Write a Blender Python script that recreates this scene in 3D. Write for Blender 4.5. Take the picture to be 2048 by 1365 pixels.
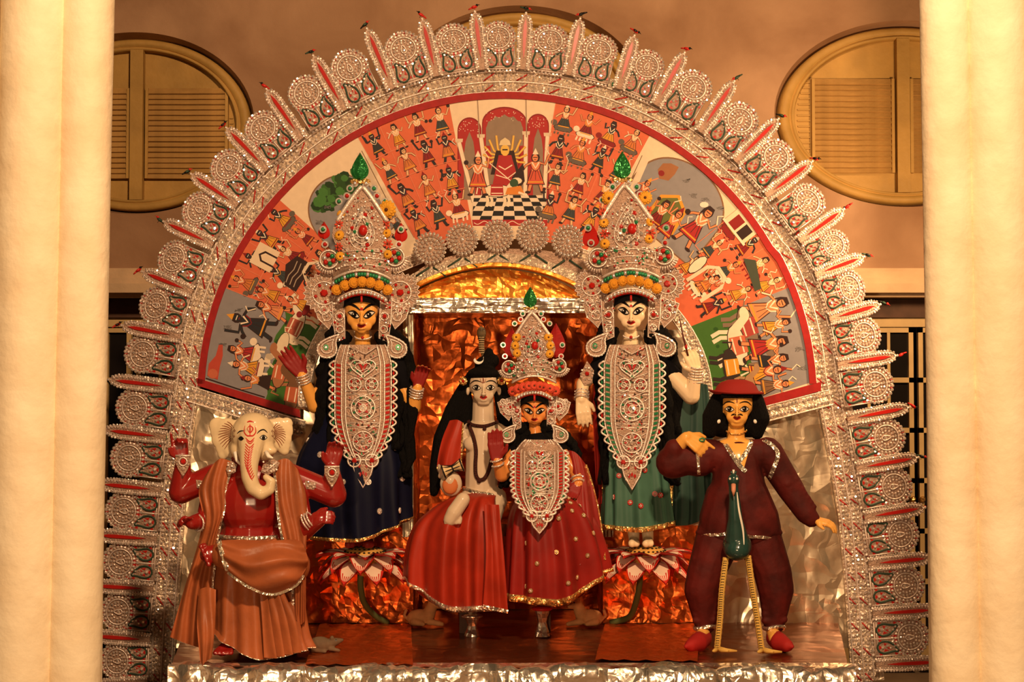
import bpy, bmesh, math, random
import numpy as np
from mathutils import Vector, Matrix
from mathutils.bvhtree import BVHTree

for o in list(bpy.data.objects):
    bpy.data.objects.remove(o)
SC = bpy.context.scene
COL = SC.collection
PI = math.pi
random.seed(7)

# ------------------------------------------------------------------ camera
FPX = 3200.0
CAMLOC = Vector((0.0, -8.0, 1.15))
PITCH = math.atan(118.0 / FPX)
cam_d = bpy.data.cameras.new('camera')
cam_d.sensor_width = 36.0
cam_d.lens = FPX / 2048.0 * 36.0
cam = bpy.data.objects.new('camera', cam_d)
COL.objects.link(cam)
cam.location = CAMLOC
cam.rotation_euler = (PI / 2 + PITCH, 0, 0)
SC.camera = cam

# ------------------------------------------------------------------ world, lamps, exposure
world = bpy.data.worlds.new('night_courtyard')
SC.world = world
world.use_nodes = True
_bg = world.node_tree.nodes['Background']
_bg.inputs[0].default_value = (1.0, 0.58, 0.28, 1)
_bg.inputs[1].default_value = 0.045

def lamp(name, loc, aim, power, size, color):
    d = bpy.data.lights.new(name, 'AREA')
    d.energy = power; d.size = size; d.color = color; d.shape = 'DISK'
    o = bpy.data.objects.new(name, d); COL.objects.link(o)
    o.location = loc
    o.rotation_euler = (Vector(aim) - Vector(loc)).to_track_quat('-Z', 'Y').to_euler()
    return o
WARM = (1.0, 0.645, 0.35)
lamp('flood_lamp_high', (0.8, -6.4, 5.0), (0.2, 0.2, 1.0), 480, 0.4, WARM)
lamp('fill_lamp_low', (-0.9, -9.2, 1.3), (0.2, 0.2, 1.4), 145, 0.3, WARM)  # added low fill behind the camera, stands for no known lamp
lamp('veranda_lamp', (2.45, -0.35, 2.15), (1.7, 1.6, 1.9), 52, 0.35, (1.0, 0.62, 0.30))

SC.view_settings.view_transform = 'Standard'
SC.view_settings.look = 'None'
SC.view_settings.gamma = 1.0
SC.view_settings.use_curve_mapping = False
SC.view_settings.exposure = 0.16

# ------------------------------------------------------------------ pixel <-> world
_FW = Vector((0, math.cos(PITCH), math.sin(PITCH)))
_UP = Vector((0, -math.sin(PITCH), math.cos(PITCH)))
def W(px, py, Y):
    d = _FW + _UP * ((682.5 - py) / FPX)
    d.x += (px - 1024.0) / FPX
    return CAMLOC + d * ((Y - CAMLOC.y) / d.y)

class FR:
    """a vertical plane at depth Y; points are (px, py, depth offset in px units)"""
    def __init__(s, Y):
        s.Y = Y; s.s = (Y + 8.0) / FPX
    def __call__(s, px, py, d=0.0):
        return W(px, py, s.Y + d * s.s)

# ------------------------------------------------------------------ materials
MATS = {}
def _new(name):
    m = bpy.data.materials.new(name); m.use_nodes = True
    nt = m.node_tree
    return m, nt, nt.nodes['Principled BSDF']

def mat(name, col, rough=0.5, metal=0.0, var=0.0, vscale=8.0, bump=0.0, bscale=40.0, col2=None,
        coat=0.0, sheen=0.0, detail=4.0, distort=0.0, stretch=None, alpha=1.0, trans=0.0, kind='noise', spec=0.22):
    if name in MATS: return MATS[name]
    m, nt, b = _new(name)
    N, L = nt.nodes.new, nt.links.new
    b.inputs['Base Color'].default_value = (*col, 1)
    b.inputs['Roughness'].default_value = rough
    b.inputs['Metallic'].default_value = metal
    b.inputs['Specular IOR Level'].default_value = spec
    if coat: b.inputs['Coat Weight'].default_value = coat; b.inputs['Coat Roughness'].default_value = 0.12
    if sheen: b.inputs['Sheen Weight'].default_value = sheen; b.inputs['Sheen Roughness'].default_value = 0.4
    if trans: b.inputs['Transmission Weight'].default_value = trans
    if alpha < 1: b.inputs['Alpha'].default_value = alpha
    tc = N('ShaderNodeTexCoord')
    src = tc.outputs['Object']
    if stretch:
        mp = N('ShaderNodeMapping'); mp.inputs['Scale'].default_value = stretch
        L(src, mp.inputs['Vector']); src = mp.outputs['Vector']
    if var or col2:
        n = N('ShaderNodeTexNoise'); n.inputs['Scale'].default_value = vscale; n.inputs['Detail'].default_value = detail
        n.inputs['Distortion'].default_value = distort
        L(src, n.inputs['Vector'])
        r = N('ShaderNodeValToRGB')
        r.color_ramp.elements[0].position = 0.34; r.color_ramp.elements[1].position = 0.68
        c2 = col2 if col2 else tuple(c * (1 - var) for c in col)
        r.color_ramp.elements[0].color = (*c2, 1); r.color_ramp.elements[1].color = (*col, 1)
        L(n.outputs['Fac'], r.inputs['Fac']); L(r.outputs['Color'], b.inputs['Base Color'])
    if bump:
        bp = N('ShaderNodeBump'); bp.inputs['Strength'].default_value = bump
        bp.inputs['Distance'].default_value = 0.02
        if kind == 'foil':
            n0 = N('ShaderNodeTexNoise'); n0.inputs['Scale'].default_value = bscale * 0.5; n0.inputs['Detail'].default_value = 2
            L(src, n0.inputs['Vector'])
            mx = N('ShaderNodeVectorMath'); mx.operation = 'MULTIPLY_ADD'
            mx.inputs[1].default_value = (1.6 / bscale,) * 3
            L(n0.outputs['Color'], mx.inputs[0]); L(src, mx.inputs[2])
            v = N('ShaderNodeTexVoronoi'); v.inputs['Scale'].default_value = bscale; v.distance = 'MANHATTAN'
            L(mx.outputs[0], v.inputs['Vector'])
            v2 = N('ShaderNodeTexVoronoi'); v2.inputs['Scale'].default_value = bscale * 0.37
            L(mx.outputs[0], v2.inputs['Vector'])
            n2 = N('ShaderNodeTexNoise'); n2.inputs['Scale'].default_value = bscale * 0.22; n2.inputs['Detail'].default_value = 5
            L(src, n2.inputs['Vector'])
            a = N('ShaderNodeMath'); a.operation = 'MULTIPLY_ADD'; a.inputs[1].default_value = 2.2
            L(v2.outputs['Distance'], a.inputs[0]); L(v.outputs['Distance'], a.inputs[2])
            a2 = N('ShaderNodeMath'); a2.operation = 'MULTIPLY_ADD'; a2.inputs[1].default_value = 3.0
            L(n2.outputs['Fac'], a2.inputs[0]); L(a.outputs[0], a2.inputs[2])
            L(a2.outputs[0], bp.inputs['Height'])
        else:
            n = N('ShaderNodeTexNoise'); n.inputs['Scale'].default_value = bscale; n.inputs['Detail'].default_value = 5
            L(src, n.inputs['Vector']); L(n.outputs['Fac'], bp.inputs['Height'])
        L(bp.outputs['Normal'], b.inputs['Normal'])
    MATS[name] = m
    return m

def attr_mat(name='painted_colours', rough=0.55):
    if name in MATS: return MATS[name]
    m, nt, b = _new(name)
    N, L = nt.nodes.new, nt.links.new
    a = N('ShaderNodeAttribute'); a.attribute_name = 'Col'
    n = N('ShaderNodeTexNoise'); n.inputs['Scale'].default_value = 30; n.inputs['Detail'].default_value = 3
    tc = N('ShaderNodeTexCoord'); L(tc.outputs['Object'], n.inputs['Vector'])
    mp = N('ShaderNodeMapRange'); mp.inputs[3].default_value = 0.86; mp.inputs[4].default_value = 1.08
    L(n.outputs['Fac'], mp.inputs[0])
    mx = N('ShaderNodeVectorMath'); mx.operation = 'SCALE'
    L(a.outputs['Color'], mx.inputs[0]); L(mp.outputs[0], mx.inputs['Scale'])
    L(mx.outputs[0], b.inputs['Base Color'])
    b.inputs['Roughness'].default_value = rough; b.inputs['Specular IOR Level'].default_value = 0.15
    MATS[name] = m
    return m

# filigree and foil
SILVER = mat('silver_filigree', (0.86, 0.72, 0.64), 0.34, 0.55, bump=0.25, bscale=160)
BEAD = mat('mirror_sequin', (0.95, 0.84, 0.76), 0.16, 0.75)
PLATE = mat('filigree_backing', (0.43, 0.275, 0.20), 0.45, 0.4, var=0.25, vscale=60, bump=0.35, bscale=120)
MESHY = mat('crinkled_silver_mesh', (0.84, 0.66, 0.50), 0.40, 0.5, var=0.3, vscale=70, bump=0.5, bscale=60, kind='foil')
FOILS = mat('silver_foil', (0.80, 0.66, 0.48), 0.28, 0.9, bump=0.42, bscale=7.0, kind='foil')
FOILF = mat('silver_foil_fine', (0.95, 0.86, 0.74), 0.27, 0.95, bump=0.45, bscale=15.0, kind='foil')
FOILC = mat('copper_foil', (0.60, 0.12, 0.022), 0.32, 0.78, bump=0.5, bscale=10.0, kind='foil')
FOILG = mat('gold_foil', (1.0, 0.46, 0.08), 0.38, 0.75, bump=0.5, bscale=14.0, kind='foil')
FOILD = mat('dark_copper_foil', (0.30, 0.085, 0.03), 0.26, 0.85, bump=0.3, bscale=6.0, kind='foil')
TRIMG = mat('gold_trim', (1.0, 0.62, 0.22), 0.28, 0.9, bump=0.5, bscale=50, kind='foil')
TRIMS = mat('silver_trim', (0.95, 0.85, 0.7), 0.28, 0.9, bump=0.5, bscale=50, kind='foil')
RED = mat('red_jewel', (0.42, 0.014, 0.010), 0.3)
REDV = mat('red_velvet', (0.33, 0.010, 0.009), 0.6, var=0.2, vscale=40)
GREEN = mat('green_foil', (0.02, 0.17, 0.04), 0.22, 0.45, bump=0.3, bscale=60, kind='foil')
GREENJ = mat('green_jewel', (0.03, 0.22, 0.09), 0.25, 0.3)
DKGREEN = mat('dark_green_cord', (0.028, 0.055, 0.035), 0.5)
BLACK = mat('black_paint', (0.008, 0.006, 0.006), 0.35)
WHITEP = mat('white_paint', (0.86, 0.80, 0.70), 0.4)
REDP = mat('red_paint', (0.50, 0.02, 0.015), 0.35)
HAIR = mat('black_hair', (0.0035, 0.0028, 0.0028), 0.7, spec=.1, bump=0.6, bscale=90, stretch=(3, 3, 0.5))
PAINT = attr_mat()

# ------------------------------------------------------------------ mesh collector
class MB:
    def __init__(s):
        s.v = []; s.f = []; s.m = []; s.sm = []; s.c = None
    def add(s, vs, fs, m=0, smooth=True, col=None):
        o = len(s.v)
        s.v.extend([(p[0], p[1], p[2]) for p in vs])
        for f in fs:
            s.f.append([i + o for i in f]); s.m.append(m); s.sm.append(smooth)
        if col is not None:
            if s.c is None: s.c = []
            s.c.extend([col] * len(fs))
    def box(s, c, h, m=0, rot=None):
        vs = []
        for x in (-1, 1):
            for y in (-1, 1):
                for z in (-1, 1):
                    p = Vector((x * h[0], y * h[1], z * h[2]))
                    if rot is not None: p = rot @ p
                    vs.append(Vector(c) + p)
        s.add(vs, [(0, 1, 3, 2), (4, 6, 7, 5), (0, 4, 5, 1), (2, 3, 7, 6), (0, 2, 6, 4), (1, 5, 7, 3)], m, False)
    def tube(s, pts, r, n=6, m=0, closed=False, cap=True):
        pts = [Vector(p) for p in pts]
        K = len(pts)
        if K < 2: return
        rs = r if isinstance(r, (list, tuple)) else [r] * K
        vs = []
        prev = None
        for i, p in enumerate(pts):
            if closed: t = pts[(i + 1) % K] - pts[i - 1]
            else: t = pts[min(i + 1, K - 1)] - pts[max(i - 1, 0)]
            if t.length < 1e-9: t = Vector((0, 0, 1))
            t.normalize()
            if prev is None:
                a = Vector((0, 1, 0)) if abs(t.y) < 0.9 else Vector((1, 0, 0))
            else: a = prev
            u = (a - t * a.dot(t))
            if u.length < 1e-6: u = t.orthogonal()
            u.normalize(); prev = u
            w = t.cross(u)
            for k in range(n):
                an = 2 * PI * k / n
                vs.append(p + (u * math.cos(an) + w * math.sin(an)) * rs[i])
        fs = []
        for i in range(K if closed else K - 1):
            j = (i + 1) % K
            for k in range(n):
                k2 = (k + 1) % n
                fs.append((i * n + k, i * n + k2, j * n + k2, j * n + k))
        if cap and not closed:
            fs.append(tuple(range(n))[::-1]); fs.append(tuple((K - 1) * n + k for k in range(n)))
        s.add(vs, fs, m)
    def ball(s, c, r, seg=10, rings=7, m=0, rot=None):
        rr = Vector((r, r, r)) if isinstance(r, (int, float)) else Vector(r)
        vs = []; fs = []
        c = Vector(c)
        for i in range(rings + 1):
            th = PI * i / rings
            for k in range(seg):
                ph = 2 * PI * k / seg
                p = Vector((rr.x * math.sin(th) * math.cos(ph), rr.y * math.sin(th) * math.sin(ph), rr.z * math.cos(th)))
                if rot is not None: p = rot @ p
                vs.append(c + p)
        for i in range(rings):
            for k in range(seg):
                k2 = (k + 1) % seg
                if i == 0: fs.append((k, (i + 1) * seg + k, (i + 1) * seg + k2))
                elif i == rings - 1: fs.append((i * seg + k, (i + 1) * seg + k, i * seg + k2))
                else: fs.append((i * seg + k, (i + 1) * seg + k, (i + 1) * seg + k2, i * seg + k2))
        s.add(vs, fs, m)
    def gem(s, c, r, m=0, flat=0.55, axis=None):
        """small faceted sequin"""
        c = Vector(c)
        ax = Vector(axis) if axis is not None else Vector((0, -1, 0))
        ax = (ax + Vector((random.uniform(-.45, .45), random.uniform(-.2, .2), random.uniform(-.45, .45)))).normalized()
        u = ax.orthogonal().normalized(); w = ax.cross(u)
        vs = [c + (u * math.cos(a) + w * math.sin(a)) * r for a in [PI * k / 3 for k in range(6)]]
        vs += [c + (u * math.cos(a) + w * math.sin(a)) * r * .55 + ax * r * flat for a in [PI * k / 3 for k in range(6)]]
        fs = [(k, (k + 1) % 6, 6 + (k + 1) % 6, 6 + k) for k in range(6)] + [(6, 7, 8, 9, 10, 11)]
        s.add(vs, fs, m, False)
    def prism(s, poly, h, m=0, off=0.0, col=None):
        """flat polygon in local xy with thickness along +z"""
        n = len(poly)
        vs = [(p[0], p[1], off) for p in poly] + [(p[0], p[1], off + h) for p in poly]
        fs = [tuple(range(n))[::-1], tuple(range(n, 2 * n))] + [(i, (i + 1) % n, n + (i + 1) % n, n + i) for i in range(n)]
        s.add(vs, fs, m, False, col)
    def grid(s, rows, m=0, closed=False, smooth=True, mfn=None):
        """rows: list of equally long point lists"""
        nr, nc = len(rows), len(rows[0])
        vs = [p for r in rows for p in r]
        fs = []
        for i in range(nr - 1):
            for k in range(nc if closed else nc - 1):
                k2 = (k + 1) % nc
                fs.append((i * nc + k, i * nc + k2, (i + 1) * nc + k2, (i + 1) * nc + k))
        s.add(vs, fs, m, smooth)
    def mapped(s, fn):
        s.v = [tuple(fn(*p)) for p in s.v]; return s
    def mesh(s, name, mats, origin=(0, 0, 0)):
        me = bpy.data.meshes.new(name)
        o = origin
        me.from_pydata([(p[0] - o[0], p[1] - o[1], p[2] - o[2]) for p in s.v], [], s.f)
        for mt in (mats if isinstance(mats, (list, tuple)) else [mats]): me.materials.append(mt)
        me.polygons.foreach_set('material_index', s.m)
        me.polygons.foreach_set('use_smooth', s.sm)
        if s.c is not None and len(s.c) == len(s.f):
            at = me.color_attributes.new('Col', 'FLOAT_COLOR', 'CORNER')
            buf = []
            for f, c in zip(s.f, s.c): buf.extend([c[0], c[1], c[2], 1.0] * len(f))
            at.data.foreach_set('color', buf)
        me.update()
        return me
    def build(s, name, mats, parent=None, label=None, fixn=True, kind=None):
        og = root_loc(parent)
        me = s.mesh(name, mats, og)
        if fixn:
            bm = bmesh.new(); bm.from_mesh(me); bmesh.ops.recalc_face_normals(bm, faces=bm.faces); bm.to_mesh(me); bm.free()
        return link(name, me, parent, label, kind)

def root_loc(parent):
    t = Vector((0, 0, 0)); p = parent
    while p is not None:
        t = t + p.location; p = p.parent
    return t

def link(name, me, parent=None, label=None, kind=None):
    ob = bpy.data.objects.new(name, me); COL.objects.link(ob)
    ob.parent = parent
    if label: ob['label'] = label
    if kind: ob['kind'] = kind
    return ob

def thing(name, label, cat, loc=(0, 0, 0), group=None):
    o = bpy.data.objects.new(name, None); COL.objects.link(o)
    o.location = loc; o.empty_display_size = 0.05
    o['label'] = label; o['category'] = cat
    if group: o['group'] = group
    return o
def struct(o): o['kind'] = 'structure'; return o

def crom(keys, n):
    """smooth (monotone-ish) resampling of rows of numbers"""
    k = np.array(keys, float); K = len(k); out = []
    for i in range(n):
        t = i / (n - 1) * (K - 1); a = min(int(t), K - 2); u = t - a
        p0 = k[max(a - 1, 0)]; p1 = k[a]; p2 = k[a + 1]; p3 = k[min(a + 2, K - 1)]
        out.append(0.5 * ((2 * p1) + (-p0 + p2) * u + (2 * p0 - 5 * p1 + 4 * p2 - p3) * u * u + (-p0 + 3 * p1 - 3 * p2 + p3) * u ** 3))
    return [tuple(r) for r in out]
# ================================================================== SETTING
PLASTER = mat('stained_plaster', (0.42, 0.245, 0.14), 0.85, col2=(0.26, 0.135, 0.07), vscale=1.6, detail=8, distort=0.4, bump=0.25, bscale=14)
PLASTERL = mat('cornice_plaster', (0.62, 0.42, 0.25), 0.8, var=0.2, vscale=5, bump=0.2, bscale=25)
PILLAR = mat('cream_limewash', (0.86, 0.74, 0.54), 0.8, col2=(0.76, 0.61, 0.41), vscale=5, detail=9, bump=0.55, bscale=9)
YELLOWP = mat('ochre_paint', (0.46, 0.265, 0.07), 0.55, var=0.2, vscale=6, bump=0.15, bscale=30)
OCHRE2 = mat('worn_ochre_slat', (0.47, 0.26, 0.08), 0.5, var=0.3, vscale=9, bump=0.2, bscale=30)
DOORP = mat('cream_door_paint', (0.62, 0.42, 0.19), 0.5, var=0.15, vscale=8)
GLASS = mat('dark_glass', (0.012, 0.009, 0.008), 0.12)
DARKW = mat('dark_wood', (0.10, 0.045, 0.025), 0.6, var=0.3, vscale=12)
STONE = mat('grey_floor', (0.25, 0.17, 0.11), 0.7, var=0.3, vscale=4)

WY = 1.6
ZG = -0.5
fw = FR(WY)
OV = [(268, 246, 242, 184), (1040, 196, 252, 188), (1812, 227, 265, 189)]
WN = ['window_1', 'window_2', 'window_3']
ZTOP = 4.6
z_split = fw(0, 592).z

# --- upper wall with three oval openings
def wall_upper():
    mb = MB()
    zt, zb = ZTOP, z_split
    xs = [-5.5]
    boxes = []
    for (cx, cy, rx, ry) in OV:
        c = fw(cx, cy); a = (rx + 30) * fw.s
        boxes.append((c.x - a, c.x + a, c, rx * fw.s, ry * fw.s))
    x = -5.5
    for (x0, x1, c, rx, rz) in boxes:
        mb.add([(x, WY, zb), (x0, WY, zb), (x0, WY, zt), (x, WY, zt)], [(0, 1, 2, 3)], 0, False)
        n = 96
        inner = []; outer = []
        angs = [2 * PI * k / n for k in range(n)]
        corners = [math.atan2(zz - c.z, xx - c.x) % (2 * PI) for xx in (x0, x1) for zz in (zb, zt)]
        for ca in corners:
            k = min(range(n), key=lambda q: abs(angs[q] - ca)); angs[k] = ca
        for a in angs:
            co, si = math.cos(a), math.sin(a)
            q = 1 / math.sqrt((co / rx) ** 2 + (si / rz) ** 2)
            inner.append((c.x + co * q, WY, c.z + si * q))
            t = 1e9
            if co > 1e-6: t = min(t, (x1 - c.x) / co)
            if co < -1e-6: t = min(t, (x0 - c.x) / co)
            if si > 1e-6: t = min(t, (zt - c.z) / si)
            if si < -1e-6: t = min(t, (zb - c.z) / si)
            outer.append((c.x + co * t, WY, c.z + si * t))
        mb.grid([outer, inner], 0, closed=True, smooth=False)
        rev = [(c.x + (p[0] - c.x) * 0.955, WY + 0.15, c.z + (p[2] - c.z) * 0.955) for p in inner]
        mb.grid([inner, rev], 0, closed=True, smooth=True)
        x = x1
    mb.add([(x, WY, zb), (5.5, WY, zb), (5.5, WY, zt), (x, WY, zt)], [(0, 1, 2, 3)], 0, False)
    # returns so that the wall has thickness
    mb.box((0, WY + 0.42, zt), (5.5, 0.42, 0.02)); 
    o = mb.build('wall_back', PLASTER, fixn=False)
    struct(o); o['label'] = 'stained tan plaster wall with three oval openings behind the arch'
    return o
wall_upper()

def ering(mb, c, rx, rz, prof, m=0, n=80):
    """elliptic moulding; prof: (scale, y) pairs"""
    rows = []
    for (k, y) in prof:
        rows.append([(c.x + math.cos(2 * PI * i / n) * rx * k, y, c.z + math.sin(2 * PI * i / n) * rz * k) for i in range(n)])
    mb.grid(rows, m, closed=True)

slat_me = None
for wi, (cx, cy, rx, ry) in enumerate(OV):
    c = fw(cx, cy); RX, RZ = rx * fw.s, ry * fw.s
    root = bpy.data.objects.new(WN[wi], None); COL.objects.link(root); root.location = c; struct(root)
    root['label'] = ['oval ochre louvred window beside the left pillar', 'oval window mostly hidden behind the arch top', 'oval ochre louvred window beside the right pillar'][wi]
    mb = MB()
    ering(mb, c, RX, RZ, [(0.955, WY + .15), (0.95, WY + .07), (0.93, WY + .055), (0.875, WY + .055), (0.868, WY + .075), (0.862, WY + .075), (0.855, WY + .06),
                          (0.835, WY + .06), (0.828, WY + .10), (0.82, WY + .13)])
    mb.build('window_frame', YELLOWP, root)
    if wi == 1: 
        pb = MB(); ering(pb, c, RX, RZ, [(0.84, WY + .12), (0.001, WY + .12)]); pb.build('shutter_panel', YELLOWP, root)
        continue
    pb = MB(); ering(pb, c, RX, RZ, [(0.84, WY + .12), (0.001, WY + .12)])
    # fine raised lines beside the louvres
    k0 = 0
    s = fw.s
    pb.build('shutter_panel', YELLOWP, root)
    mu = MB(); mu.box((c.x, WY + .085, c.z), (13 * s, .03, RZ * .83)); mu.build('mullion', YELLOWP, root)
    L = [(-178, -22), (22, 178)]
    ytop, ybot = cy - 76, cy + 116
    if wi == 0: ytop, ybot = cy - 76, cy + 108
    nsl = 17
    hgt = (ybot - ytop) / nsl
    for side, (xa, xb) in enumerate(L):
        st = MB()
        for xx in (xa - 3, xb + 3):
            st.box((c.x + xx * s, WY + .1, c.z + (cy - (ytop + ybot) / 2) * s), (3 * s, .018, (ybot - ytop) / 2 * s))
        st.build('shutter_stile', YELLOWP, root)
        if slat_me is None:
            sb = MB(); sb.box((0, 0, 0), ((xb - xa) / 2 * s, .004, hgt * .62 * s), rot=Matrix.Rotation(math.radians(-26), 3, 'X'))
            slat_me = sb.mesh('slat', OCHRE2)
        for i in range(nsl):
            py = ytop + (i + .5) * hgt
            o = link('slat', slat_me, root)
            o.location = ((xa + xb) / 2 * s, WY + .098 - c.y, (cy - py) * s)
            o.rotation_euler = (random.uniform(-.09, .09), random.uniform(-.004, .004), 0)
    # short ledges on the curved side boards
    for i in range(nsl):
        py = ytop + (i + .5) * hgt
        zz = (cy - py) * s / RZ
        lim = math.sqrt(max(0, 1 - zz * zz)) * .80 * RX
        for sg in (-1, 1):
            a, b = 186 * s, lim
            if b - a > 0.02:
                lb = MB(); lb.box((c.x + sg * (a + b) / 2, WY + .116, c.z + (cy - py) * s), ((b - a) / 2, .006, .0035))
                lb.build('side_ledge', YELLOWP, root)

# --- cornice
cb = MB()
for (y0, y1, dep) in [(538, 546, .05), (546, 560, .10), (560, 572, .16), (572, 590, .20), (590, 597, .12)]:
    za, zb_ = fw(0, y0).z, fw(0, y1).z
    cb.box((0, WY - dep / 2, (za + zb_) / 2), (5.5, dep / 2, abs(za - zb_) / 2))
o = cb.build('trim_1', PLASTERL); struct(o); o['label'] = 'stepped plaster cornice above the doors'
# --- lower wall between the doors, beam over the doors
lb = MB()
zc = fw(0, 597).z
xl0, xl1 = fw(470, 900).x, fw(1625, 900).x
lb.box(((xl0 + xl1) / 2, WY + .1, (zc + ZG) / 2), ((xl1 - xl0) / 2, .1, (zc - ZG) / 2))
for sg, xa in ((-1, fw(60, 900).x), (1, fw(2035, 900).x)):
    xe = sg * 5.5
    lb.box(((xa + xe) / 2, WY + .1, (zc + ZG) / 2), (abs(xe - xa) / 2, .1, (zc - ZG) / 2))
o = lb.build('wall_lower', PLASTER); struct(o)
bb = MB()
z1 = fw(0, 634).z
for (a, b) in ((60, 470), (1625, 2035)):
    xa, xb = fw(a, 600).x, fw(b, 600).x
    bb.box(((xa + xb) / 2, WY + .13, (zc + z1) / 2), ((xb - xa) / 2, .05, (zc - z1) / 2))
o = bb.build('trim_2', DARKW); struct(o)

# --- glazed double doors
pane_me = {}
def door(name, cpx, x0, x1, label, ytop):
    root = bpy.data.objects.new(name, None); COL.objects.link(root); struct(root); root['label'] = label
    fd = FR(WY + .16)
    c = fd(cpx, 900); root.location = (c.x, WY + .16, ZG)
    s = fd.s
    zt = fd(0, ytop).z
    xa, xb = fd(x0, 0).x, fd(x1, 0).x
    Y = WY + .16
    fb = MB()
    fb.box(((xa + xb) / 2, Y, zt - 6 * s), ((xb - xa) / 2, .05, 9 * s))
    for xx in (xa, xb): fb.box((xx, Y, (zt + ZG) / 2), (10 * s, .05, (zt - ZG) / 2))
    fb.build('door_frame', DOORP, root)
    wl = (xb - xa) / 2
    for sg in (-1, 1):
        l0 = c.x + sg * 5 * s; l1 = c.x + sg * (wl - 10 * s) + (0)
        lo, hi = min(l0, l1), max(l0, l1)
        pb = MB()
        ztop, zbot = zt - 16 * s, ZG + .02
        st = 4.6 * s
        pb.box((lo + st, Y - .01, (ztop + zbot) / 2), (st, .022, (ztop - zbot) / 2))
        pb.box((hi - st, Y - .01, (ztop + zbot) / 2), (st, .022, (ztop - zbot) / 2))
        ncol, ph = 4, 100 * s
        pw = (hi - lo - 4 * st) / ncol
        for k in range(1, ncol):
            pb.box((lo + 2 * st + k * pw, Y - .012, (ztop + zbot) / 2), (3.0 * s, .018, (ztop - zbot) / 2))
        zz = ztop
        rows = []
        while zz - ph > zbot:
            pb.box(((lo + hi) / 2, Y - .012, zz - 5 * s), ((hi - lo) / 2, .02, 5 * s))
            rows.append((zz - 10 * s, zz - ph)); zz -= ph
        pb.box(((lo + hi) / 2, Y - .01, (zz + zbot) / 2), ((hi - lo) / 2, .02, (zz - zbot) / 2))
        leaf = pb.build('door_leaf', DOORP, root)
        key = round(pw, 4)
        if key not in pane_me:
            q = MB(); q.box((0, 0, 0), (pw / 2, .004, (ph - 10 * s) / 2)); pane_me[key] = q.mesh('pane', GLASS)
        for (za, zb2) in rows:
            for k in range(ncol):
                p = link('pane', pane_me[key], leaf)
                p.location = Vector((lo + 2 * st + (k + .5) * pw, Y, (za + zb2) / 2)) - root.location
        hb = MB(); hb.ball((l0 + sg * st, Y - .045, 0.55), .018); hb.build('door_knob', TRIMG, leaf)
    return root
door('door_1', 268, 80, 456, 'dark glazed double door beside the left pillar', 640)
door('door_2', 1831, 1640, 2022, 'cream framed glazed double door beside the right pillar', 640)
# dark room behind the doors
rb = MB(); rb.box((0, WY + .8, 0.9), (5.4, .02, 1.5)); o = rb.build('wall_inner', DARKW); struct(o)

# --- ground
gb = MB(); gb.box((0, -3.0, ZG - .05), (7, 6.5, .05)); o = gb.build('floor', STONE); struct(o)

# --- the two clustered pillars in front
def pillar(name, lobes, label, lean):
    """lobes: (centre px, half width px) at depth; each lobe is one rounded shaft"""
    Yp = -1.9
    fp = FR(Yp)
    root = bpy.data.objects.new(name, None); COL.objects.link(root); struct(root); root['label'] = label
    x0 = fp(lobes[0][0], 700).x
    root.location = (x0, Yp, ZG)
    for (cx, hw, dy) in lobes:
        mb = MB()
        c = fp(cx, 700); r = hw * fp.s
        rows = []
        for i in range(30):
            z = ZG + (4.4 - ZG) * i / 29
            off = lean * (z - 1.2)
            row = []
            for k in range(36):
                a = 2 * PI * k / 36
                w = 1 + .006 * math.sin(3 * a + z * 2.1) + .004 * math.sin(z * 5 + a * 2)
                row.append((c.x + off + math.cos(a) * r * w, Yp + dy + math.sin(a) * r * w, z))
            rows.append(row)
        mb.grid(rows, 0, closed=True)
        mb.build('shaft', PILLAR, root)
    # square core behind the shafts and a base block
    xs = [fp(l[0], 700).x for l in lobes]; rr = [l[1] * fp.s for l in lobes]
    mb = MB()
    a, b = min(x - r * .05 for x, r in zip(xs, rr)), max(x + r * .05 for x, r in zip(xs, rr))
    mb.box(((a + b) / 2, Yp + .22, 1.95), ((b - a) / 2, .14, 2.45)); mb.build('core', PILLAR, root)
    mb = MB(); mb.box(((a + b) / 2, Yp + .1, ZG + .1), ((b - a) / 2 + .06, .34, .1)); mb.build('base_block', PILLAR, root)
    return root
pillar('trim_3', [(160, 53, .0), (60, 66, -.03), (-75, 75, 0)], 'cream limewashed clustered pillar, the one left of the arch', 0.011)
pillar('trim_4', [(1903, 50, .0), (2000, 62, -.03), (2130, 75, 0)], 'cream limewashed clustered pillar, the one right of the arch', -0.008)
# ================================================================== STAGE AND ARCH BACKDROP
AY = 0.30
fa = FR(AY)
S = fa.s
ACX, ACY = 1011.0, 800.0

def pol(r, deg): 
    a = math.radians(deg); return (ACX + r * math.cos(a), ACY - r * math.sin(a))

# --- outline of the arch (red border outside edge), from left foot over the top to right foot
def arch_path():
    pts = [(343, 1365), (350, 1230), (364, 1040), (379, 880)]
    for d in range(176, 3, -2):
        pts.append(pol(615 + (6 if d < 30 else 0), d))
    pts += [(1655, 880), (1682, 1040), (1698, 1230), (1707, 1365)]
    return pts
APATH = arch_path()
def resample(pts, step):
    out = [pts[0]]; acc = 0
    for (a, b) in zip(pts, pts[1:]):
        d = math.hypot(b[0] - a[0], b[1] - a[1]); n = max(1, int(d / step))
        for i in range(1, n + 1): out.append((a[0] + (b[0] - a[0]) * i / n, a[1] + (b[1] - a[1]) * i / n))
    return out
AP = resample(APATH, 8.0)
def path_norm(P, i):
    a = P[max(i - 3, 0)]; b = P[min(i + 3, len(P) - 1)]
    tx, ty = b[0] - a[0], b[1] - a[1]; l = math.hypot(tx, ty)
    return (ty / l, -tx / l)
AN = [path_norm(AP, i) for i in range(len(AP))]
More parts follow.
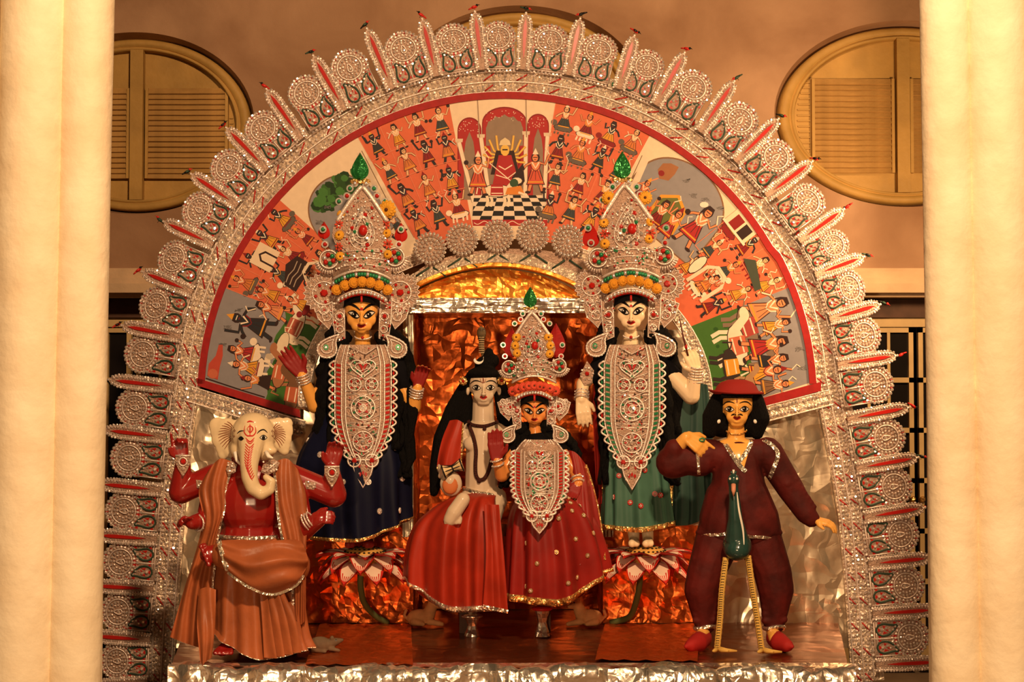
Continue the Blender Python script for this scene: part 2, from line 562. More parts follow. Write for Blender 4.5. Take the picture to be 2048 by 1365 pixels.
def off(i, r): return (AP[i][0] + AN[i][0] * r, AP[i][1] + AN[i][1] * r)

arch = thing('arch_backdrop', 'tall silver filigree arch with painted panel standing behind the statues', 'backdrop', (0, AY, 0))

def strip(mb, idx, r0, r1, y0, m=0, th=.012, taper=None):
    """band between two offsets of the arch path, with thickness"""
    A = [fa(*off(i, r0)) for i in idx]; B = [fa(*off(i, r1)) for i in idx]
    dy = Vector((0, y0, 0)); dt = Vector((0, th, 0))
    mb.grid([[p + dy + dt for p in A], [p + dy for p in A], [p + dy for p in B], [p + dy + dt for p in B]], m, smooth=False)

full = range(0, len(AP))
mb = MB(); strip(mb, full, -4, 62, 0.0, th=.02); mb.build('foil_band', MESHY, arch)
# edge cords of the band
for r in (1, 21, 41):
    tb = MB(); tb.tube([fa(*off(i, r)) + Vector((0, -.008, 0)) for i in full], .0042, 5); tb.build('edge_cord', SILVER, arch)
# ring sequins and red slashes of the two-row lace on the legs
gb = MB(); rb = MB()
for i in range(0, len(AP)):
    for r in (6, 14.5, 26, 35):
        p = off(i, r + random.uniform(-2, 2))
        gb.gem(fa(p[0], p[1]) + Vector((0, -.004, 0)), (2.6 + random.random() * 1.6) * S, 0 if random.random() < .8 else 1)
    if i % 6 == 0:
        for r0 in (3, 24):
            a = off(i, r0); b = off(min(i + 2, len(AP) - 1), r0 + 14)
            rb.tube([fa(*a) + Vector((0, -.006, 0)), fa(*b) + Vector((0, -.006, 0))], .0035, 4)
gb.build('band_sequins', [BEAD, SILVER], arch, kind='stuff')
rb.build('red_slashes', RED, arch, kind='stuff')
# jewels in pairs along the outer edge of the band
jm = []
for mtl in (RED, GREENJ, BEAD):
    q = MB(); q.ball((0, 0, 0), (5.2 * S, 3.2 * S, 6.0 * S), 8, 6); jm.append(q.mesh('jewel', mtl))
cnt = 0
for i in range(2, len(AP) - 2, 3):
    p = off(i, 51 + random.uniform(-3, 3))
    o = link('jewel', jm[[0, 0, 2, 1, 2, 0, 2, 2][cnt % 8]], arch); cnt += 1
    o.location = fa(*p) + Vector((0, -.012, 0)) - arch.location
    o.rotation_euler = (0, random.uniform(-.6, .6), 0)
# crumpled foil ribbon along the inner edge (only on the curved part)
arc_i = [i for i in full if AP[i][1] < 800]

# --- red border round the painted panel
RO = 615.0
def bottom_left(t):  return (396 + (600 - 396) * t, 768 + (832 - 768) * t)
def bottom_right(t): return (1641 + (1432 - 1641) * t, 778 + (836 - 778) * t)
def inner_r(deg):
    co, si = math.cos(math.radians(deg)), math.sin(math.radians(deg))
    return 1 / math.sqrt((co / 412) ** 2 + (si / 322) ** 2)

class Paint:
    """flat painted areas on the panel: every call paints one layer over the last"""
    def __init__(s): s.mb = MB(); s.l = 0
    def poly(s, pts, col, lay=None):
        s.l += 1
        y = -.004 - (s.l if lay is None else lay) * 0.000012
        vs = [fa(p[0], p[1]) + Vector((0, y, 0)) for p in pts]
        s.mb.add(vs, [tuple(range(len(vs)))], 0, False, col)
    def quads(s, A, B, col):
        s.l += 1
        y = Vector((0, -.004 - s.l * 0.000012, 0))
        n = len(A)
        vs = [fa(*p) + y for p in A] + [fa(*p) + y for p in B]
        s.mb.add(vs, [(i, i + 1, n + i + 1, n + i) for i in range(n - 1)], 0, False, col)
    def line(s, pts, w, col):
        A, B = [], []
        for i in range(len(pts)):
            a = pts[max(i - 1, 0)]; b = pts[min(i + 1, len(pts) - 1)]
            tx, ty = b[0] - a[0], b[1] - a[1]; l = math.hypot(tx, ty) or 1
            nx, ny = ty / l * w / 2, -tx / l * w / 2
            A.append((pts[i][0] + nx, pts[i][1] + ny)); B.append((pts[i][0] - nx, pts[i][1] - ny))
        s.quads(A, B, col)
    def disc(s, c, rx, ry, col, n=14, ang=0.0):
        ca, sa = math.cos(ang), math.sin(ang)
        s.poly([(c[0] + rx * math.cos(t) * ca - ry * math.sin(t) * sa, c[1] + rx * math.cos(t) * sa + ry * math.sin(t) * ca) for t in [2 * PI * k / n for k in range(n)]], col)
    def build(s, name, label=None): return s.mb.build(name, PAINT, panel, label, fixn=False)

panel_mb = MB()
def sector(P, a0, a1, r0f, r1f, col, n=18):
    A = [pol(r1f(a0 + (a1 - a0) * i / n), a0 + (a1 - a0) * i / n) for i in range(n + 1)]
    B = [pol(r0f(a0 + (a1 - a0) * i / n), a0 + (a1 - a0) * i / n) for i in range(n + 1)]
    P.quads(A, B, col)

# wooden board behind the painting
A = [bottom_left(0)] + [pol(RO + (6 if d < 30 else 0), d) for d in range(174, 4, -4)] + [bottom_right(0)]
B = [bottom_left(1)] + [pol(inner_r(d), d) for d in range(174, 4, -4)] + [bottom_right(1)]
nA = len(A)
pb = MB()
f0 = [fa(*p) + Vector((0, -.004, 0)) for p in A]; f1 = [fa(*p) + Vector((0, -.004, 0)) for p in B]
k0 = [p + Vector((0, .016, 0)) for p in f0]; k1 = [p + Vector((0, .016, 0)) for p in f1]
pb.grid([k0, f0, f1, k1], 0, smooth=False)
CREAM = (0.72, 0.55, 0.38); ORANGE = (0.60, 0.125, 0.055); BLUEG = (0.235, 0.215, 0.225); GRN = (0.045, 0.13, 0.02)
CREAMM = mat('cream_canvas', CREAM, 0.6)
panel = pb.build('painted_panel', CREAMM, arch, 'curved canvas painted with temple, palace and procession scenes')

# red border, slightly proud
rbm = MB()
RB = REDV
def ribbon(P0, P1, y=-.012, th=.010):
    a = [fa(*p) for p in P0]; b = [fa(*p) for p in P1]
    dy = Vector((0, y, 0)); dt = Vector((0, th, 0))
    rbm.grid([[p + dy + dt for p in a], [p + dy for p in a], [p + dy for p in b], [p + dy + dt for p in b]], 0, smooth=False)
arcp = [pol(RO + 1 + (6 if d < 30 else 0), d) for d in range(177, 1, -3)]
arcq = [pol(RO - 13 + (6 if d < 30 else 0), d) for d in range(177, 1, -3)]
ribbon(arcp, arcq)
ribbon([(393, 756), (600, 820)], [(396, 772), (602, 836)])
ribbon([(1642, 764), (1432, 822)], [(1641, 782), (1432, 840)])
rbm.build('red_border', RB, arch)

# ---------------------------------------------------------------- painted scenes
RI = lambda d: inner_r(d) 
RX_ = lambda d: RO - 11 + (6 if d < 30 else 0)
rnd = random.Random(11)
DKRED = (0.22, 0.012, 0.012); SKINC = (0.70, 0.40, 0.20); SKIND = (0.02, 0.02, 0.025); SKINO = (0.66, 0.22, 0.09); YEL = (0.65, 0.28, 0.03); OUT = (0.03, 0.012, 0.01); WHT = (0.78, 0.62, 0.46)

class Loc:
    """local frame on the panel: x across, y up = outward"""
    def __init__(s, x, y, deg, h, flip=1): 
        s.x, s.y, s.h, s.flip = x, y, h, flip
        a = math.radians(deg); s.u = (math.cos(a), -math.sin(a)); s.r = (math.sin(a), math.cos(a))
    def __call__(s, a, b):
        a *= s.flip
        return (s.x + (s.r[0] * a + s.u[0] * b) * s.h, s.y + (s.r[1] * a + s.u[1] * b) * s.h)
def lp(P, T, pts, col): P.poly([T(*p) for p in pts], col)
def ll(P, T, pts, w, col): P.line([T(*p) for p in pts], w * T.h, col)
def ld(P, T, c, rx, ry, col, n=10):
    P.poly([T(c[0] + rx * math.cos(t), c[1] + ry * math.sin(t)) for t in [2 * PI * k / n for k in range(n)]], col)

def mini(P, x, y, deg, h, skin=None, cloth=None, arms=2, mount=None, flip=1, halo=False):
    T = Loc(x, y, deg, h, flip)
    skin = skin or rnd.choice([SKINC, SKIND, SKIND, SKINO, SKINC]); cloth = cloth or rnd.choice([DKRED, YEL, DKRED, (0.55, .16, .04), (0.04, .05, .05)])
    if mount:
        mc = rnd.choice([WHT, DKRED, (0.12, .09, .07)])
        ld(P, T, (0, -.34), .40, .16, OUT); ld(P, T, (0, -.34), .37, .135, mc)
        ld(P, T, (.40, -.18), .13, .12, mc)
        for q in (-.28, -.12, .14, .28): ll(P, T, [(q, -.4), (q + .03, -.62)], .07, mc)
        base = -.28
    else:
        base = -.5
        for q in (-.13, .13):
            ll(P, T, [(q * .7, -.2), (q * 1.5, -.55)], .11, OUT); ll(P, T, [(q * .7, -.2), (q * 1.5, -.54)], .08, skin)
            ld(P, T, (q * 1.7, -.57), .08, .04, OUT)
    lp(P, T, [(-.12, .1), (.12, .1), (.27, -.36 if not mount else -.25), (-.27, -.36 if not mount else -.25)], OUT)
    lp(P, T, [(-.10, .09), (.10, .09), (.24, -.34 if not mount else -.23), (-.24, -.34 if not mount else -.23)], cloth)
    if cloth != OUT: ll(P, T, [(-.22, -.28), (.22, -.28)], .04, YEL if cloth != YEL else DKRED)
    lp(P, T, [(-.14, .30), (.14, .30), (.11, .04), (-.11, .04)], skin if skin != SKIND else SKIND)
    ll(P, T, [(-.10, .28), (0, .12), (.10, .28)], .045, WHT)
    ld(P, T, (0, .42), .125, .145, OUT)
    ld(P, T, (.01, .405), .082, .105, skin)
    ll(P, T, [(-.055, .42), (.07, .42)], .022, WHT if skin == SKIND else OUT); ll(P, T, [(-.02, .355), (.04, .355)], .02, DKRED)
    ll(P, T, [(-.17, .30), (-.10, .10), (0, .02), (.10, .10), (.17, .30)], .03, rnd.choice([WHT, DKRED, YEL]))
    for q in (-.1, .0, .1): ll(P, T, [(q * .5, .06), (q * 1.5, -.22)], .014, OUT)
    if halo or rnd.random() < .5: lp(P, T, [(-.085, .51), (.085, .51), (.0, .69)], rnd.choice([YEL, WHT, DKRED]))
    else: lp(P, T, [(-.14, .43), (-.08, .57), (.08, .57), (.10, .49), (-.07, .46), (-.17, .15)], OUT)
    for k in range(arms):
        sg = 1 if k % 2 else -1; up = .12 + .22 * (k // 2) + rnd.uniform(-.15, .2)
        e = (sg * (.27 + .05 * (k // 2)), .16 + up * .3); hnd = (sg * (.36 + rnd.uniform(-.06, .06)), .30 + up)
        if rnd.random() < .35: hnd = (sg * .38, .05)
        ll(P, T, [(sg * .12, .27), e, hnd], .075, OUT); ll(P, T, [(sg * .12, .27), e, hnd], .05, skin)
        if rnd.random() < .4: ll(P, T, [hnd, (hnd[0] - sg * .12, hnd[1] + .17), (hnd[0] - sg * .02, hnd[1] + .26)], .03, WHT)
        elif rnd.random() < .4: ld(P, T, (hnd[0], hnd[1] + .06), .07, .07, OUT)

def animal(P, x, y, deg, h, col, flip=1, saddle=None, trunk=False):
    T = Loc(x, y, deg, h, flip)
    for q in (-.32, -.2, .2, .32): ll(P, T, [(q, -.1), (q + .05, -.3), (q, -.48)], .085, col)
    ld(P, T, (0, 0), .45, .2, OUT, 14); ld(P, T, (0, 0), .43, .18, col, 14)
    lp(P, T, [(.25, .08), (.42, -.02), (.62, .28), (.48, .36)], col)
    ld(P, T, (.60, .30), .16, .10, col)
    if trunk: ll(P, T, [(.70, .28), (.80, .05), (.76, -.2), (.86, -.26)], .08, col); ld(P, T, (.52, .27), .10, .14, tuple(c * .7 for c in col))
    ll(P, T, [(-.43, .05), (-.58, .12), (-.62, -.1)], .04, col)
    if saddle:
        lp(P, T, [(-.18, .19), (.18, .19), (.2, -.14), (-.2, -.14)], saddle); ll(P, T, [(-.17, .1), (.17, .1)], .03, WHT); ll(P, T, [(-.17, -.08), (.17, -.08)], .03, WHT)

def orange_sector(name, a0, a1, rows, label, extra=None):
    P = Paint()
    sector(P, a0, a1, RI, RX_, ORANGE)
    span = a1 - a0
    rad = np.linspace(575, 575 - 58 * (rows - 1), rows)
    for ri, r in enumerate(rad):
        n = max(2, int(round(math.radians(abs(span)) * r / 46)))
        if ri:
            rr = r + 30; n2 = 10
            P.line([pol(rr, a0 + span * k / n2) for k in range(n2 + 1)], 1.6, (0.66, 0.19, 0.10))
        for k in range(n):
            d = a0 + span * (k + .5) / n
            if r < inner_r(d) + 24: continue
            x, y = pol(r - 3 + rnd.uniform(-3, 3), d)
            z = rnd.random()
            if z < .68: mini(P, x, y, d, 47 + rnd.uniform(-3, 6), arms=rnd.choice([2, 2, 4]), flip=rnd.choice([-1, 1]))
            elif z < .9: mini(P, x, y, d, 50, arms=2, mount=1, flip=rnd.choice([-1, 1]))
            else: mini(P, x, y, d, 46, skin=SKIND, cloth=(0.03, .03, .03), arms=4, halo=True)
            if rnd.random() < .3:
                P.line([pol(r - 28, d + span * .5 / n), pol(r + 26, d + span * .5 / n)], 1.3, (0.66, 0.19, 0.10))
    if extra: extra(P)
    P.build(name, label)

def left_extra(P):
    T = Loc(590, 548, 148, 60); lp(P, T, [(-.5, -.35), (.55, -.35), (.55, .25), (.1, .42), (-.5, .1)], OUT)
    for q in (-.2, -.05, .1): ll(P, T, [(-.4, q), (-.15, q + .05), (.1, q), (.4, q + .05)], .03, (.4, .3, .22))
    T = Loc(530, 515, 152, 46); lp(P, T, [(-.5, -.5), (.5, -.5), (.5, .5), (-.5, .5)], CREAM); lp(P, T, [(-.25, -.5), (.25, -.5), (.25, .1), (0, .3), (-.25, .1)], OUT); lp(P, T, [(-.17, -.5), (.17, -.5), (.17, .05), (0, .2), (-.17, .05)], CREAM)
    T = Loc(632, 548, 148, 46)
    ll(P, T, [(-.45, -.6), (-.45, .2), (-.2, .5), (.2, .5), (.45, .2), (.45, -.6)], .14, CREAM)
    mini(P, 634, 550, 148, 34)
def right_extra(P):
    T = Loc(1483, 452, 38, 62); lp(P, T, [(-.5, -.3), (.5, -.3), (.5, .3), (-.5, .3)], CREAM); lp(P, T, [(-.35, -.3), (-.02, -.3), (-.02, .16), (-.35, .16)], DKRED); lp(P, T, [(.06, -.3), (.38, -.3), (.38, .16), (.06, .16)], OUT); ll(P, T, [(-.55, -.32), (.55, -.32)], .08, WHT); ll(P, T, [(-.55, .3), (.55, .3)], .08, WHT)
    T = Loc(1520, 540, 25, 70); lp(P, T, [(-.5, -.3), (.5, -.4), (.5, -.2), (-.3, .0)], (.05, .06, .04))
    T = Loc(1418, 562, 33, 62)
    ll(P, T, [(-.4, -.6), (-.4, .2), (-.18, .48), (.18, .48), (.4, .2), (.4, -.6)], .12, CREAM)
    mini(P, 1418, 566, 33, 44, arms=4)
    T = Loc(1395, 530, 40, 50); ld(P, T, (0, 0), .22, .5, OUT); ld(P, T, (0, 0), .19, .46, WHT)

orange_sector('painted_miniatures', 100.8, 119.3, 4, 'orange field of small painted deities left of the temple scene')
orange_sector('painted_miniatures', 61.4, 80.4, 4, 'orange field of small painted deities right of the temple scene')
orange_sector('painted_miniatures', 138.5, 158.2, 3, 'orange field of small painted figures at the left', left_extra)
orange_sector('painted_miniatures', 21.6, 39.2, 3, 'orange field of small painted figures at the right', right_extra)

def cloud(P, x, y, sz, col=(0.14, .125, .125)):
    for k in range(5): P.line([(x + rnd.uniform(-1, 1) * sz, y + rnd.uniform(-.5, .5) * sz) for _ in range(4)], 1.4, col)

# ---- central temple
P = Paint()
sector(P, 80.4, 100.8, RI, RX_, CREAM)
TAUPE = (0.245, 0.165, 0.115); CUR = (0.36, 0.02, 0.02)
def archfill(x0, x1, ytop, ybot, col, n=16, lift=1.0):
    cx, hw = (x0 + x1) / 2, (x1 - x0) / 2
    A = [(cx - hw * math.cos(PI * k / n), ytop + hw * lift * (1 - math.sin(PI * k / n))) for k in range(n + 1)]
    B = [(p[0], ybot) for p in A]
    P.quads(A, B, col)
for (x0, x1, yt, yb, lf) in ((917, 961, 238, 400, 1.1), (966, 1052, 217, 402, .72), (1056, 1096, 231, 398, 1.1)):
    archfill(x0 - 2, x1 + 2, yt - 3, yb, DKRED, lift=lf); archfill(x0, x1, yt, yb, CUR, lift=lf)
    cx, hw = (x0 + x1) / 2, (x1 - x0) / 2
    # taupe opening with scalloped curtain edge
    if hw > 30:
        A = []
        for k in range(33):
            t = k / 32; sc = abs(math.sin(PI * t * 6))
            A.append((cx - hw * .86 * math.cos(PI * t), yt + 12 + 14 * (1 - abs(math.cos(PI * t)) ** .3) * 0 + hw * .62 * (1 - math.sin(PI * t)) + 5 * sc))
        P.quads(A, [(p[0], yb) for p in A], TAUPE)
    else:
        A = [(cx - hw * .5, yt + 70), (cx - hw * .35, yt + 46), (cx, yt + 26), (cx + hw * .35, yt + 46), (cx + hw * .5, yt + 70)]
        P.quads(A, [(p[0], yb) for p in A], TAUPE)
        P.quads([(cx - hw * .5, yt + 70), (cx + hw * .5, yt + 70)], [(cx - hw * .1 - hw * .4, yb), (cx + hw * .1 + hw * .4, yb)], TAUPE)
    for k in range(26):
        sx = x0 + rnd.random() * (x1 - x0); 
        P.disc((sx, yt + 4 + rnd.random() * 22), .9, .9, WHT, 5)
for xx, sg in ((973, 1), (1045, -1)):
    P.poly([(xx - 6, 292), (xx + 7, 292), (xx + 12 * sg, 320), (xx + 9 * sg, 338), (xx - 6 * sg, 336)], CUR)
# columns
for (xa, ya, xb, yb) in ((918, 285, 948, 405), (962, 276, 980, 405), (1052, 270, 1050, 405), (1095, 273, 1088, 405)):
    P.line([(xa, ya), (xb, yb)], 9, (0.3, .2, .13)); P.line([(xa, ya), (xb, yb)], 7.2, (0.76, .6, .44))
    P.poly([(xa - 8, ya - 7), (xa + 8, ya - 7), (xa + 7, ya), (xa - 7, ya)], (0.62, .47, .33))
for x in (955, 1052): P.line([(x, 198 if x < 1000 else 198), (x + (4 if x < 1000 else 1), 275)], 2.2, (0.3, .2, .13))
# chequered floor
fx = lambda u, v: (946 + (1094 - 946) * u + (v - .5) * 0, 390 + 50 * v) 
for j in range(6):
    v0, v1 = (j / 6) ** 1.25, ((j + 1) / 6) ** 1.25
    for i in range(9):
        def q(u, v):
            xl = 948 + (936 - 948) * 0 + (-4) * v; xr = 1092 + 4 * v
            mid = 1018; k = .62 + .38 * v * 1.1
            x = mid + (u - .5) * (190 * k + 20); return (min(max(x, xl), xr), 391 + 52 * v)
        P.poly([q(i / 9, v0), q((i + 1) / 9, v0), q((i + 1) / 9, v1), q(i / 9, v1)], (0.012, .01, .01) if (i + j) % 2 else (0.70, .56, .42))
P.poly([(944, 440), (1095, 440), (1094, 452), (946, 452)], CUR)
P.line([(948 + k * 4, 446 + 3.2 * math.sin(k * .9)) for k in range(36)], 1.4, WHT)
# many-armed figure, lion and attendants
T = Loc(1010, 318, 90, 90)
for sg in (-1, 1):
    for k in range(5):
        a = math.radians(-25 + 24 * k); L_ = .44
        ll(P, T, [(sg * .08, .06), (sg * (.08 + L_ * .55 * math.cos(a)), .02 + L_ * .5 * math.sin(a)), (sg * (.05 + L_ * math.cos(a)), .1 + L_ * 1.0 * math.sin(a))], .05, (.45, .2, .02))
        ll(P, T, [(sg * .08, .06), (sg * (.08 + L_ * .55 * math.cos(a)), .02 + L_ * .5 * math.sin(a)), (sg * (.05 + L_ * math.cos(a)), .1 + L_ * 1.0 * math.sin(a))], .034, (.70, .42, .08))
lp(P, T, [(-.2, .18), (-.32, -.35), (.32, -.35), (.2, .18)], OUT)
lp(P, T, [(-.14, .08), (.14, .08), (.22, -.2), (.3, -.5), (.1, -.72), (-.3, -.7), (-.22, -.3)], CUR)
ll(P, T, [(-.14, -.16), (0, -.24), (.16, -.14)], .025, WHT); ll(P, T, [(-.2, -.36), (.05, -.44), (.24, -.3)], .02, WHT)
ld(P, T, (0, .19), .10, .13, (.70, .42, .08)); ll(P, T, [(-.06, .2), (.06, .2)], .03, OUT)
lp(P, T, [(-.13, .30), (-.1, .40), (0, .47), (.1, .40), (.13, .30)], (.66, .5, .28)); lp(P, T, [(.15, -.42), (.4, -.1), (.44, -.5), (.25, -.75)], OUT)
ll(P, T, [(-.4, -.05), (.28, -.62)], .02, WHT)
animal(P, 994, 382, 90, 66, (.74, .60, .42), 1, CUR)
T = Loc(1028, 372, 90, 44); ld(P, T, (0, .12), .2, .2, (.03, .07, .03)); lp(P, T, [(-.3, -.1), (.3, 0), (.5, -.4), (-.4, -.4)], (.62, .2, .03)); ll(P, T, [(.2, -.3), (.6, -.45)], .1, WHT)
mini(P, 956, 350, 90, 70, skin=SKINO, cloth=(.55, .08, .04)); mini(P, 1071, 345, 90, 70, skin=SKINO, cloth=(.55, .08, .04), flip=-1)
P.build('painted_temple', 'painted three-arched temple with many-armed figure and chequered floor')

# ---- palaces
P = Paint()
sector(P, 119.3, 138.5, RI, RX_, CREAM)
def bluearch(P, cx, cy, deg, rx, ry):
    a = math.radians(deg)
    pts = []
    for k in range(29):
        t = PI * k / 28; x = -rx * math.cos(t); y = ry * math.sin(t) ** .85
        pts.append((x, y))
    pts = [(-rx, -ry * .9)] + pts + [(rx, -ry * .9)]
    u = (math.cos(a), -math.sin(a)); r = (math.sin(a), math.cos(a))
    f = lambda k: [(cx + r[0] * p[0] * k + u[0] * p[1] * k, cy + r[1] * p[0] * k + u[1] * p[1] * k) for p in pts]
    P.poly(f(1.035), (0.2, .10, .05)); P.poly(f(1.0), BLUEG)
bluearch(P, 697, 432, 131, 70, 84)
for k in range(70):
    t_ = rnd.random(); x = 632 + 84 * t_; y = 412 - 58 * t_ + rnd.uniform(-26, 26) * (.5 + .5 * math.sin(PI * t_)); P.disc((x, y), rnd.uniform(7, 13), rnd.uniform(6, 11), rnd.choice([(0.02, .06, .01), (.035, .11, .02), (.05, .16, .03), (.012, .035, .008)]), 7, rnd.random())
P.line([pol(575, 120.6), pol(440, 122)], 9, (.66, .5, .36)); P.line([pol(575, 120.0), pol(440, 120.8)], 1.5, (.2, .12, .07))
cloud(P, 640, 445, 9); cloud(P, 655, 415, 7)
for k in range(4): mini(P, *pol(415 - 4 * k, 122 + 3.6 * k), 129, 40)
P.build('painted_palace', 'cream painted palace arch with a green tree')
P = Paint()
sector(P, 39.2, 61.4, RI, RX_, CREAM)
bluearch(P, 1350, 410, 50.5, 98, 84)
P.line([pol(560, 59.8), pol(430, 57.8)], 13, (.70, .54, .39)); P.line([pol(560, 60.8), pol(430, 59.4)], 1.6, (.2, .12, .07))
for (x, y) in ((1372, 362), (1385, 392), (1358, 405), (1440, 418), (1410, 400), (1330, 335)): cloud(P, x, y, 9)
T = Loc(1332, 348, 70, 46); lp(P, T, [(-.4, .05), (-.28, .38), (.05, .5), (.42, .46), (.36, .1), (.2, -.25), (-.2, -.3)], (.30, .12, .05)); ld(P, T, (-.2, -.05), .14, .13, DKRED); ll(P, T, [(-.25, -.3), (-.5, -.5), (-.95, -.8)], .05, SKINO)
mini(P, 1283, 385, 55, 52, skin=SKINO, cloth=DKRED)
T = Loc(1335, 425, 55, 70); lp(P, T, [(-.5, -.5), (.5, -.5), (.45, .3), (0, .6), (-.45, .3)], YEL); lp(P, T, [(-.4, -.5), (.4, -.5), (.36, .25), (0, .5), (-.36, .25)], (.12, .13, .03))
mini(P, 1318, 430, 55, 60, skin=SKINO, cloth=DKRED); mini(P, 1340, 450, 50, 66, skin=SKINO, cloth=CUR)
mini(P, 1393, 452, 48, 84, skin=SKINO, cloth=CUR)
P.line([(1398, 430), (1412, 414)], 2, OUT); P.disc((1408, 410), 9, 6, (.72, .6, .5), 9)
P.build('painted_palace', 'cream painted palace arch with blue sky and courtiers')

# ---- processions
P = Paint()
n = 16
A = [pol(RX_(d), d) for d in np.linspace(158.2, 176.2, n)]; B = []
for i, d in enumerate(np.linspace(158.2, 176.2, n)):
    t = i / (n - 1); q = pol(RI(158.2), 158.2); e = (600, 824); B.append((q[0] + (e[0] - q[0]) * t, q[1] + (e[1] - q[1]) * t))
P.quads(A, B, BLUEG)
M1 = [(a[0] + (b[0] - a[0]) * .62, a[1] + (b[1] - a[1]) * .62) for a, b in zip(A, B)]
P.quads([(m[0] + 6 * math.sin(k), m[1]) for k, m in enumerate(M1)], B, GRN)
for k in range(14): x, y = pol(rnd.uniform(430, 470), rnd.uniform(160, 176)); P.disc((x, y), rnd.uniform(4, 9), 5, (.02, .075, .01), 7)
for (x, y) in ((478, 620), (455, 655), (446, 690)): cloud(P, x, y, 9)
mini(P, 505, 648, 160, 80, skin=SKIND, cloth=SKIND, arms=4, halo=True)
mini(P, 545, 620, 158, 62, skin=SKINO, cloth=SKINO)
animal(P, 590, 655, 155, 84, (.72, .60, .44), 1, (.40, .09, .05))
animal(P, 565, 690, 160, 60, (.70, .55, .38), -1, None, True)
mini(P, 490, 705, 165, 62, skin=SKINO, cloth=CUR, mount=1); mini(P, 498, 735, 168, 64, skin=SKINO, cloth=YEL, mount=1); mini(P, 520, 762, 170, 60, skin=SKINO, cloth=OUT)
animal(P, 560, 745, 168, 74, (.36, .14, .06), 1, (.5, .12, .05)); animal(P, 585, 790, 170, 80, (.16, .07, .03), 1, (.45, .1, .04))
P.poly([(415, 752), (418, 728), (432, 712), (438, 690), (446, 690), (446, 712), (440, 735), (436, 760)], (.45, .06, .035))
P.disc((426, 748), 10, 10, (.50, .12, .06), 12)
P.line([(412, 757), (475, 778), (530, 795)], 2.4, OUT)
P.build('painted_procession', 'blue grey painted procession of riders and animals at the left foot of the panel')
P = Paint()
A = [pol(RX_(d), d) for d in np.linspace(21.6, 3.2, n)]; B = []
for i in range(n):
    t = i / (n - 1); q = pol(RI(21.6), 21.6); e = (1432, 826); B.append((q[0] + (e[0] - q[0]) * t, q[1] + (e[1] - q[1]) * t))
P.quads(A, B, BLUEG)
M1 = [(a[0] + (b[0] - a[0]) * .52, a[1] + (b[1] - a[1]) * .52) for a, b in zip(A, B)]
P.quads([(m[0] + 6 * math.sin(k * 1.3), m[1]) for k, m in enumerate(M1)], B, GRN)
for k in range(16): x, y = pol(rnd.uniform(430, 510), rnd.uniform(5, 19)); P.disc((x, y), rnd.uniform(4, 8), 4, (.02, .075, .01), 7)
for (x, y) in ((1565, 610), (1600, 700), (1605, 735)): cloud(P, x, y, 11)
mini(P, 1530, 618, 20, 86, skin=SKINO, cloth=SKINO)
animal(P, 1495, 655, 18, 96, (.20, .13, .09), 1, (.35, .05, .04), True); mini(P, 1548, 652, 18, 60, skin=SKINO, cloth=YEL)
animal(P, 1475, 692, 15, 96, (.74, .60, .44), -1, (.50, .12, .06)); mini(P, 1530, 692, 15, 84, skin=SKINO, cloth=CUR)
mini(P, 1540, 722, 12, 66, skin=SKINO, cloth=SKIND)
animal(P, 1462, 735, 10, 84, (.03, .018, .015), 1, YEL); mini(P, 1525, 745, 10, 74, skin=SKINO, cloth=YEL)
mini(P, 1545, 772, 9, 64, skin=SKINO, cloth=(.2, .1, .05)); animal(P, 1500, 775, 8, 60, (.36, .2, .1), -1)
P.build('painted_procession', 'blue and green painted procession of riders and animals at the right foot of the panel')

# ---------------------------------------------------------------- inner lace edge of the panel
def lace(pts, w, name='lace_strip', parent=None, y=-.01, beads=True):
    """flat strip of ring lace along a px polyline"""
    pts = resample(pts, 7)
    A, B, C = [], [], []
    for i in range(len(pts)):
        nx, ny = path_norm(pts, i)
        A.append((pts[i][0] + nx * w / 2, pts[i][1] + ny * w / 2)); B.append((pts[i][0] - nx * w / 2, pts[i][1] - ny * w / 2))
    m = MB(); dy = Vector((0, y, 0)); dt = Vector((0, .008, 0))
    a = [fa(*p) for p in A]; b = [fa(*p) for p in B]
    m.grid([[p + dy + dt for p in a], [p + dy for p in a], [p + dy for p in b], [p + dy + dt for p in b]], 0, smooth=False)
    o = m.build(name, MESHY, parent)
    t = MB()
    for row in (a, b): t.tube([p + dy for p in row], .0038, 5)
    for i in range(len(pts)):
        for k in (-.26, .26):
            q = fa(pts[i][0] + path_norm(pts, i)[0] * w * k, pts[i][1] + path_norm(pts, i)[1] * w * k) + dy
            t.gem(q + Vector((0, -.002, 0)), w * .13 * S, 1)
    t.build('lace_rings', [SILVER, BEAD], o, kind='stuff')
    return o
lace([(372, 786), (606, 858)], 30, parent=arch); lace([(1662, 795), (1424, 856)], 30, parent=arch)
lace([pol(inner_r(d) - 9, d) for d in range(182, 112, -3)] , 22, parent=arch)
lace([pol(inner_r(d) - 9, d) for d in range(68, -3, -3)] , 22, parent=arch)

# ---------------------------------------------------------------- radiating ornaments
def octa_ring(mb, c, r, n, br, m, z, a0=0):
    for k in range(n):
        a = a0 + 2 * PI * k / n
        mb.gem((c[0] + r * math.cos(a), c[1] + r * math.sin(a), z), br, m, axis=(0, 0, 1))
def ringtube(mb, c, r, tr, m, z, n=22, sx=1.0):
    mb.tube([(c[0] + sx * r * math.cos(2 * PI * k / n), c[1] + r * math.sin(2 * PI * k / n), z) for k in range(n)], tr, 4, m, closed=True)
def drop(cx, cy, w, h, lean=0, n=18):
    pts = []
    for k in range(n):
        t = 2 * PI * k / n
        x = w * math.sin(t) * (math.sin(t / 2) ** 1.1); y = -h * math.cos(t)
        pts.append((cx + x + lean * max(0, (y / h)) ** 2 * -1, cy - y * 1.0))
    return pts
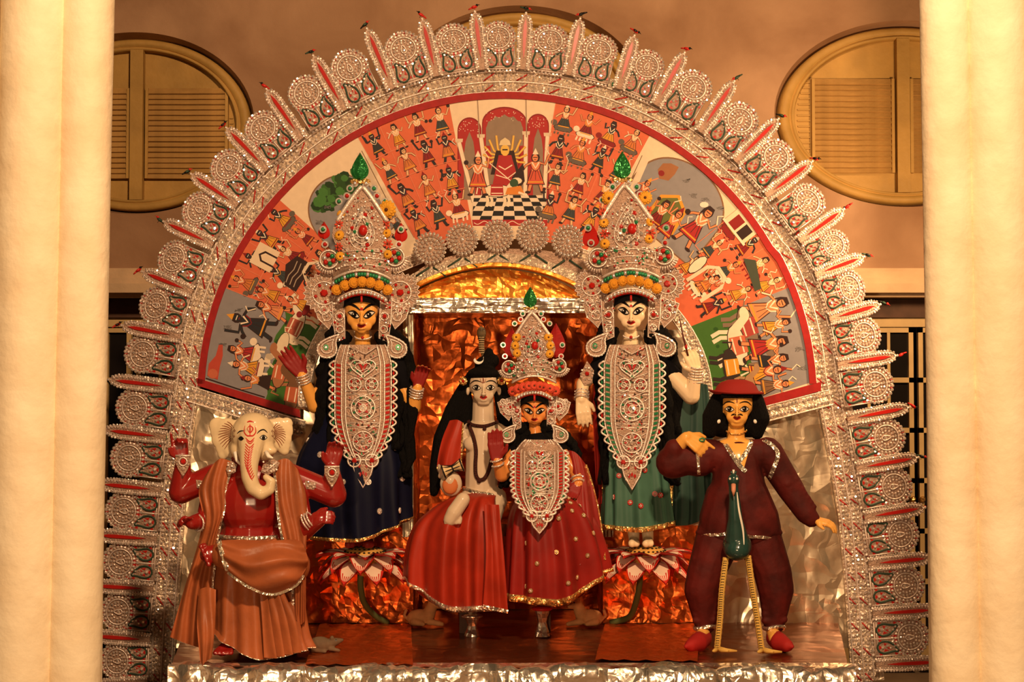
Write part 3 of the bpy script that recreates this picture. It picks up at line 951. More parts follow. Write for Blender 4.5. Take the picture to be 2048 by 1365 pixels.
# fan panel, units px, y outward 0..106
FW_, FH = 33.5, 106.0
fan = MB()
outl = [(-FW_, 0), (FW_, 0), (FW_, 64)] + [(FW_ * math.cos(a) * 1.06, 70 + 36 * math.sin(a)) for a in np.linspace(.05, PI - .05, 14)] + [(-FW_, 64)]
fan.prism([(p[0] * S, p[1] * S) for p in outl], .012)
fan_plate = fan.mesh('fan_plate', [PLATE])
q = MB()
cz = 70
octa_ring(q, (0, cz * S), 35 * S, 28, 3.5 * S, 1, .014)
octa_ring(q, (0, cz * S), 28 * S, 24, 2.9 * S, 0, .015)
octa_ring(q, (0, cz * S), 18 * S, 16, 2.8 * S, 1, .017)
octa_ring(q, (0, cz * S), 12.5 * S, 12, 2.2 * S, 0, .017)
ringtube(q, (0, cz * S), 23.5 * S, 1.5 * S, 0, .016); ringtube(q, (0, cz * S), 33.5 * S, .9 * S, 0, .014, 26)
for k in range(26):
    a = 2 * PI * k / 26; r0, r1 = 30 * S, 36 * S
    q.tube([(r0 * math.cos(a), cz * S + r0 * math.sin(a), .014), (r1 * math.cos(a), cz * S + r1 * math.sin(a), .014)], 1.1 * S, 4, 2 if k % 2 else 0)
dp = drop(0, cz, 6, 9); q.tube([(p[0] * S, p[1] * S, .019) for p in dp], 1.3 * S, 4, 0, closed=True)
q.gem((0, (cz - 2) * S, .018), 3.4 * S, 1, axis=(0, 0, 1))
rosette_me = q.mesh('rosette', [SILVER, BEAD, RED])
def paisley_me(sg):
    q = MB()
    pts = []
    for k in range(24):
        t = 2 * PI * k / 24
        x = 14.2 * math.sin(t) * (math.sin(t / 2) ** .9); y = 20.5 * math.cos(t)
        x += sg * 8.0 * max(0, y / 20.5) ** 2.2
        pts.append((x * S, (y + 26) * S, .015))
    q.tube(pts, 1.9 * S, 5, 0, closed=True)
    q.gem((0, 16 * S, .015), 4.0 * S, 1, axis=(0, 0, 1)); q.gem((-3 * S, 25 * S, .015), 3.4 * S, 1, axis=(0, 0, 1)); q.gem((2 * S, 31 * S, .015), 2.6 * S, 1, axis=(0, 0, 1))
    for (a, b, c) in (((-8, 18), (-3, 20), (-6, 27)), ((8, 18), (3, 20), (6, 28)), ((-4, 9), (4, 9), (0, 15)), ((1, 24), (6, 33), (0, 31))):
        q.prism([(p[0] * S, p[1] * S) for p in (a, b, c)], .003, 2, .012)
    return q.mesh('paisley', [DKGREEN, BEAD, RED])
pais = {1: paisley_me(1), -1: paisley_me(-1)}
q = MB()
for x in (-FW_ + 1.5, FW_ - 1.5, 0): q.tube([(x * S, 1 * S, .014), (x * S, 50 * S, .014)], 1.5 * S, 4, 0)
for y in (1.5, 6): q.tube([(-FW_ * S, y * S, .014), (FW_ * S, y * S, .014)], 1.2 * S, 4, 0)
for k in range(9): q.gem(((-29 + 7.25 * k) * S, -3 * S, .012), 3.4 * S, 1, axis=(0, 0, 1))
for (x, y) in ((-29, 50), (29, 50), (-29, 42), (29, 42), (-4, 42), (4, 42), (-29, 12), (29, 12), (-4, 12), (4, 12)):
    q.prism([((x - 3) * S, (y - 3) * S), ((x + 3) * S, (y - 2) * S), (x * S, (y + 4) * S)], .003, 2, .012)
grid_me = q.mesh('lattice', [SILVER, BEAD, RED])

# spike ornament, y outward 0..128
q = MB()
SW, SH = 13.5, 126.0
prof = [(-SW * .85, 0), (SW * .85, 0), (SW, 40), (SW, 95), (SW * .9, 108), (SW * .55, 120), (0, 127), (-SW * .55, 120), (-SW * .9, 108), (-SW, 95), (-SW, 40)]
q.prism([(p[0] * S, p[1] * S) for p in prof], .012)
spike_plate = q.mesh('spike_plate', [PLATE])
q = MB()
edge = resample(prof[1:] + [prof[0]], 5.2)
for p in edge:
    q.gem((p[0] * .98 * S, p[1] * S, .013), 2.9 * S, 1 if random.random() < .6 else 0, axis=(0, 0, 1)); q.gem((p[0] * .60 * S, (p[1] * .95 + 2) * S, .014), 2.3 * S, 0 if random.random() < .6 else 1, axis=(0, 0, 1))
q.tube([(p[0] * .78 * S, (p[1] * .97 + 1) * S, .014) for p in resample(prof[1:] + [prof[0]], 10)], 1.0 * S, 4, 0)
spike_beads = q.mesh('bead_edge', [SILVER, BEAD])
q = MB()
q.prism([(x * S, y * S) for (x, y) in ((0, 22), (2.6, 45), (3.6, 80), (3.2, 98), (0, 113), (-3.2, 98), (-3.6, 80), (-2.6, 45))], .006, 0, .011)
slit_me = q.mesh('red_leaf', [RED])
# tiny bird
def bird_mesh():
    q = MB()
    q.ball((0, 0, 0), (6.5 * S, 3.0 * S, 3.2 * S), 8, 6, 0)
    q.ball((6.0 * S, 0, 2.2 * S), 2.6 * S, 8, 6, 1)
    q.tube([(8 * S, 0, 2.4 * S), (12.5 * S, 0, 1.5 * S)], [1.2 * S, .2 * S], 5, 1)
    q.tube([(-5 * S, 0, 0), (-13 * S, 0, -1.5 * S)], [2.2 * S, 1.2 * S], 5, 0)
    q.ball((-1 * S, -2.4 * S, .6 * S), (5 * S, 1.2 * S, 2.3 * S), 7, 5, 2)
    q.tube([(0, 0, -2 * S), (0, 0, -7 * S)], .5 * S, 4, 2)
    return q
bird_var = [bird_mesh().mesh('bird', ms) for ms in ([REDP, BLACK, REDP], [DKGREEN, REDP, BLACK], [BLACK, REDP, DKGREEN], [REDP, BLACK, BLACK])]

tips = [(186, 1372), (187, 1270), (187, 1170), (193, 1069), (200, 967), (212, 860), (222, 760), (247, 652), (288, 545), (330, 445), (385, 350), (455, 258), (535, 181), (628, 114), (735, 60), (845, 41), (950, 26),
        (1052, 29), (1160, 40), (1268, 74), (1368, 108), (1467, 165), (1555, 240), (1622, 325), (1685, 420), (1725, 515), (1757, 610), (1790, 712), (1815, 815), (1832, 915), (1845, 1015), (1858, 1115), (1868, 1218), (1875, 1322)]
OUTER = [off(i, 44) for i in full]
def nearest(p): return min(range(len(OUTER)), key=lambda i: (OUTER[i][0] - p[0]) ** 2 + (OUTER[i][1] - p[1]) ** 2)
def orient(o, base, d, y):
    ux, uz = d[0], -d[1]
    l = math.hypot(ux, uz); ux /= l; uz /= l
    M = Matrix(((uz, ux, 0, 0), (0, 0, -1, 0), (-ux, uz, 0, 0), (0, 0, 0, 1)))
    M.translation = fa(*base) + Vector((0, y, 0)) - arch.location
    o.matrix_local = M
bases = []
for p in tips:
    i = nearest(p); b = OUTER[i]
    bases.append((b, (p[0] - b[0], p[1] - b[1]), math.hypot(p[0] - b[0], p[1] - b[1])))
for k, (b, d, L_) in enumerate(bases):
    o = link('spike_ornament', spike_plate, arch); orient(o, b, d, -.03)
    o.scale = (1, L_ / SH, 1)
    link('bead_edge', spike_beads, o); link('red_leaf', slit_me, o)
    bp = tips[k]; ux, uy = d[0] / L_, d[1] / L_
    bd = link('bird', bird_var[k % 4], arch)
    bd.location = fa(bp[0] + ux * 9, bp[1] + uy * 9) + Vector((0, -.03, 0)) - arch.location
    left = bp[0] < 1000
    bd.rotation_euler = (0, math.radians(random.uniform(15, 40)) * (-1 if left else 1), math.radians(180 if k % 3 == 0 else 0) + random.uniform(-.5, .5))
    if k + 1 < len(bases):
        b2, d2, L2 = bases[k + 1]
        mid = ((b[0] + b2[0]) / 2, (b[1] + b2[1]) / 2); i = nearest(mid); mid = OUTER[i]
        dm = (d[0] / L_ + d2[0] / L2, d[1] / L_ + d2[1] / L2)
        f = link('fan_ornament', fan_plate, arch); orient(f, mid, dm, -.016)
        ll_ = (L_ + L2) / 2 - 18
        f.scale = (min(1.06, math.hypot(b2[0] - b[0], b2[1] - b[1]) / 88.0 + .06), ll_ / FH, 1)
        link('rosette', rosette_me, f); link('lattice', grid_me, f)
        for sg in (-1, 1):
            pz = link('paisley', pais[sg], f); pz.location = (sg * 16.2 * S, 0, 0)

# ---------------------------------------------------------------- stage platform
FRONT = -1.06
stage = thing('stage_platform', 'low stage covered in dark copper and crumpled silver foil', 'stage', (0, -.4, ZG))
mb = MB(); 
rows = []
for j in range(10):
    y = FRONT + (AY + .62 - FRONT) * j / 9; xa_, xb_ = -1.47 - .30 * j / 9, 1.45 + .34 * j / 9
    rows.append([(xa_ + (xb_ - xa_) * i / 40, y, .004 * math.sin(i * 1.7 + j) + .003 * math.sin(j * 2.3 + i * .6) - .004) for i in range(41)])
mb.grid(rows, 0); mb.build('stage_top', FOILD, stage, 'dark copper foil floor')
mb = MB(); mb.box((0, (FRONT + AY + .6) / 2, (ZG - .02) / 2), (1.42, (AY + .6 - FRONT) / 2 - .02, (-.02 - ZG) / 2)); mb.build('stage_frame', DARKW, stage)
# crumpled silver foil hanging over the front edge
mb = MB(); rows = []
rr = random.Random(3)
NX = 90
jit = [[rr.uniform(-1, 1) for _ in range(NX + 1)] for _ in range(16)]
for j in range(16):
    row = []
    for i in range(NX + 1):
        x = -1.48 + 2.95 * i / NX
        if j < 4: y = FRONT + .07 - .03 * j; z = .004 + .010 * jit[j][i] + .008 * math.sin(i * .5) * (j > 0)
        else: y = FRONT - .04 - .03 * jit[j][i] - .02 * math.sin(i * .33 + j); z = .004 - (j - 3) * .045
        row.append((x, y, max(z, ZG + .01) if j else .006))
    rows.append(row)
mb.grid(rows, 0); mb.build('front_foil', FOILF, stage, 'crumpled silver foil over the stage front')
# copper foil sheets lying on the stage, left and right of the centre
for (p, nm) in (([(640, 1250), (822, 1250), (826, 1332), (610, 1332)], 'a'), ([(1210, 1250), (1400, 1250), (1395, 1325), (1190, 1322)], 'b')):
    m = MB(); pts = []
    for (px, py) in p:
        D = FPX * 1.15 / 1.0
        # intersect pixel ray with the stage top
        d = W(px, py, 0) - CAMLOC; t = (0.006 - CAMLOC.z) / d.z; pts.append(CAMLOC + d * t)
    n = 14; rows = []
    for j in range(n + 1):
        v = j / n
        rows.append([pts[0].lerp(pts[1], i / n).lerp(pts[3].lerp(pts[2], i / n), v) + Vector((0, 0, .004 + .004 * math.sin(i * 2.1 + j * 1.3))) for i in range(n + 1)])
    m.grid(rows, 0); m.build('copper_sheet', FOILC, stage)

# ---------------------------------------------------------------- silver foil screens beside the alcove (left and right)
def foil_panel(name, quad, matl, parent=None, Y=AY + .03, amp=.004, nx=26, nz=26, seed=1, th=.01):
    r = random.Random(seed)
    f = FR(Y); P = [f(*p) for p in quad]
    rows = []
    for j in range(nz + 1):
        row = []
        for i in range(nx + 1):
            p = P[0].lerp(P[1], i / nx).lerp(P[3].lerp(P[2], i / nx), j / nz)
            e = 0 if i in (0, nx) or j in (0, nz) else 1
            row.append(p + Vector((0, e * amp * (r.uniform(-1, 1) + .8 * math.sin(i * .9 + j * .5 + seed)), 0)))
        rows.append(row)
    m = MB(); m.grid(rows, 0)
    back = [p + Vector((0, th + amp * 2, 0)) for p in P]
    m.add(back, [(0, 1, 2, 3)], 0, False)
    return m.build(name, matl, parent)
scl = thing('foil_screen', 'silver foil screen behind the elephant-headed statue', 'screen', fa(500, 1240))
foil_panel('foil_sheet', [(352, 770), (640, 850), (640, 1262), (330, 1300)], FOILS, scl, seed=4)
scr = thing('foil_screen', 'silver foil screen behind the maroon-dressed statue', 'screen', fa(1560, 1240))
foil_panel('foil_sheet', [(1400, 850), (1668, 780), (1722, 1300), (1390, 1262)], FOILS, scr, seed=9)

# ---------------------------------------------------------------- alcove in the middle
alc = thing('shrine_alcove', 'copper foil lined alcove with silver lintel behind the seated pair', 'alcove', fa(1016, 1248))
BYk = AY + .55
fb_ = FR(BYk)
xl, xr = fa(826, 900).x, fa(1206, 900).x
zt, zb = fa(0, 626).z, 0.0
def sheet(name, c, matl, parent, n=22, amp=.006, seed=0):
    """bilinear crumpled sheet through 4 corners"""
    r = random.Random(seed); c = [Vector(p) for p in c]
    nrm = (c[1] - c[0]).cross(c[3] - c[0]).normalized()
    rows = [[c[0].lerp(c[1], i / n).lerp(c[3].lerp(c[2], i / n), j / n) + nrm * amp * (r.uniform(-1, 1) + math.sin(i * .8 + j * .6)) * (0 if i in (0, n) or j in (0, n) else 1) for i in range(n + 1)] for j in range(n + 1)]
    m = MB(); m.grid(rows, 0); return m.build(name, matl, parent, fixn=False)
sheet('back_panel', [(xl, BYk, zt), (xr, BYk, zt), (xr, BYk, zb), (xl, BYk, zb)], FOILC, alc, seed=2)
sheet('side_panel', [(xl, AY, zt), (xl, BYk, zt), (xl, BYk, zb), (xl, AY, zb)], FOILC, alc, seed=3)
sheet('side_panel', [(xr, BYk, zt), (xr, AY, zt), (xr, AY, zb), (xr, BYk, zb)], FOILC, alc, seed=5)
m = MB(); m.box(((xl + xr) / 2, (AY + BYk) / 2, zt + .01), ((xr - xl) / 2, (BYk - AY) / 2, .01)); m.build('soffit', FOILD, alc)
# surround: silver jambs, copper dado boxes, lunette, lintel
def slab(name, x0, x1, y0, y1, Y, th, matl, parent, seed=0, amp=.004, n=16):
    f = FR(Y); a, b, c, d = f(x0, y0), f(x1, y0), f(x1, y1), f(x0, y1)
    c.x = b.x; d.x = a.x; b.z = a.z; d.z = c.z
    m = MB(); m.box(((a.x + b.x) / 2, Y + th / 2 + .012, (a.z + d.z) / 2), ((b.x - a.x) / 2, th / 2, (a.z - d.z) / 2)); 
    r = random.Random(seed)
    rows = [[a.lerp(b, i / n).lerp(d.lerp(c, i / n), j / n) + Vector((0, amp * r.uniform(-1, 1) + .006, 0)) for i in range(n + 1)] for j in range(n + 1)]
    m.grid(rows, 0)
    return m.build(name, matl, parent, fixn=False)
slab('jamb', 806, 827, 600, 1075, AY - .03, .05, FOILS, alc, 1)
slab('jamb', 1205, 1226, 600, 1075, AY - .03, .05, FOILS, alc, 2)
slab('lintel', 800, 1232, 596, 626, AY - .05, .10, FOILF, alc, 3)
# lunette
m = MB(); top = []; bot = []
for k in range(31):
    x = 812 + (1176 - 812) * k / 30; u = (x - 994) / 182
    top.append((x, 538 + 56 * u * u)); bot.append((x, 600))
rows = []
rl = random.Random(8)
for j in range(9):
    rows.append([fa(t[0], t[1] + (b[1] - t[1]) * j / 8) + Vector((0, .02 + .006 * rl.uniform(-1, 1), 0)) for t, b in zip(top, bot)])
m.grid(rows, 0, smooth=False); m.build('lunette', FOILG, alc, 'gold orange foil lunette', fixn=False)
# arch rim over the lunette (a shallow hood)
m = MB()
A = [(t[0] + (t[0] - 994) * .02, t[1] - 12) for t in top]; 
m.grid([[fa(*p) + Vector((0, .03, 0)) for p in A], [fa(*p) + Vector((0, -.09, 0)) for p in A], [fa(p[0], p[1] + 9) + Vector((0, -.09, 0)) for p in A], [fa(p[0], p[1] + 9) + Vector((0, .03, 0)) for p in A]], 0, smooth=False)
m.build('hood', FOILG, alc)
m = MB()
A2 = [(t[0] + (t[0] - 994) * .03, t[1] - 14) for t in top]
m.grid([[fa(p[0], p[1] - 18) + Vector((0, .0, 0)) for p in A2], [fa(p[0], p[1] - 18) + Vector((0, -.075, 0)) for p in A2], [fa(p[0], p[1] + 4) + Vector((0, -.095, 0)) for p in A2], [fa(p[0], p[1] + 4) + Vector((0, -.0, 0)) for p in A2]], 0, smooth=False)
m.build('hood_band', MESHY, alc)
# silver wall pieces beside the lunette, hidden behind the crowns
# five big rosettes
q = MB()
rr_ = 33
q.prism([(rr_ * .8 * S * math.cos(2 * PI * k / 24), rr_ * .8 * S * math.sin(2 * PI * k / 24)) for k in range(24)], .01, 0)
for (r, n, b, mm) in ((29, 24, 4.0, 1), (19, 15, 3.4, 1), (11.5, 9, 3.0, 1)):
    for k in range(n):
        a = 2 * PI * k / n
        ax = Vector((math.cos(a), math.sin(a), 0))
        q.ball((r * S * ax.x, r * S * ax.y, .014), (b * 1.25 * S, b * .92 * S, b * .8 * S), 7, 5, mm, rot=Matrix.Rotation(a, 3, 'Z'))
ringtube(q, (0, 0), 24.5 * S, 1.5 * S, 0, .013, 26); ringtube(q, (0, 0), 15.5 * S, 1.2 * S, 0, .014, 20)
q.ball((0, 0, .014), (4 * S, 6.5 * S, 4 * S), 8, 6, 1)
ros_me = q.mesh('big_rosette', [PLATE, BEAD])
for (x, y) in ((862, 501), (925, 483), (995, 476), (1065, 475), (1134, 486)):
    o = link('big_rosette', ros_me, alc)
    M = Matrix(((1, 0, 0, 0), (0, 0, -1, 0), (0, 1, 0, 0), (0, 0, 0, 1))); M.translation = fa(x, y) + Vector((0, -.09, 0)) - alc.location
    o.matrix_local = M
    for sg in (-1, 1):
        l = MB(); l.tube([fa(x + sg * 4, y + 34, -34), fa(x + sg * 30, y + 52, -34)], .005, 4); l.build('diagonal_cord', DKGREEN, alc)
m = MB(); pts = [(838, 540), (862, 524), (925, 506), (995, 498), (1065, 498), (1134, 508), (1168, 522)]
m.grid([[fa(p[0], p[1], -30) for p in pts], [fa(p[0], p[1] + 28, -30) for p in pts], [fa(p[0], p[1] + 28, -26) for p in pts]], 0, smooth=False)
m.build('rosette_band', PLATE, alc)

# copper plinth boxes left and right of the alcove
for (x0, x1, lab, sd) in ((600, 826, 'copper foil wall piece left of the alcove, behind the navy-skirted statue', 5), (1206, 1412, 'copper foil wall piece right of the alcove, behind the green-skirted statue', 6)):
    pt = thing('foil_dado', lab, 'panel', fa((x0 + x1) / 2, 1246))
    slab('dado_front', x0, x1, 1052, 1247, AY - .02, .05, FOILC, pt, sd, amp=.010, n=20)
    slab('upper_sheet', x0 + 8, x1 - 8 if x0 > 1000 else x1 - 16, 660, 1056, AY + .02, .04, FOILS, pt, sd + 3, amp=.006)
# ================================================================== FIGURE TOOLS
# points are (px, py, depth) triples in px units; py grows downward, depth grows away from the viewer
def V(*a): return Vector(a)
class Fig:
    def __init__(s, Y, root):
        s.f = FR(Y); s.root = root; s.pr = []
    def rc(s, p0, r0, p1, r1, tag=0, palm=None):
        s.pr.append(('c', Vector(p0), r0, Vector(p1), r1, tag, palm))
    def el(s, c, r, tag=0, rot=None, palm=None):
        s.pr.append(('e', Vector(c), Vector(r), rot, None, tag, palm))
    def chain(s, pts, rs, tag=0, palm=None):
        for i in range(len(pts) - 1): s.rc(pts[i], rs[i], pts[i + 1], rs[i + 1], tag, palm)
    def P(s, q): return s.f(q[0], q[1], q[2])
    def hand(s, w, f, n, t, L, curl=0.35, tag=0, palmtag=None, spread=.12, thumb=1.0, curls=None, tipmat=None):
        """wrist w, finger direction f, palm normal n, thumb side t, length L"""
        w = Vector(w); f = Vector(f).normalized(); n = Vector(n); n = (n - f * n.dot(f)).normalized(); t = Vector(t); t = (t - f * t.dot(f) - n * t.dot(n)).normalized()
        pm = (n, palmtag) if palmtag is not None else None
        for o in (-1.25, -.42, .42, 1.25):
            s.rc(w + t * o * .085 * L, .095 * L, w + f * .47 * L + t * o * .15 * L, .085 * L, tag, pm)
        lens = [.36, .44, .47, .40]     # little .. index
        for i, o in enumerate((-1.25, -.42, .42, 1.25)):
            cu = curls[i] if curls else curl
            b = w + f * .48 * L + t * o * .155 * L
            d = (f + t * o * spread).normalized(); ang = 0.0
            ln = lens[i] * L; r = .066 * L
            for k, part in enumerate((.42, .32, .26)):
                ang += cu * (1.0 if k else .7)
                dd = d * math.cos(ang) + n * math.sin(ang)
                e = b + dd * ln * part
                s.rc(b, r, e, r * .9, tag, pm); b = e; r *= .88
        b = w + f * .10 * L + t * .13 * L
        d = (t * .75 * thumb + f * .62 + n * .25).normalized()
        e = b + d * .24 * L; s.rc(b, .095 * L, e, .078 * L, tag, pm)
        d = (t * .25 * thumb + f * .85 + n * .3).normalized()
        s.rc(e, .076 * L, e + d * .2 * L, .055 * L, tag, pm)
    def build(s, name, mats, voxel=.0042, smooth=4, parent=None, paint=None, label=None):
        k = s.f.s
        mb = MB()
        for p in s.pr:
            if p[0] == 'c':
                _, a, ra, b, rb, _, _ = p
                A, B = s.P(a), s.P(b); ra *= k; rb *= k
                ax = B - A; L = ax.length
                if L < 1e-6: mb.ball(A, max(ra, rb), 14, 10); continue
                ax.normalize(); u = ax.orthogonal().normalized(); w = ax.cross(u)
                rows = []; n = 14
                def ring(c, r): rows.append([c + (u * math.cos(2 * PI * i / n) + w * math.sin(2 * PI * i / n)) * max(r, 1e-5) for i in range(n)])
                for th in (.02, .5, 1.0): ring(A - ax * ra * math.cos(th), ra * math.sin(th))
                ring(A, ra); ring(B, rb)
                for th in (1.0, .5, .02): ring(B + ax * rb * math.cos(th), rb * math.sin(th))
                mb.grid(rows, 0, closed=True)
                o = len(mb.v); c0 = o - len(rows) * n
                mb.f.append(list(range(c0, c0 + n))[::-1]); mb.m.append(0); mb.sm.append(True)
                mb.f.append(list(range(o - n, o))); mb.m.append(0); mb.sm.append(True)
            else:
                _, c, r, rot, _, _, _ = p
                R = None
                if rot is not None: R = rot
                mb.ball(s.P(c), Vector((r.x * k, r.z * k, r.y * k)), 20, 14, 0, rot=R)
        me = mb.mesh('tmp', [mats[0]])
        bm = bmesh.new(); bm.from_mesh(me); bmesh.ops.recalc_face_normals(bm, faces=bm.faces); bm.to_mesh(me); bm.free()
        ob = bpy.data.objects.new('tmp', me); COL.objects.link(ob)
        md = ob.modifiers.new('r', 'REMESH'); md.mode = 'VOXEL'; md.voxel_size = voxel; md.use_smooth_shade = True
        sm = ob.modifiers.new('s', 'SMOOTH'); sm.iterations = smooth; sm.factor = .5
        dg = bpy.context.evaluated_depsgraph_get()
        me2 = bpy.data.meshes.new_from_object(ob.evaluated_get(dg))
        bpy.data.objects.remove(ob); bpy.data.meshes.remove(me)
        # tags by nearest primitive
        nf = len(me2.polygons)
        C = np.empty(nf * 3); me2.polygons.foreach_get('center', C); C = C.reshape(-1, 3)
        NN = np.empty(nf * 3); me2.polygons.foreach_get('normal', NN); NN = NN.reshape(-1, 3)
        best = np.full(nf, 1e9); tag = np.zeros(nf, int)
        for p in s.pr:
            if p[0] == 'c':
                _, a, ra, b, rb, tg, pm = p
                A = np.array(s.P(a)); B = np.array(s.P(b)); ba = B - A
                h = np.clip(((C - A) @ ba) / max(ba @ ba, 1e-12), 0, 1)
                d = np.linalg.norm(C - A - h[:, None] * ba, axis=1) - (ra + (rb - ra) * h) * k
            else:
                _, c, r, rot, _, tg, pm = p
                q = C - np.array(s.P(c))
                if rot is not None: q = q @ np.array(rot)
                rr = np.array((r.x, r.z, r.y)) * k
                k0 = np.linalg.norm(q / rr, axis=1); k1 = np.linalg.norm(q / (rr * rr), axis=1)
                d = k0 * (k0 - 1) / np.maximum(k1, 1e-9)
            sel = d < best
            best[sel] = d[sel]
            tv = np.full(nf, tg)
            if pm is not None:
                pn = np.array((pm[0].x, pm[0].z, -pm[0].y))
                tv[(NN @ pn) > .15] = pm[1]
            tag[sel] = tv[sel]
        if paint: tag = paint(C, NN, tag)
        me2.materials.clear()
        for m_ in mats: me2.materials.append(m_)
        me2.polygons.foreach_set('material_index', tag.astype(np.int32))
        me2.polygons.foreach_set('use_smooth', [True] * nf)
        s.bvh = BVHTree.FromPolygons([v.co.copy() for v in me2.vertices], [tuple(p.vertices) for p in me2.polygons])
        og = root_loc(parent or s.root)
        me2.transform(Matrix.Translation(-og)); me2.name = name
        me2.update()
        return link(name, me2, parent or s.root, label)
    # ---- painted features projected on the built surface
    def hit(s, px, py, eps):
        d = (W(px, py, 0) - CAMLOC).normalized()
        h = s.bvh.ray_cast(CAMLOC, d)
        if h[0] is None: return None
        return h[0] - d * eps
    def lens(s, mb, top, bot, m, eps=.0012, rows=4):
        R = []
        for j in range(rows + 1):
            row = []
            for a, b in zip(top, bot):
                q = s.hit(a[0] + (b[0] - a[0]) * j / rows, a[1] + (b[1] - a[1]) * j / rows, eps)
                if q is None: q = s.P((a[0], a[1], 0)) if not row else row[-1]
                row.append(q)
            R.append(row)
        mb.grid(R, m)
    def dot(s, mb, c, rx, ry, m, eps=.0016, n=9):
        t = [(c[0] - rx * math.cos(PI * k / n), c[1] - ry * math.sin(PI * k / n)) for k in range(n + 1)]
        b = [(c[0] - rx * math.cos(PI * k / n), c[1] + ry * math.sin(PI * k / n)) for k in range(n + 1)]
        s.lens(mb, t, b, m, eps)
    def stroke(s, mb, pts, w, m, eps=.0016, taper=True, n=12):
        pts = crom(pts, n) if len(pts) > 2 else [tuple(np.array(pts[0]) + (np.array(pts[1]) - np.array(pts[0])) * i / (n - 1)) for i in range(n)]
        t, b = [], []
        for i, p in enumerate(pts):
            a = pts[max(i - 1, 0)]; c = pts[min(i + 1, n - 1)]
            tx, ty = c[0] - a[0], c[1] - a[1]; l = math.hypot(tx, ty) or 1
            ww = w * (.25 + .75 * math.sin(PI * min(.98, (i + .35) / (n - .3)))) / 2 if taper else w / 2
            t.append((p[0] + ty / l * ww, p[1] - tx / l * ww)); b.append((p[0] - ty / l * ww, p[1] + tx / l * ww))
        s.lens(mb, t, b, m, eps, 2)

FACEM = [BLACK, WHITEP, REDP, mat('brown_line', (.22, .05, .02), .5)]
def face_goddess(g, cx, ey, hw, lipy, parent, bindi=True):
    mb = MB()
    for sg in (-1, 1):
        i0, o0 = cx + sg * .10 * hw, cx + sg * .80 * hw
        n = 13
        def curve(k_up, k_dn, shrink=0.0):
            t, b = [], []
            for k in range(n):
                u = k / (n - 1); x = i0 + (o0 - i0) * (u * (1 - 2 * shrink) + shrink)
                base = ey + .09 * hw - .26 * hw * u
                t.append((x, base - k_up * hw * math.sin(PI * u ** .85) ** .9)); b.append((x, base + k_dn * hw * math.sin(PI * u ** .8) ** .9))
            return t, b
        t, b = curve(.25, .20); g.lens(mb, t, b, 0, .0014)
        t, b = curve(.135, .10, .08); g.lens(mb, t, b, 1, .0026)
        ex = i0 + (o0 - i0) * .47
        g.dot(mb, (ex, ey - .03 * hw), .145 * hw, .14 * hw, 0, .0040)
        g.dot(mb, (ex - .04 * hw, ey - .07 * hw), .04 * hw, .04 * hw, 1, .0052)
        g.stroke(mb, [(cx + sg * .08 * hw, ey - .28 * hw), (cx + sg * .34 * hw, ey - .50 * hw), (cx + sg * .62 * hw, ey - .62 * hw), (cx + sg * .93 * hw, ey - .58 * hw)], .15 * hw, 0, .0016)
        g.stroke(mb, [(cx + sg * .06 * hw, lipy - .30 * hw), (cx + sg * .12 * hw, lipy - .25 * hw)], .05 * hw, 3)
    if bindi: g.dot(mb, (cx, ey - .36 * hw), .085 * hw, .085 * hw, 2, .002)
    lips(g, mb, cx, lipy, .27 * hw, .12 * hw)
    return mb.build('face_paint', FACEM, parent, 'long painted eyes, black brows and red lips', fixn=False)
def lips(g, mb, cx, y, w, h):
    n = 11
    t = [(cx - w + 2 * w * k / (n - 1), y - h * .3 - h * .5 * abs(math.sin(2 * PI * k / (n - 1))) ** .7 + (.35 * h if k in (0, n - 1) else 0) - .25 * h * abs(2 * k / (n - 1) - 1)) for k in range(n)]
    b = [(cx - w + 2 * w * k / (n - 1), y + h * math.sin(PI * k / (n - 1)) - .25 * h * abs(2 * k / (n - 1) - 1)) for k in range(n)]
    g.lens(mb, t, b, 2, .0018)
    g.stroke(mb, [(cx - w, y - .3 * h), (cx, y + .05 * h), (cx + w, y - .3 * h)], h * .22, 0, .003)
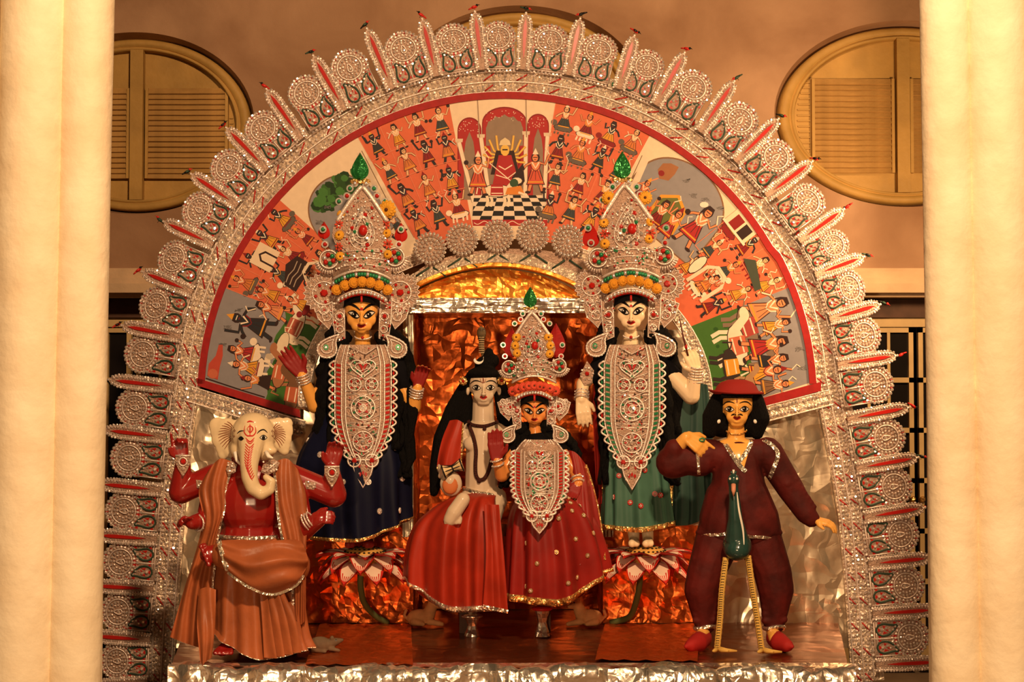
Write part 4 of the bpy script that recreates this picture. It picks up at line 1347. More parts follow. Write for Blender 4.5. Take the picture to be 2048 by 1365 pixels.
def face_male(g, cx, ey, hw, lipy, parent, mous=False, tika=True):
    mb = MB()
    for sg in (-1, 1):
        i0, o0 = cx + sg * .15 * hw, cx + sg * .76 * hw; n = 13
        def curve(u_, d_, sh=0.0):
            t, b = [], []
            for k in range(n):
                u = k / (n - 1); x = i0 + (o0 - i0) * (u * (1 - 2 * sh) + sh)
                y = ey + .03 * hw - .04 * hw * u
                t.append((x, y - u_ * hw * math.sin(PI * u))); b.append((x, y + d_ * hw * math.sin(PI * u)))
            return t, b
        t, b = curve(.21, .17); g.lens(mb, t, b, 0, .0014)
        t, b = curve(.14, .11, .08); g.lens(mb, t, b, 1, .0026)
        ex = i0 + (o0 - i0) * .5
        g.dot(mb, (ex, ey - .02 * hw), .13 * hw, .14 * hw, 0, .0040)
        g.dot(mb, (ex - .04 * hw, ey - .06 * hw), .035 * hw, .035 * hw, 1, .0052)
        g.stroke(mb, [(cx + sg * .14 * hw, ey - .36 * hw), (cx + sg * .4 * hw, ey - .45 * hw), (cx + sg * .66 * hw, ey - .42 * hw), (cx + sg * .88 * hw, ey - .22 * hw)], .08 * hw, 0)
        if mous: g.stroke(mb, [(cx + sg * .04 * hw, lipy - .20 * hw), (cx + sg * .2 * hw, lipy - .24 * hw), (cx + sg * .36 * hw, lipy - .17 * hw)], .09 * hw, 0, .003)
        g.stroke(mb, [(cx + sg * .07 * hw, lipy - .36 * hw), (cx + sg * .13 * hw, lipy - .31 * hw)], .05 * hw, 3)
    if tika: g.dot(mb, (cx, ey - .5 * hw), .04 * hw, .12 * hw, 3, .002)
    lips(g, mb, cx, lipy, .25 * hw, .12 * hw)
    return mb.build('face_paint', FACEM, parent, 'painted eyes, thin brows and red lips', fixn=False)

def head(g, cx, cy, hw, chin, tag=0, ears=True, nosey=None, goddess=True, d=0.0):
    """head prims: cy eye line, chin y"""
    hh = chin - cy
    g.el((cx, cy - hw * .42, d + hw * .12), (hw * 1.0, hw * 1.10, hw * 1.08), tag)
    if goddess:
        g.rc((cx, cy - .05 * hw, d - hw * .12), hw * .92, (cx, chin - .36 * hw, d - hw * .40), hw * .36, tag)
        for sg in (-1, 1): g.el((cx + sg * .44 * hw, cy + hh * .22, d - hw * .36), (hw * .40, hw * .42, hw * .34), tag); g.el((cx + sg * .27 * hw, cy + hh * .55, d - hw * .44), (hw * .33, hw * .34, hw * .30), tag)
    else:
        g.rc((cx, cy + .05 * hw, d - hw * .10), hw * .92, (cx, chin - .64 * hw, d - hw * .28), hw * .64, tag)
        for sg in (-1, 1): g.el((cx + sg * .34 * hw, cy + hh * .42, d - hw * .46), (hw * .32, hw * .34, hw * .28), tag)
    ny = nosey if nosey else cy + hh * .42
    g.chain([(cx, cy - .1 * hw, d - hw * .93), (cx, ny - hw * .10, d - hw * 1.10), (cx, ny, d - hw * 1.14)], [hw * .08, hw * .10, hw * .13], tag)
    for sg in (-1, 1): g.el((cx + sg * .11 * hw, ny + .02 * hw, d - hw * 1.02), (hw * .10, hw * .08, hw * .1), tag)
    g.el((cx, chin - hh * .30, d - hw * .78), (hw * .22, hw * .10, hw * .12), tag)
    g.el((cx, chin - .18 * hw, d - hw * .50), (hw * (.24 if goddess else .40), hw * .18, hw * .26), tag)
    if ears and not goddess:
        for sg in (-1, 1): g.el((cx + sg * 1.02 * hw, cy + .22 * hw, d + hw * .1), (hw * .13, hw * .30, hw * .2), tag)

# ---- cloth shells
def shell(f, keys, name, matl, parent, nf=14, amp=.10, seed=0, rows=26, N=150, label=None, amp_top=.15, trim=None, trimmat=None, thick=True, sharp=1.0, closed=True, trimw=.07, power=1.25):
    """keys: rows of (cx, halfwidth, yl, yc, yr, depth half, depth centre) top to bottom; folds grow downwards"""
    r = random.Random(seed)
    ph = [r.uniform(0, 6.28) for _ in range(6)]
    K = crom(keys, rows)
    def fold(a, t):
        v = math.sin(nf * a + ph[0] + .6 * math.sin(3 * a + ph[1]) + .5 * t * math.sin(2 * a + ph[5])) + .5 * math.sin((nf * 1.63) * a + ph[2] + t * .7) + .3 * math.sin(5 * a + ph[3])
        v = math.copysign(abs(v / 1.6) ** sharp, v)
        return v
    def pt(a, t, out=0.0):
        x = t * (rows - 1); i = min(int(x), rows - 2); u = x - i
        k = [K[i][q] * (1 - u) + K[i + 1][q] * u for q in range(7)]
        cx, hw, yl, yc, yr, hd, dc = k
        am = amp * (amp_top + (1 - amp_top) * t ** power)
        m = 1 + am * fold(a, t)
        ca, sa = math.cos(a), math.sin(a)
        y = yc + (yr - yc) * max(0, ca) ** 1.5 + (yl - yc) * max(0, -ca) ** 1.5
        px = cx + hw * ca * (1 + (m - 1) * .45) + out * ca
        dd = dc - sa * hd * m - out * sa
        return f(px, y, dd)
    mb = MB()
    rws = [[pt(2 * PI * k / N, j / (rows - 1)) for k in range(N)] for j in range(rows)]
    mb.grid(rws, 0, closed=True)
    # close the underside softly so that nothing is paper thin from below
    inn = [[pt(2 * PI * k / N, 1.0, -1.6) for k in range(N)], [pt(2 * PI * k / N, .72, -5) for k in range(N)]]
    mb.grid([rws[-1]] + inn, 0, closed=True)
    o = mb.build(name, matl, parent, label, fixn=False)
    if trimmat is not None:
        tb = MB()
        t0 = 1 - trimw
        tb.grid([[pt(2 * PI * k / N, t0, .2) for k in range(N)], [pt(2 * PI * k / N, t0, 1.2) for k in range(N)], [pt(2 * PI * k / N, 1 - trimw / 2, 1.3) for k in range(N)], [pt(2 * PI * k / N, 1.0, 1.2) for k in range(N)], [pt(2 * PI * k / N, 1.0, -1) for k in range(N)]], 0, closed=True)
        tb.build('hem_trim', trimmat, o, fixn=False)
    return o, pt

def drape(f, rows, name, matl, parent, th=3.0, nr=24, nc=30, fold=0.0, nf=5, seed=0, label=None, trim=None, trimmat=None, trimw=3.0):
    """open cloth: rows = list of polylines [(px,py,d),...] of equal count, resampled smoothly, with thickness"""
    r = random.Random(seed); ph = r.uniform(0, 6)
    R = []
    for row in rows: R.append(crom(row, nc))
    cols = [crom([R[j][i] for j in range(len(R))], nr) for i in range(nc)]
    G = [[cols[i][j] for i in range(nc)] for j in range(nr)]
    def q(j, i, dd):
        p = G[j][i]; w = fold * math.sin(nf * 2 * PI * i / (nc - 1) + ph + 1.2 * math.sin(j * .25 + ph)) * (.35 + .65 * j / (nr - 1))
        return f(p[0], p[1], p[2] + w + dd)
    front = [[q(j, i, 0) for i in range(nc)] for j in range(nr)]
    back = [[q(j, i, th) for i in range(nc)] for j in range(nr)]
    mb = MB(); mb.grid(front, 0); mb.grid(back, 0)
    loop = lambda g: g[0] + [g[j][-1] for j in range(1, nr)] + g[-1][-2::-1] + [g[j][0] for j in range(nr - 2, 0, -1)]
    a, b = loop(front), loop(back)
    mb.grid([a, b], 0, closed=True)
    o = mb.build(name, matl, parent, label)
    if trim and trimmat:
        for side in trim:
            if side == 'l': line = [q(j, 0, -1) for j in range(nr)]
            elif side == 'r': line = [q(j, nc - 1, -1) for j in range(nr)]
            elif side == 'b': line = [q(nr - 1, i, -1) for i in range(nc)]
            else: line = [q(0, i, -1) for i in range(nc)]
            k = f.s * trimw / 2
            tb = MB(); A = []; B = []
            for i, p in enumerate(line):
                t = (line[min(i + 1, len(line) - 1)] - line[max(i - 1, 0)]).normalized(); n = t.cross(Vector((0, 1, 0))).normalized()
                A.append(p + n * k); B.append(p - n * k)
            dy = Vector((0, .004, 0))
            tb.grid([[p + dy for p in A], A, B, [p + dy for p in B]], 0, smooth=False); tb.build('edge_trim', trimmat, o)
    return o

def strands(f, paths, name, parent, r=6.0, wav=2.6, seed=0, per=3, n=34, label=None):
    """wavy hair: each path (px,py,d) polyline becomes several kinked locks"""
    rr = random.Random(seed); mb = MB()
    for (path, rad) in paths:
        C = crom(path, n)
        for k in range(per):
            p0, p1 = rr.uniform(0, 6), rr.uniform(0, 6); ox, od = rr.uniform(-1, 1) * rad * .9, rr.uniform(-1, 1) * rad * .6
            pts = []; rs = []
            for i, c in enumerate(C):
                t = i / (n - 1)
                pts.append(f(c[0] + ox * (.5 + .6 * t) + wav * math.sin(i * .95 + p0), c[1], c[2] + od + wav * math.cos(i * .95 + p1)))
                rs.append(f.s * rad * (1.0 - .55 * t ** 3) * (.85 + .15 * math.sin(i * 1.9 + p1)))
            mb.tube(pts, rs, 7)
    return mb.build(name, HAIR, parent, label)

# ---- filigree canvas: collects wires, sequins and chips on a plane (px,py) with a depth function
class Fili:
    """materials: 0 silver wire, 1 sequin, 2 red, 3 green, 4 backing"""
    MS = [SILVER, BEAD, RED, GREENJ, PLATE, mat('dark_cutout', (.05, .022, .014), .8)]
    def __init__(s, f, dep): s.f = f; s.dep = dep; s.mb = MB()
    def q(s, x, y, o=0.0): return s.f(x, y, s.dep(x, y) - o)
    def wire(s, pts, w=1.2, m=0, closed=False, o=1.0, n=4): s.mb.tube([s.q(x, y, o) for x, y in pts], 1.18 * w * s.f.s, n, m, closed)
    def gem(s, x, y, r, m=1, o=1.2): s.mb.gem(s.q(x, y, o), r * s.f.s, m)
    def gems(s, pts, r, m=1, step=None, o=1.2, m2=None):
        if step: pts = resample(pts, step)
        for k, (x, y) in enumerate(pts): s.gem(x, y, r, m if m2 is None or k % 2 else m2, o)
    def chip(s, pts, m, o=.6, th=.8):
        n = len(pts)
        a = [s.q(x, y, o + th) for x, y in pts]; b = [s.q(x, y, o) for x, y in pts]
        s.mb.add(a + b, [tuple(range(n))] + [(i, (i + 1) % n, n + (i + 1) % n, n + i) for i in range(n)], m, False)
    def plate(s, pts, m=4, th=3.0, o=0.0):
        n = len(pts); cx = sum(p[0] for p in pts) / n; cy = sum(p[1] for p in pts) / n
        rings = []
        for k in (1.0, .66, .33): rings.append([s.q(cx + (x - cx) * k, cy + (y - cy) * k, o) for x, y in pts])
        vs = [p for r in rings for p in r] + [s.q(cx, cy, o)]
        fs = []
        for j in range(2):
            for i in range(n): fs.append((j * n + i, j * n + (i + 1) % n, (j + 1) * n + (i + 1) % n, (j + 1) * n + i))
        for i in range(n): fs.append((2 * n + i, 2 * n + (i + 1) % n, 3 * n))
        s.mb.add(vs, fs, m)
        back = [s.q(x, y, o - th) for x, y in pts]; s.mb.add(rings[0] + back, [(i, (i + 1) % n, n + (i + 1) % n, n + i) for i in range(n)], m, False); s.mb.add(back, [tuple(range(n))], m, False)
    def circ(s, c, r, w=1.2, m=0, n=20, sx=1.0, o=1.0): s.wire([(c[0] + sx * r * math.cos(2 * PI * k / n), c[1] + r * math.sin(2 * PI * k / n)) for k in range(n)], w, m, True, o)
    def ringgems(s, c, r, n, gr, m=1, m2=None, o=1.2):
        for k in range(n): a = 2 * PI * k / n; s.gem(c[0] + r * math.cos(a), c[1] + r * math.sin(a), gr, m if m2 is None or k % 2 else m2, o)
    def fill(s, inside, box, n, r, seed=0, mix=(1, 1, 1, 0, 0, 2, 3)):
        rr = random.Random(seed); k = 0; tries = 0
        while k < n and tries < n * 8:
            tries += 1
            x, y = rr.uniform(box[0], box[2]), rr.uniform(box[1], box[3])
            if inside(x, y): s.gem(x, y, r * rr.uniform(.7, 1.25), rr.choice(mix), 1.2 + rr.uniform(-.4, 1.5)); k += 1
    def build(s, name, parent, label=None): return s.mb.build(name, s.MS, parent, label, fixn=False)

def ellip(c, rx, ry, n=24): return [(c[0] + rx * math.cos(2 * PI * k / n), c[1] + ry * math.sin(2 * PI * k / n)) for k in range(n)]

def breastplate(f, cx, y0, y1, hw, dep, root, top_hw, accent=2, accent2=3, label=None):
    """long scalloped filigree breastplate; y0 top, y1 pendant tip"""
    H = y1 - y0; yb = y0 + H * .80            # y where the body of the plate ends
    def half(t):  # t 0..1 on the body
        if t < .16: return top_hw + (hw - top_hw) * (t / .16) ** .8
        if t < .60: return hw
        u = (t - .60) / .40
        return hw * (1 - .62 * u ** 1.9)
    F = Fili(f, dep)
    Y = lambda t: y0 + (yb - y0) * t
    ts = np.linspace(0, 1, 34)
    outl = [(cx + half(t) * .93, Y(t)) for t in ts] + [(cx - half(t) * .93, Y(t)) for t in ts[::-1]]
    F.plate(outl)
    body = F.build('breastplate', root, label)
    G = Fili(f, dep)
    # scalloped edge
    sc = np.linspace(.14, 1.0, 13)
    for sg in (-1, 1):
        for a, b in zip(sc, sc[1:]):
            xa, xb = half(a), half(b); pts = []
            for k in range(9):
                u = k / 8; x = xa + (xb - xa) * u + hw * .17 * math.sin(PI * u); pts.append((cx + sg * x, Y(a + (b - a) * u)))
            G.wire(pts, 2.0, 0, o=2.0, n=5)
            mx, my = cx + sg * ((xa + xb) / 2 + hw * .055), Y((a + b) / 2)
            G.chip([(mx - 2.2, my), (mx, my - 5.5), (mx + 2.2, my), (mx, my + 5.5)], random.choice([accent, accent, accent2]), o=1.0)
        for k_ in (.97, .74, .60):
            G.wire([(cx + sg * half(t) * k_, Y(t)) for t in ts], 1.5, 0, o=2.0)
        G.gems([(cx + sg * half(t) * .97, Y(t)) for t in ts], 1.5, 1, step=5, o=3)
    bs = G.build('scalloped_border', body)
    L = Fili(f, dep)
    tt = np.linspace(.17, .95, 20)
    for sg in (-1, 1):
        L = Fili(f, dep)
        for k, t in enumerate(tt[:-1]):
            t2 = tt[k] + (tt[1] - tt[0]) * .55; a, b = half(t), half(t2)
            L.chip([(cx + sg * a * .78, Y(t)), (cx + sg * a * .92, Y(t) - 1.5), (cx + sg * b * .92, Y(t2) - 1.5), (cx + sg * b * .78, Y(t2))], accent, o=1.2)
        L.build('ladder_strip', body)['kind'] = 'stuff'
    # medallions
    M = Fili(f, dep); iw = hw * .56
    for t in (.40, .43, .68, .71): M.wire([(cx - half(t) * .58, Y(t)), (cx + half(t) * .58, Y(t))], 1.5, 0, o=2)
    cy = Y(.55); R = min(iw * .74, (Y(.68) - Y(.43)) / 2 * .95)
    M.circ((cx, cy), R, 1.7, o=2.2); M.circ((cx, cy), R * .68, 1.5, o=2.2); M.ringgems((cx, cy), R * .84, 14, 2.6, 1, 3, o=2.2)
    M.circ((cx, cy), R * .28, 1.2, o=2.2); M.gem(cx, cy, R * .24, 1, 2.4)
    for k in range(4):
        a = PI / 4 + PI / 2 * k; M.chip([(cx + R * .34 * math.cos(a - .5), cy + R * .34 * math.sin(a - .5)), (cx + R * .62 * math.cos(a), cy + R * .62 * math.sin(a)), (cx + R * .34 * math.cos(a + .5), cy + R * .34 * math.sin(a + .5))], 2, o=1.2)
    # heart-shaped upper medallion and two circles
    hx, hy, hr = cx, Y(.20), iw * .78
    heart = []
    for k in range(26):
        t = 2 * PI * k / 26; heart.append((hx + hr * .062 * 16 * math.sin(t) ** 3, hy - hr * .05 * (13 * math.cos(t) - 5 * math.cos(2 * t) - 2 * math.cos(3 * t) - math.cos(4 * t))))
    M.wire(heart, 1.6, 0, True, 2.2); M.wire([(hx + (x - hx) * .62, hy + (y - hy) * .62) for x, y in heart], 1.2, 0, True, 2.2)
    for k, (x, y) in enumerate(heart):
        if k % 2: M.gem(hx + (x - hx) * .81, hy + (y - hy) * .81, 2.5, [3, 1, 3, 0][k // 2 % 4], 2.2)
    M.chip([(hx - hr * .4, hy - hr * .35), (hx - hr * .1, hy - hr * .3), (hx, hy + hr * .3)], 2, o=1.2); M.chip([(hx + hr * .4, hy - hr * .35), (hx + hr * .1, hy - hr * .3), (hx, hy + hr * .3)], 2, o=1.2)
    for sg in (-1, 1):
        c = (cx + sg * iw * .52, Y(.345)); r = iw * .40
        M.circ(c, r, 1.5, o=2.2); M.circ(c, r * .4, 1.0, o=2.2); M.ringgems(c, r * .7, 8, 2.2, 2, 1, o=2.2)
    # lower star
    c = (cx, Y(.84)); r = iw * .62
    M.circ(c, r, 1.6, o=2.2)
    star = [(c[0] + (r if k % 2 == 0 else r * .42) * math.cos(PI / 6 * k - PI / 2), c[1] + (r if k % 2 == 0 else r * .42) * math.sin(PI / 6 * k - PI / 2)) for k in range(12)]
    M.wire(star, 1.3, 0, True, 2.2)
    for k in range(6): a = PI / 3 * k; M.chip([(c[0] + r * .55 * math.cos(a - .25), c[1] + r * .55 * math.sin(a - .25)), (c[0] + r * .9 * math.cos(a), c[1] + r * .9 * math.sin(a)), (c[0] + r * .55 * math.cos(a + .25), c[1] + r * .55 * math.sin(a + .25))], 2, o=1.2)
    M.gem(c[0], c[1], r * .24, 1, 2.4)
    M.fill(lambda x, y: abs(x - cx) < half(min(max((y - y0) / (yb - y0), 0), 1)) * .56, (cx - iw, y0 + 4, cx + iw, yb - 6), 90, 1.7, seed=int(cx), mix=(1, 0, 0, 1, 2, 3))
    rr = random.Random(int(cx) + 5)
    for k in range(110):
        t = rr.uniform(.03, .97); x = cx + rr.uniform(-1, 1) * half(t) * .54; y = Y(t); a = rr.uniform(0, 6.28); q = rr.uniform(2.2, 3.6)
        M.chip([(x + q * math.cos(a + b_), y + q * math.sin(a + b_)) for b_ in (0, 2.1, 4.2)], rr.choice((5, 5, 5, 2, 2, 3)), o=.5)
    for k in range(14):
        t = .02 + .96 * k / 13; M.wire([(cx - half(t) * .56, Y(t)), (cx + half(t) * .56 * rr.uniform(-.4, .4), Y(min(1, t + .06))), (cx + half(t) * .56, Y(t))], 1.0, 0, o=1.6)
    M.build('medallions', body)
    # pendant
    Pn = Fili(f, dep); e = half(1.0)
    for sg in (-1, 1):
        c = (cx + sg * e * .80, yb + H * .005); Pn.plate(ellip(c, hw * .22, hw * .22, 14)); Pn.circ(c, hw * .22, 1.9, o=2); Pn.gem(c[0], c[1], hw * .1, 2, 2); Pn.ringgems(c, hw * .14, 7, 1.6, 1, 2)
    pl = [(cx - hw * .30, yb), (cx + hw * .30, yb), (cx + hw * .33, yb + H * .05), (cx + hw * .27, yb + H * .10), (cx + hw * .18, yb + H * .13), (cx, y1 - 2), (cx - hw * .18, yb + H * .13), (cx - hw * .27, yb + H * .10), (cx - hw * .33, yb + H * .05)]
    Pn.plate(pl); Pn.wire(pl, 1.9, 0, True, 2)
    for (x, y) in ((-.13, .04), (.13, .04), (0, .09), (-.1, .10), (.1, .10)): Pn.chip([(cx + x * hw - 3, yb + y * H), (cx + x * hw, yb + y * H - 5), (cx + x * hw + 3, yb + y * H), (cx + x * hw, yb + y * H + 5)], 2, o=1.4)
    for k in range(8): Pn.gem(cx + hw * .25 * math.sin(k * 2.4), yb + H * (.02 + .015 * k), 1.9, 1, 2.2)
    Pn.build('pendant', body)
    return body

def sunburst(f, c, r, dep, name, parent, n=22, jewel=2, tail=None, label=None):
    F = Fili(f, dep)
    out = []
    for k in range(n * 2): a = PI * k / n; q = r if k % 2 == 0 else r * .86; out.append((c[0] + q * math.cos(a), c[1] + q * math.sin(a)))
    F.plate(out, th=2.5); F.wire(out, 1.0, 0, True, 1.2)
    for k in range(n): a = 2 * PI * k / n; F.wire([(c[0] + r * .55 * math.cos(a), c[1] + r * .55 * math.sin(a)), (c[0] + r * .92 * math.cos(a), c[1] + r * .92 * math.sin(a))], .8, 0)
    F.circ(c, r * .55, 1.4, o=1.5); F.ringgems(c, r * .42, 9, r * .09, 1, 2); F.gem(c[0], c[1], r * .2, jewel, 1.8)
    F.ringgems(c, r * .72, 14, r * .06, 1)
    return F.build(name, parent, label)

def paisley_orn(f, c, r, sg, dep, name, parent, flip=1):
    """shoulder paisley: ring of petals with a tail sweeping up towards the ear"""
    F = Fili(f, dep)
    pts = []
    for k in range(26):
        t = 2 * PI * k / 26
        x = r * math.sin(t) * (math.sin(t / 2) ** .7) * 1.1; y = r * 1.1 * math.cos(t)
        x += -sg * r * .9 * max(0, y / r) ** 2; pts.append((c[0] + x, c[1] - y * flip))
    F.plate(pts, th=2.5); F.wire(pts, 1.8, 0, True, 1.5)
    for k, p in enumerate(pts): F.gem(p[0], p[1], r * .13, 1 if k % 3 else 0, 1.5)
    F.wire([(c[0] + (p[0] - c[0]) * .6, c[1] + (p[1] - c[1]) * .6) for p in pts], 1.3, 0, True, 1.5)
    F.chip(ellip((c[0] + sg * r * .1, c[1] + r * .1), r * .24, r * .28, 12), 3, o=.8); F.gem(c[0] + sg * r * .1, c[1] + r * .1, r * .17, 1, 2)
    return F.build(name, parent)

FLY = mat('yellow_petal', (.72, .34, .03), .7); FLR = mat('coral_petal', (.62, .07, .035), .7); FLO = mat('marigold_petal', (.88, .36, .03), .75, bump=.5, bscale=120); FLC = mat('flower_centre', (.10, .03, .01), .7)
_fl = {}
def flower(f, x, y, d, r, kind, parent):
    key = (kind,)
    if key not in _fl:
        q = MB(); n = {'m': 14, 'y': 13, 'r': 7, 'c': 14}[kind]
        for L_ in range(2 if kind != 'r' else 1):
            for k in range(n):
                a = 2 * PI * (k + .5 * L_) / n; rr = .62 - .22 * L_
                q.ball((rr * math.cos(a), -.12 - .16 * L_, rr * math.sin(a)), (.36, .14, .22 if kind not in 'mc' else .26), 7, 5, 0, rot=Matrix.Rotation(-a, 3, 'Y'))
        q.ball((0, -.2, 0), .42 if kind == 'm' else .3, 8, 6, 0); q.ball((0, -.46 if kind == 'm' else -.40, 0), .15 if kind == 'm' else .2, 7, 5, 1)
        _fl[key] = q.mesh('flower', [{'m': FLO, 'y': FLY, 'r': FLR, 'c': FLR}[kind], FLC])
    o = link('flower', _fl[key], parent); o.location = f(x, y, d) - root_loc(parent); k = r * f.s; o.scale = (k, k, k)
    o.rotation_euler = (random.uniform(-.3, .3), random.uniform(0, 3), random.uniform(-.3, .3))
    return o
def leaf(f, c, w, h, d, matl, parent, name='leaf_finial', lean=0):
    """folded foil leaf: c = base centre px, pointing up"""
    mb = MB(); rows = []
    for side in (0, 3.0):
        pass
    n = 12; L, M_, R = [], [], []
    for k in range(n + 1):
        t = k / n; ww = w * math.sin(PI * min(1, t) ** .62) ** 1.0 * (1 if t < 1 else 0) / 2
        y = c[1] - h * t; x = c[0] + lean * t
        L.append(f(x - ww, y, d + 2)); M_.append(f(x, y, d - 2.5)); R.append(f(x + ww, y, d + 2))
    B = [p + Vector((0, .008, 0)) for p in M_]
    mb.grid([L, M_, R, B, L], 0, smooth=False)
    return mb.build(name, matl, parent)
def bangles(f, a, b, r, n, parent, name='bangle', matl=None):
    """rings round a limb from a to b (px triples)"""
    a, b = Vector(a), Vector(b); ax = (b - a).normalized(); u = ax.orthogonal().normalized(); w = ax.cross(u)
    for k in range(n):
        c = a + (b - a) * (k / max(1, n - 1)); mb = MB()
        mb.tube([f(*(c + (u * math.cos(2 * PI * i / 20) + w * math.sin(2 * PI * i / 20)) * r)) for i in range(20)], 1.9 * f.s, 6, 0, True)
        for i in range(10): mb.gem(f(*(c + (u * math.cos(2 * PI * i / 10) + w * math.sin(2 * PI * i / 10)) * (r + 1.4))), 1.7 * f.s, 1)
        mb.build(name, [matl or SILVER, BEAD], parent)
# ================================================================== STATUES
def skin(name, col): return mat(name, col, .38, coat=.25)
SK_A = skin('yellow_glazed_clay', (.80, .37, .075)); SK_B = skin('ivory_glazed_clay', (.86, .64, .40)); SK_C = skin('pale_grey_clay', (.60, .46, .33)); SK_D = skin('amber_glazed_clay', (.70, .25, .06)); SK_F = skin('golden_glazed_clay', (.82, .40, .085))
PALM = mat('crimson_stain', (.24, .014, .012), .5)
NAVY = mat('navy_satin', (.006, .007, .024), .5, var=.3, vscale=6, spec=.12)
BLKC = mat('black_velvet', (.004, .0035, .005), .8, spec=.08)
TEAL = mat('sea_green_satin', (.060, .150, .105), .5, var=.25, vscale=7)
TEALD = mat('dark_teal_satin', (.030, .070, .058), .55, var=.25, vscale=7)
REDC = mat('scarlet_silk', (.42, .030, .012), .48, var=.3, vscale=7)
REDC2 = mat('crimson_silk', (.30, .016, .012), .46, var=.3, vscale=7)
SALM = mat('copper_satin', (.42, .115, .040), .42, var=.35, vscale=6, bump=.25, bscale=12)
MAROON = mat('maroon_velvet', (.105, .0085, .0065), .7, var=.6, vscale=9, bump=.5, bscale=9)

def sequins(pt, spots, f, r, matl, root):
    q = MB(); q.prism([(math.cos(2 * PI * k / 12), math.sin(2 * PI * k / 12)) for k in range(12)], .25); 
    for k in range(6): a = PI / 3 * k; q.tube([(0, 0, .3), (.85 * math.cos(a), .85 * math.sin(a), .3)], .12, 4, 1)
    q.ball((0, 0, .3), .25, 7, 5, 1)
    me = q.mesh('sequin', [matl, BEAD])
    for (a, t) in spots:
        a = math.radians(a)
        p = pt(a, t, 1.0); e = .02
        n = (pt(a + e, t) - pt(a - e, t)).cross(pt(a, min(1, t + e)) - pt(a, t - e)).normalized()
        if n.y > 0: n = -n
        o = link('sequin', me, root)
        z = n; x = Vector((1, 0, 0)); x = (x - z * x.dot(z)).normalized(); y = z.cross(x)
        M = Matrix(((x.x, y.x, z.x, 0), (x.y, y.y, z.y, 0), (x.z, y.z, z.z, 0), (0, 0, 0, 1))); M = M @ Matrix.Scale(r * f.s, 4)
        M.translation = p - root_loc(root); o.matrix_local = M

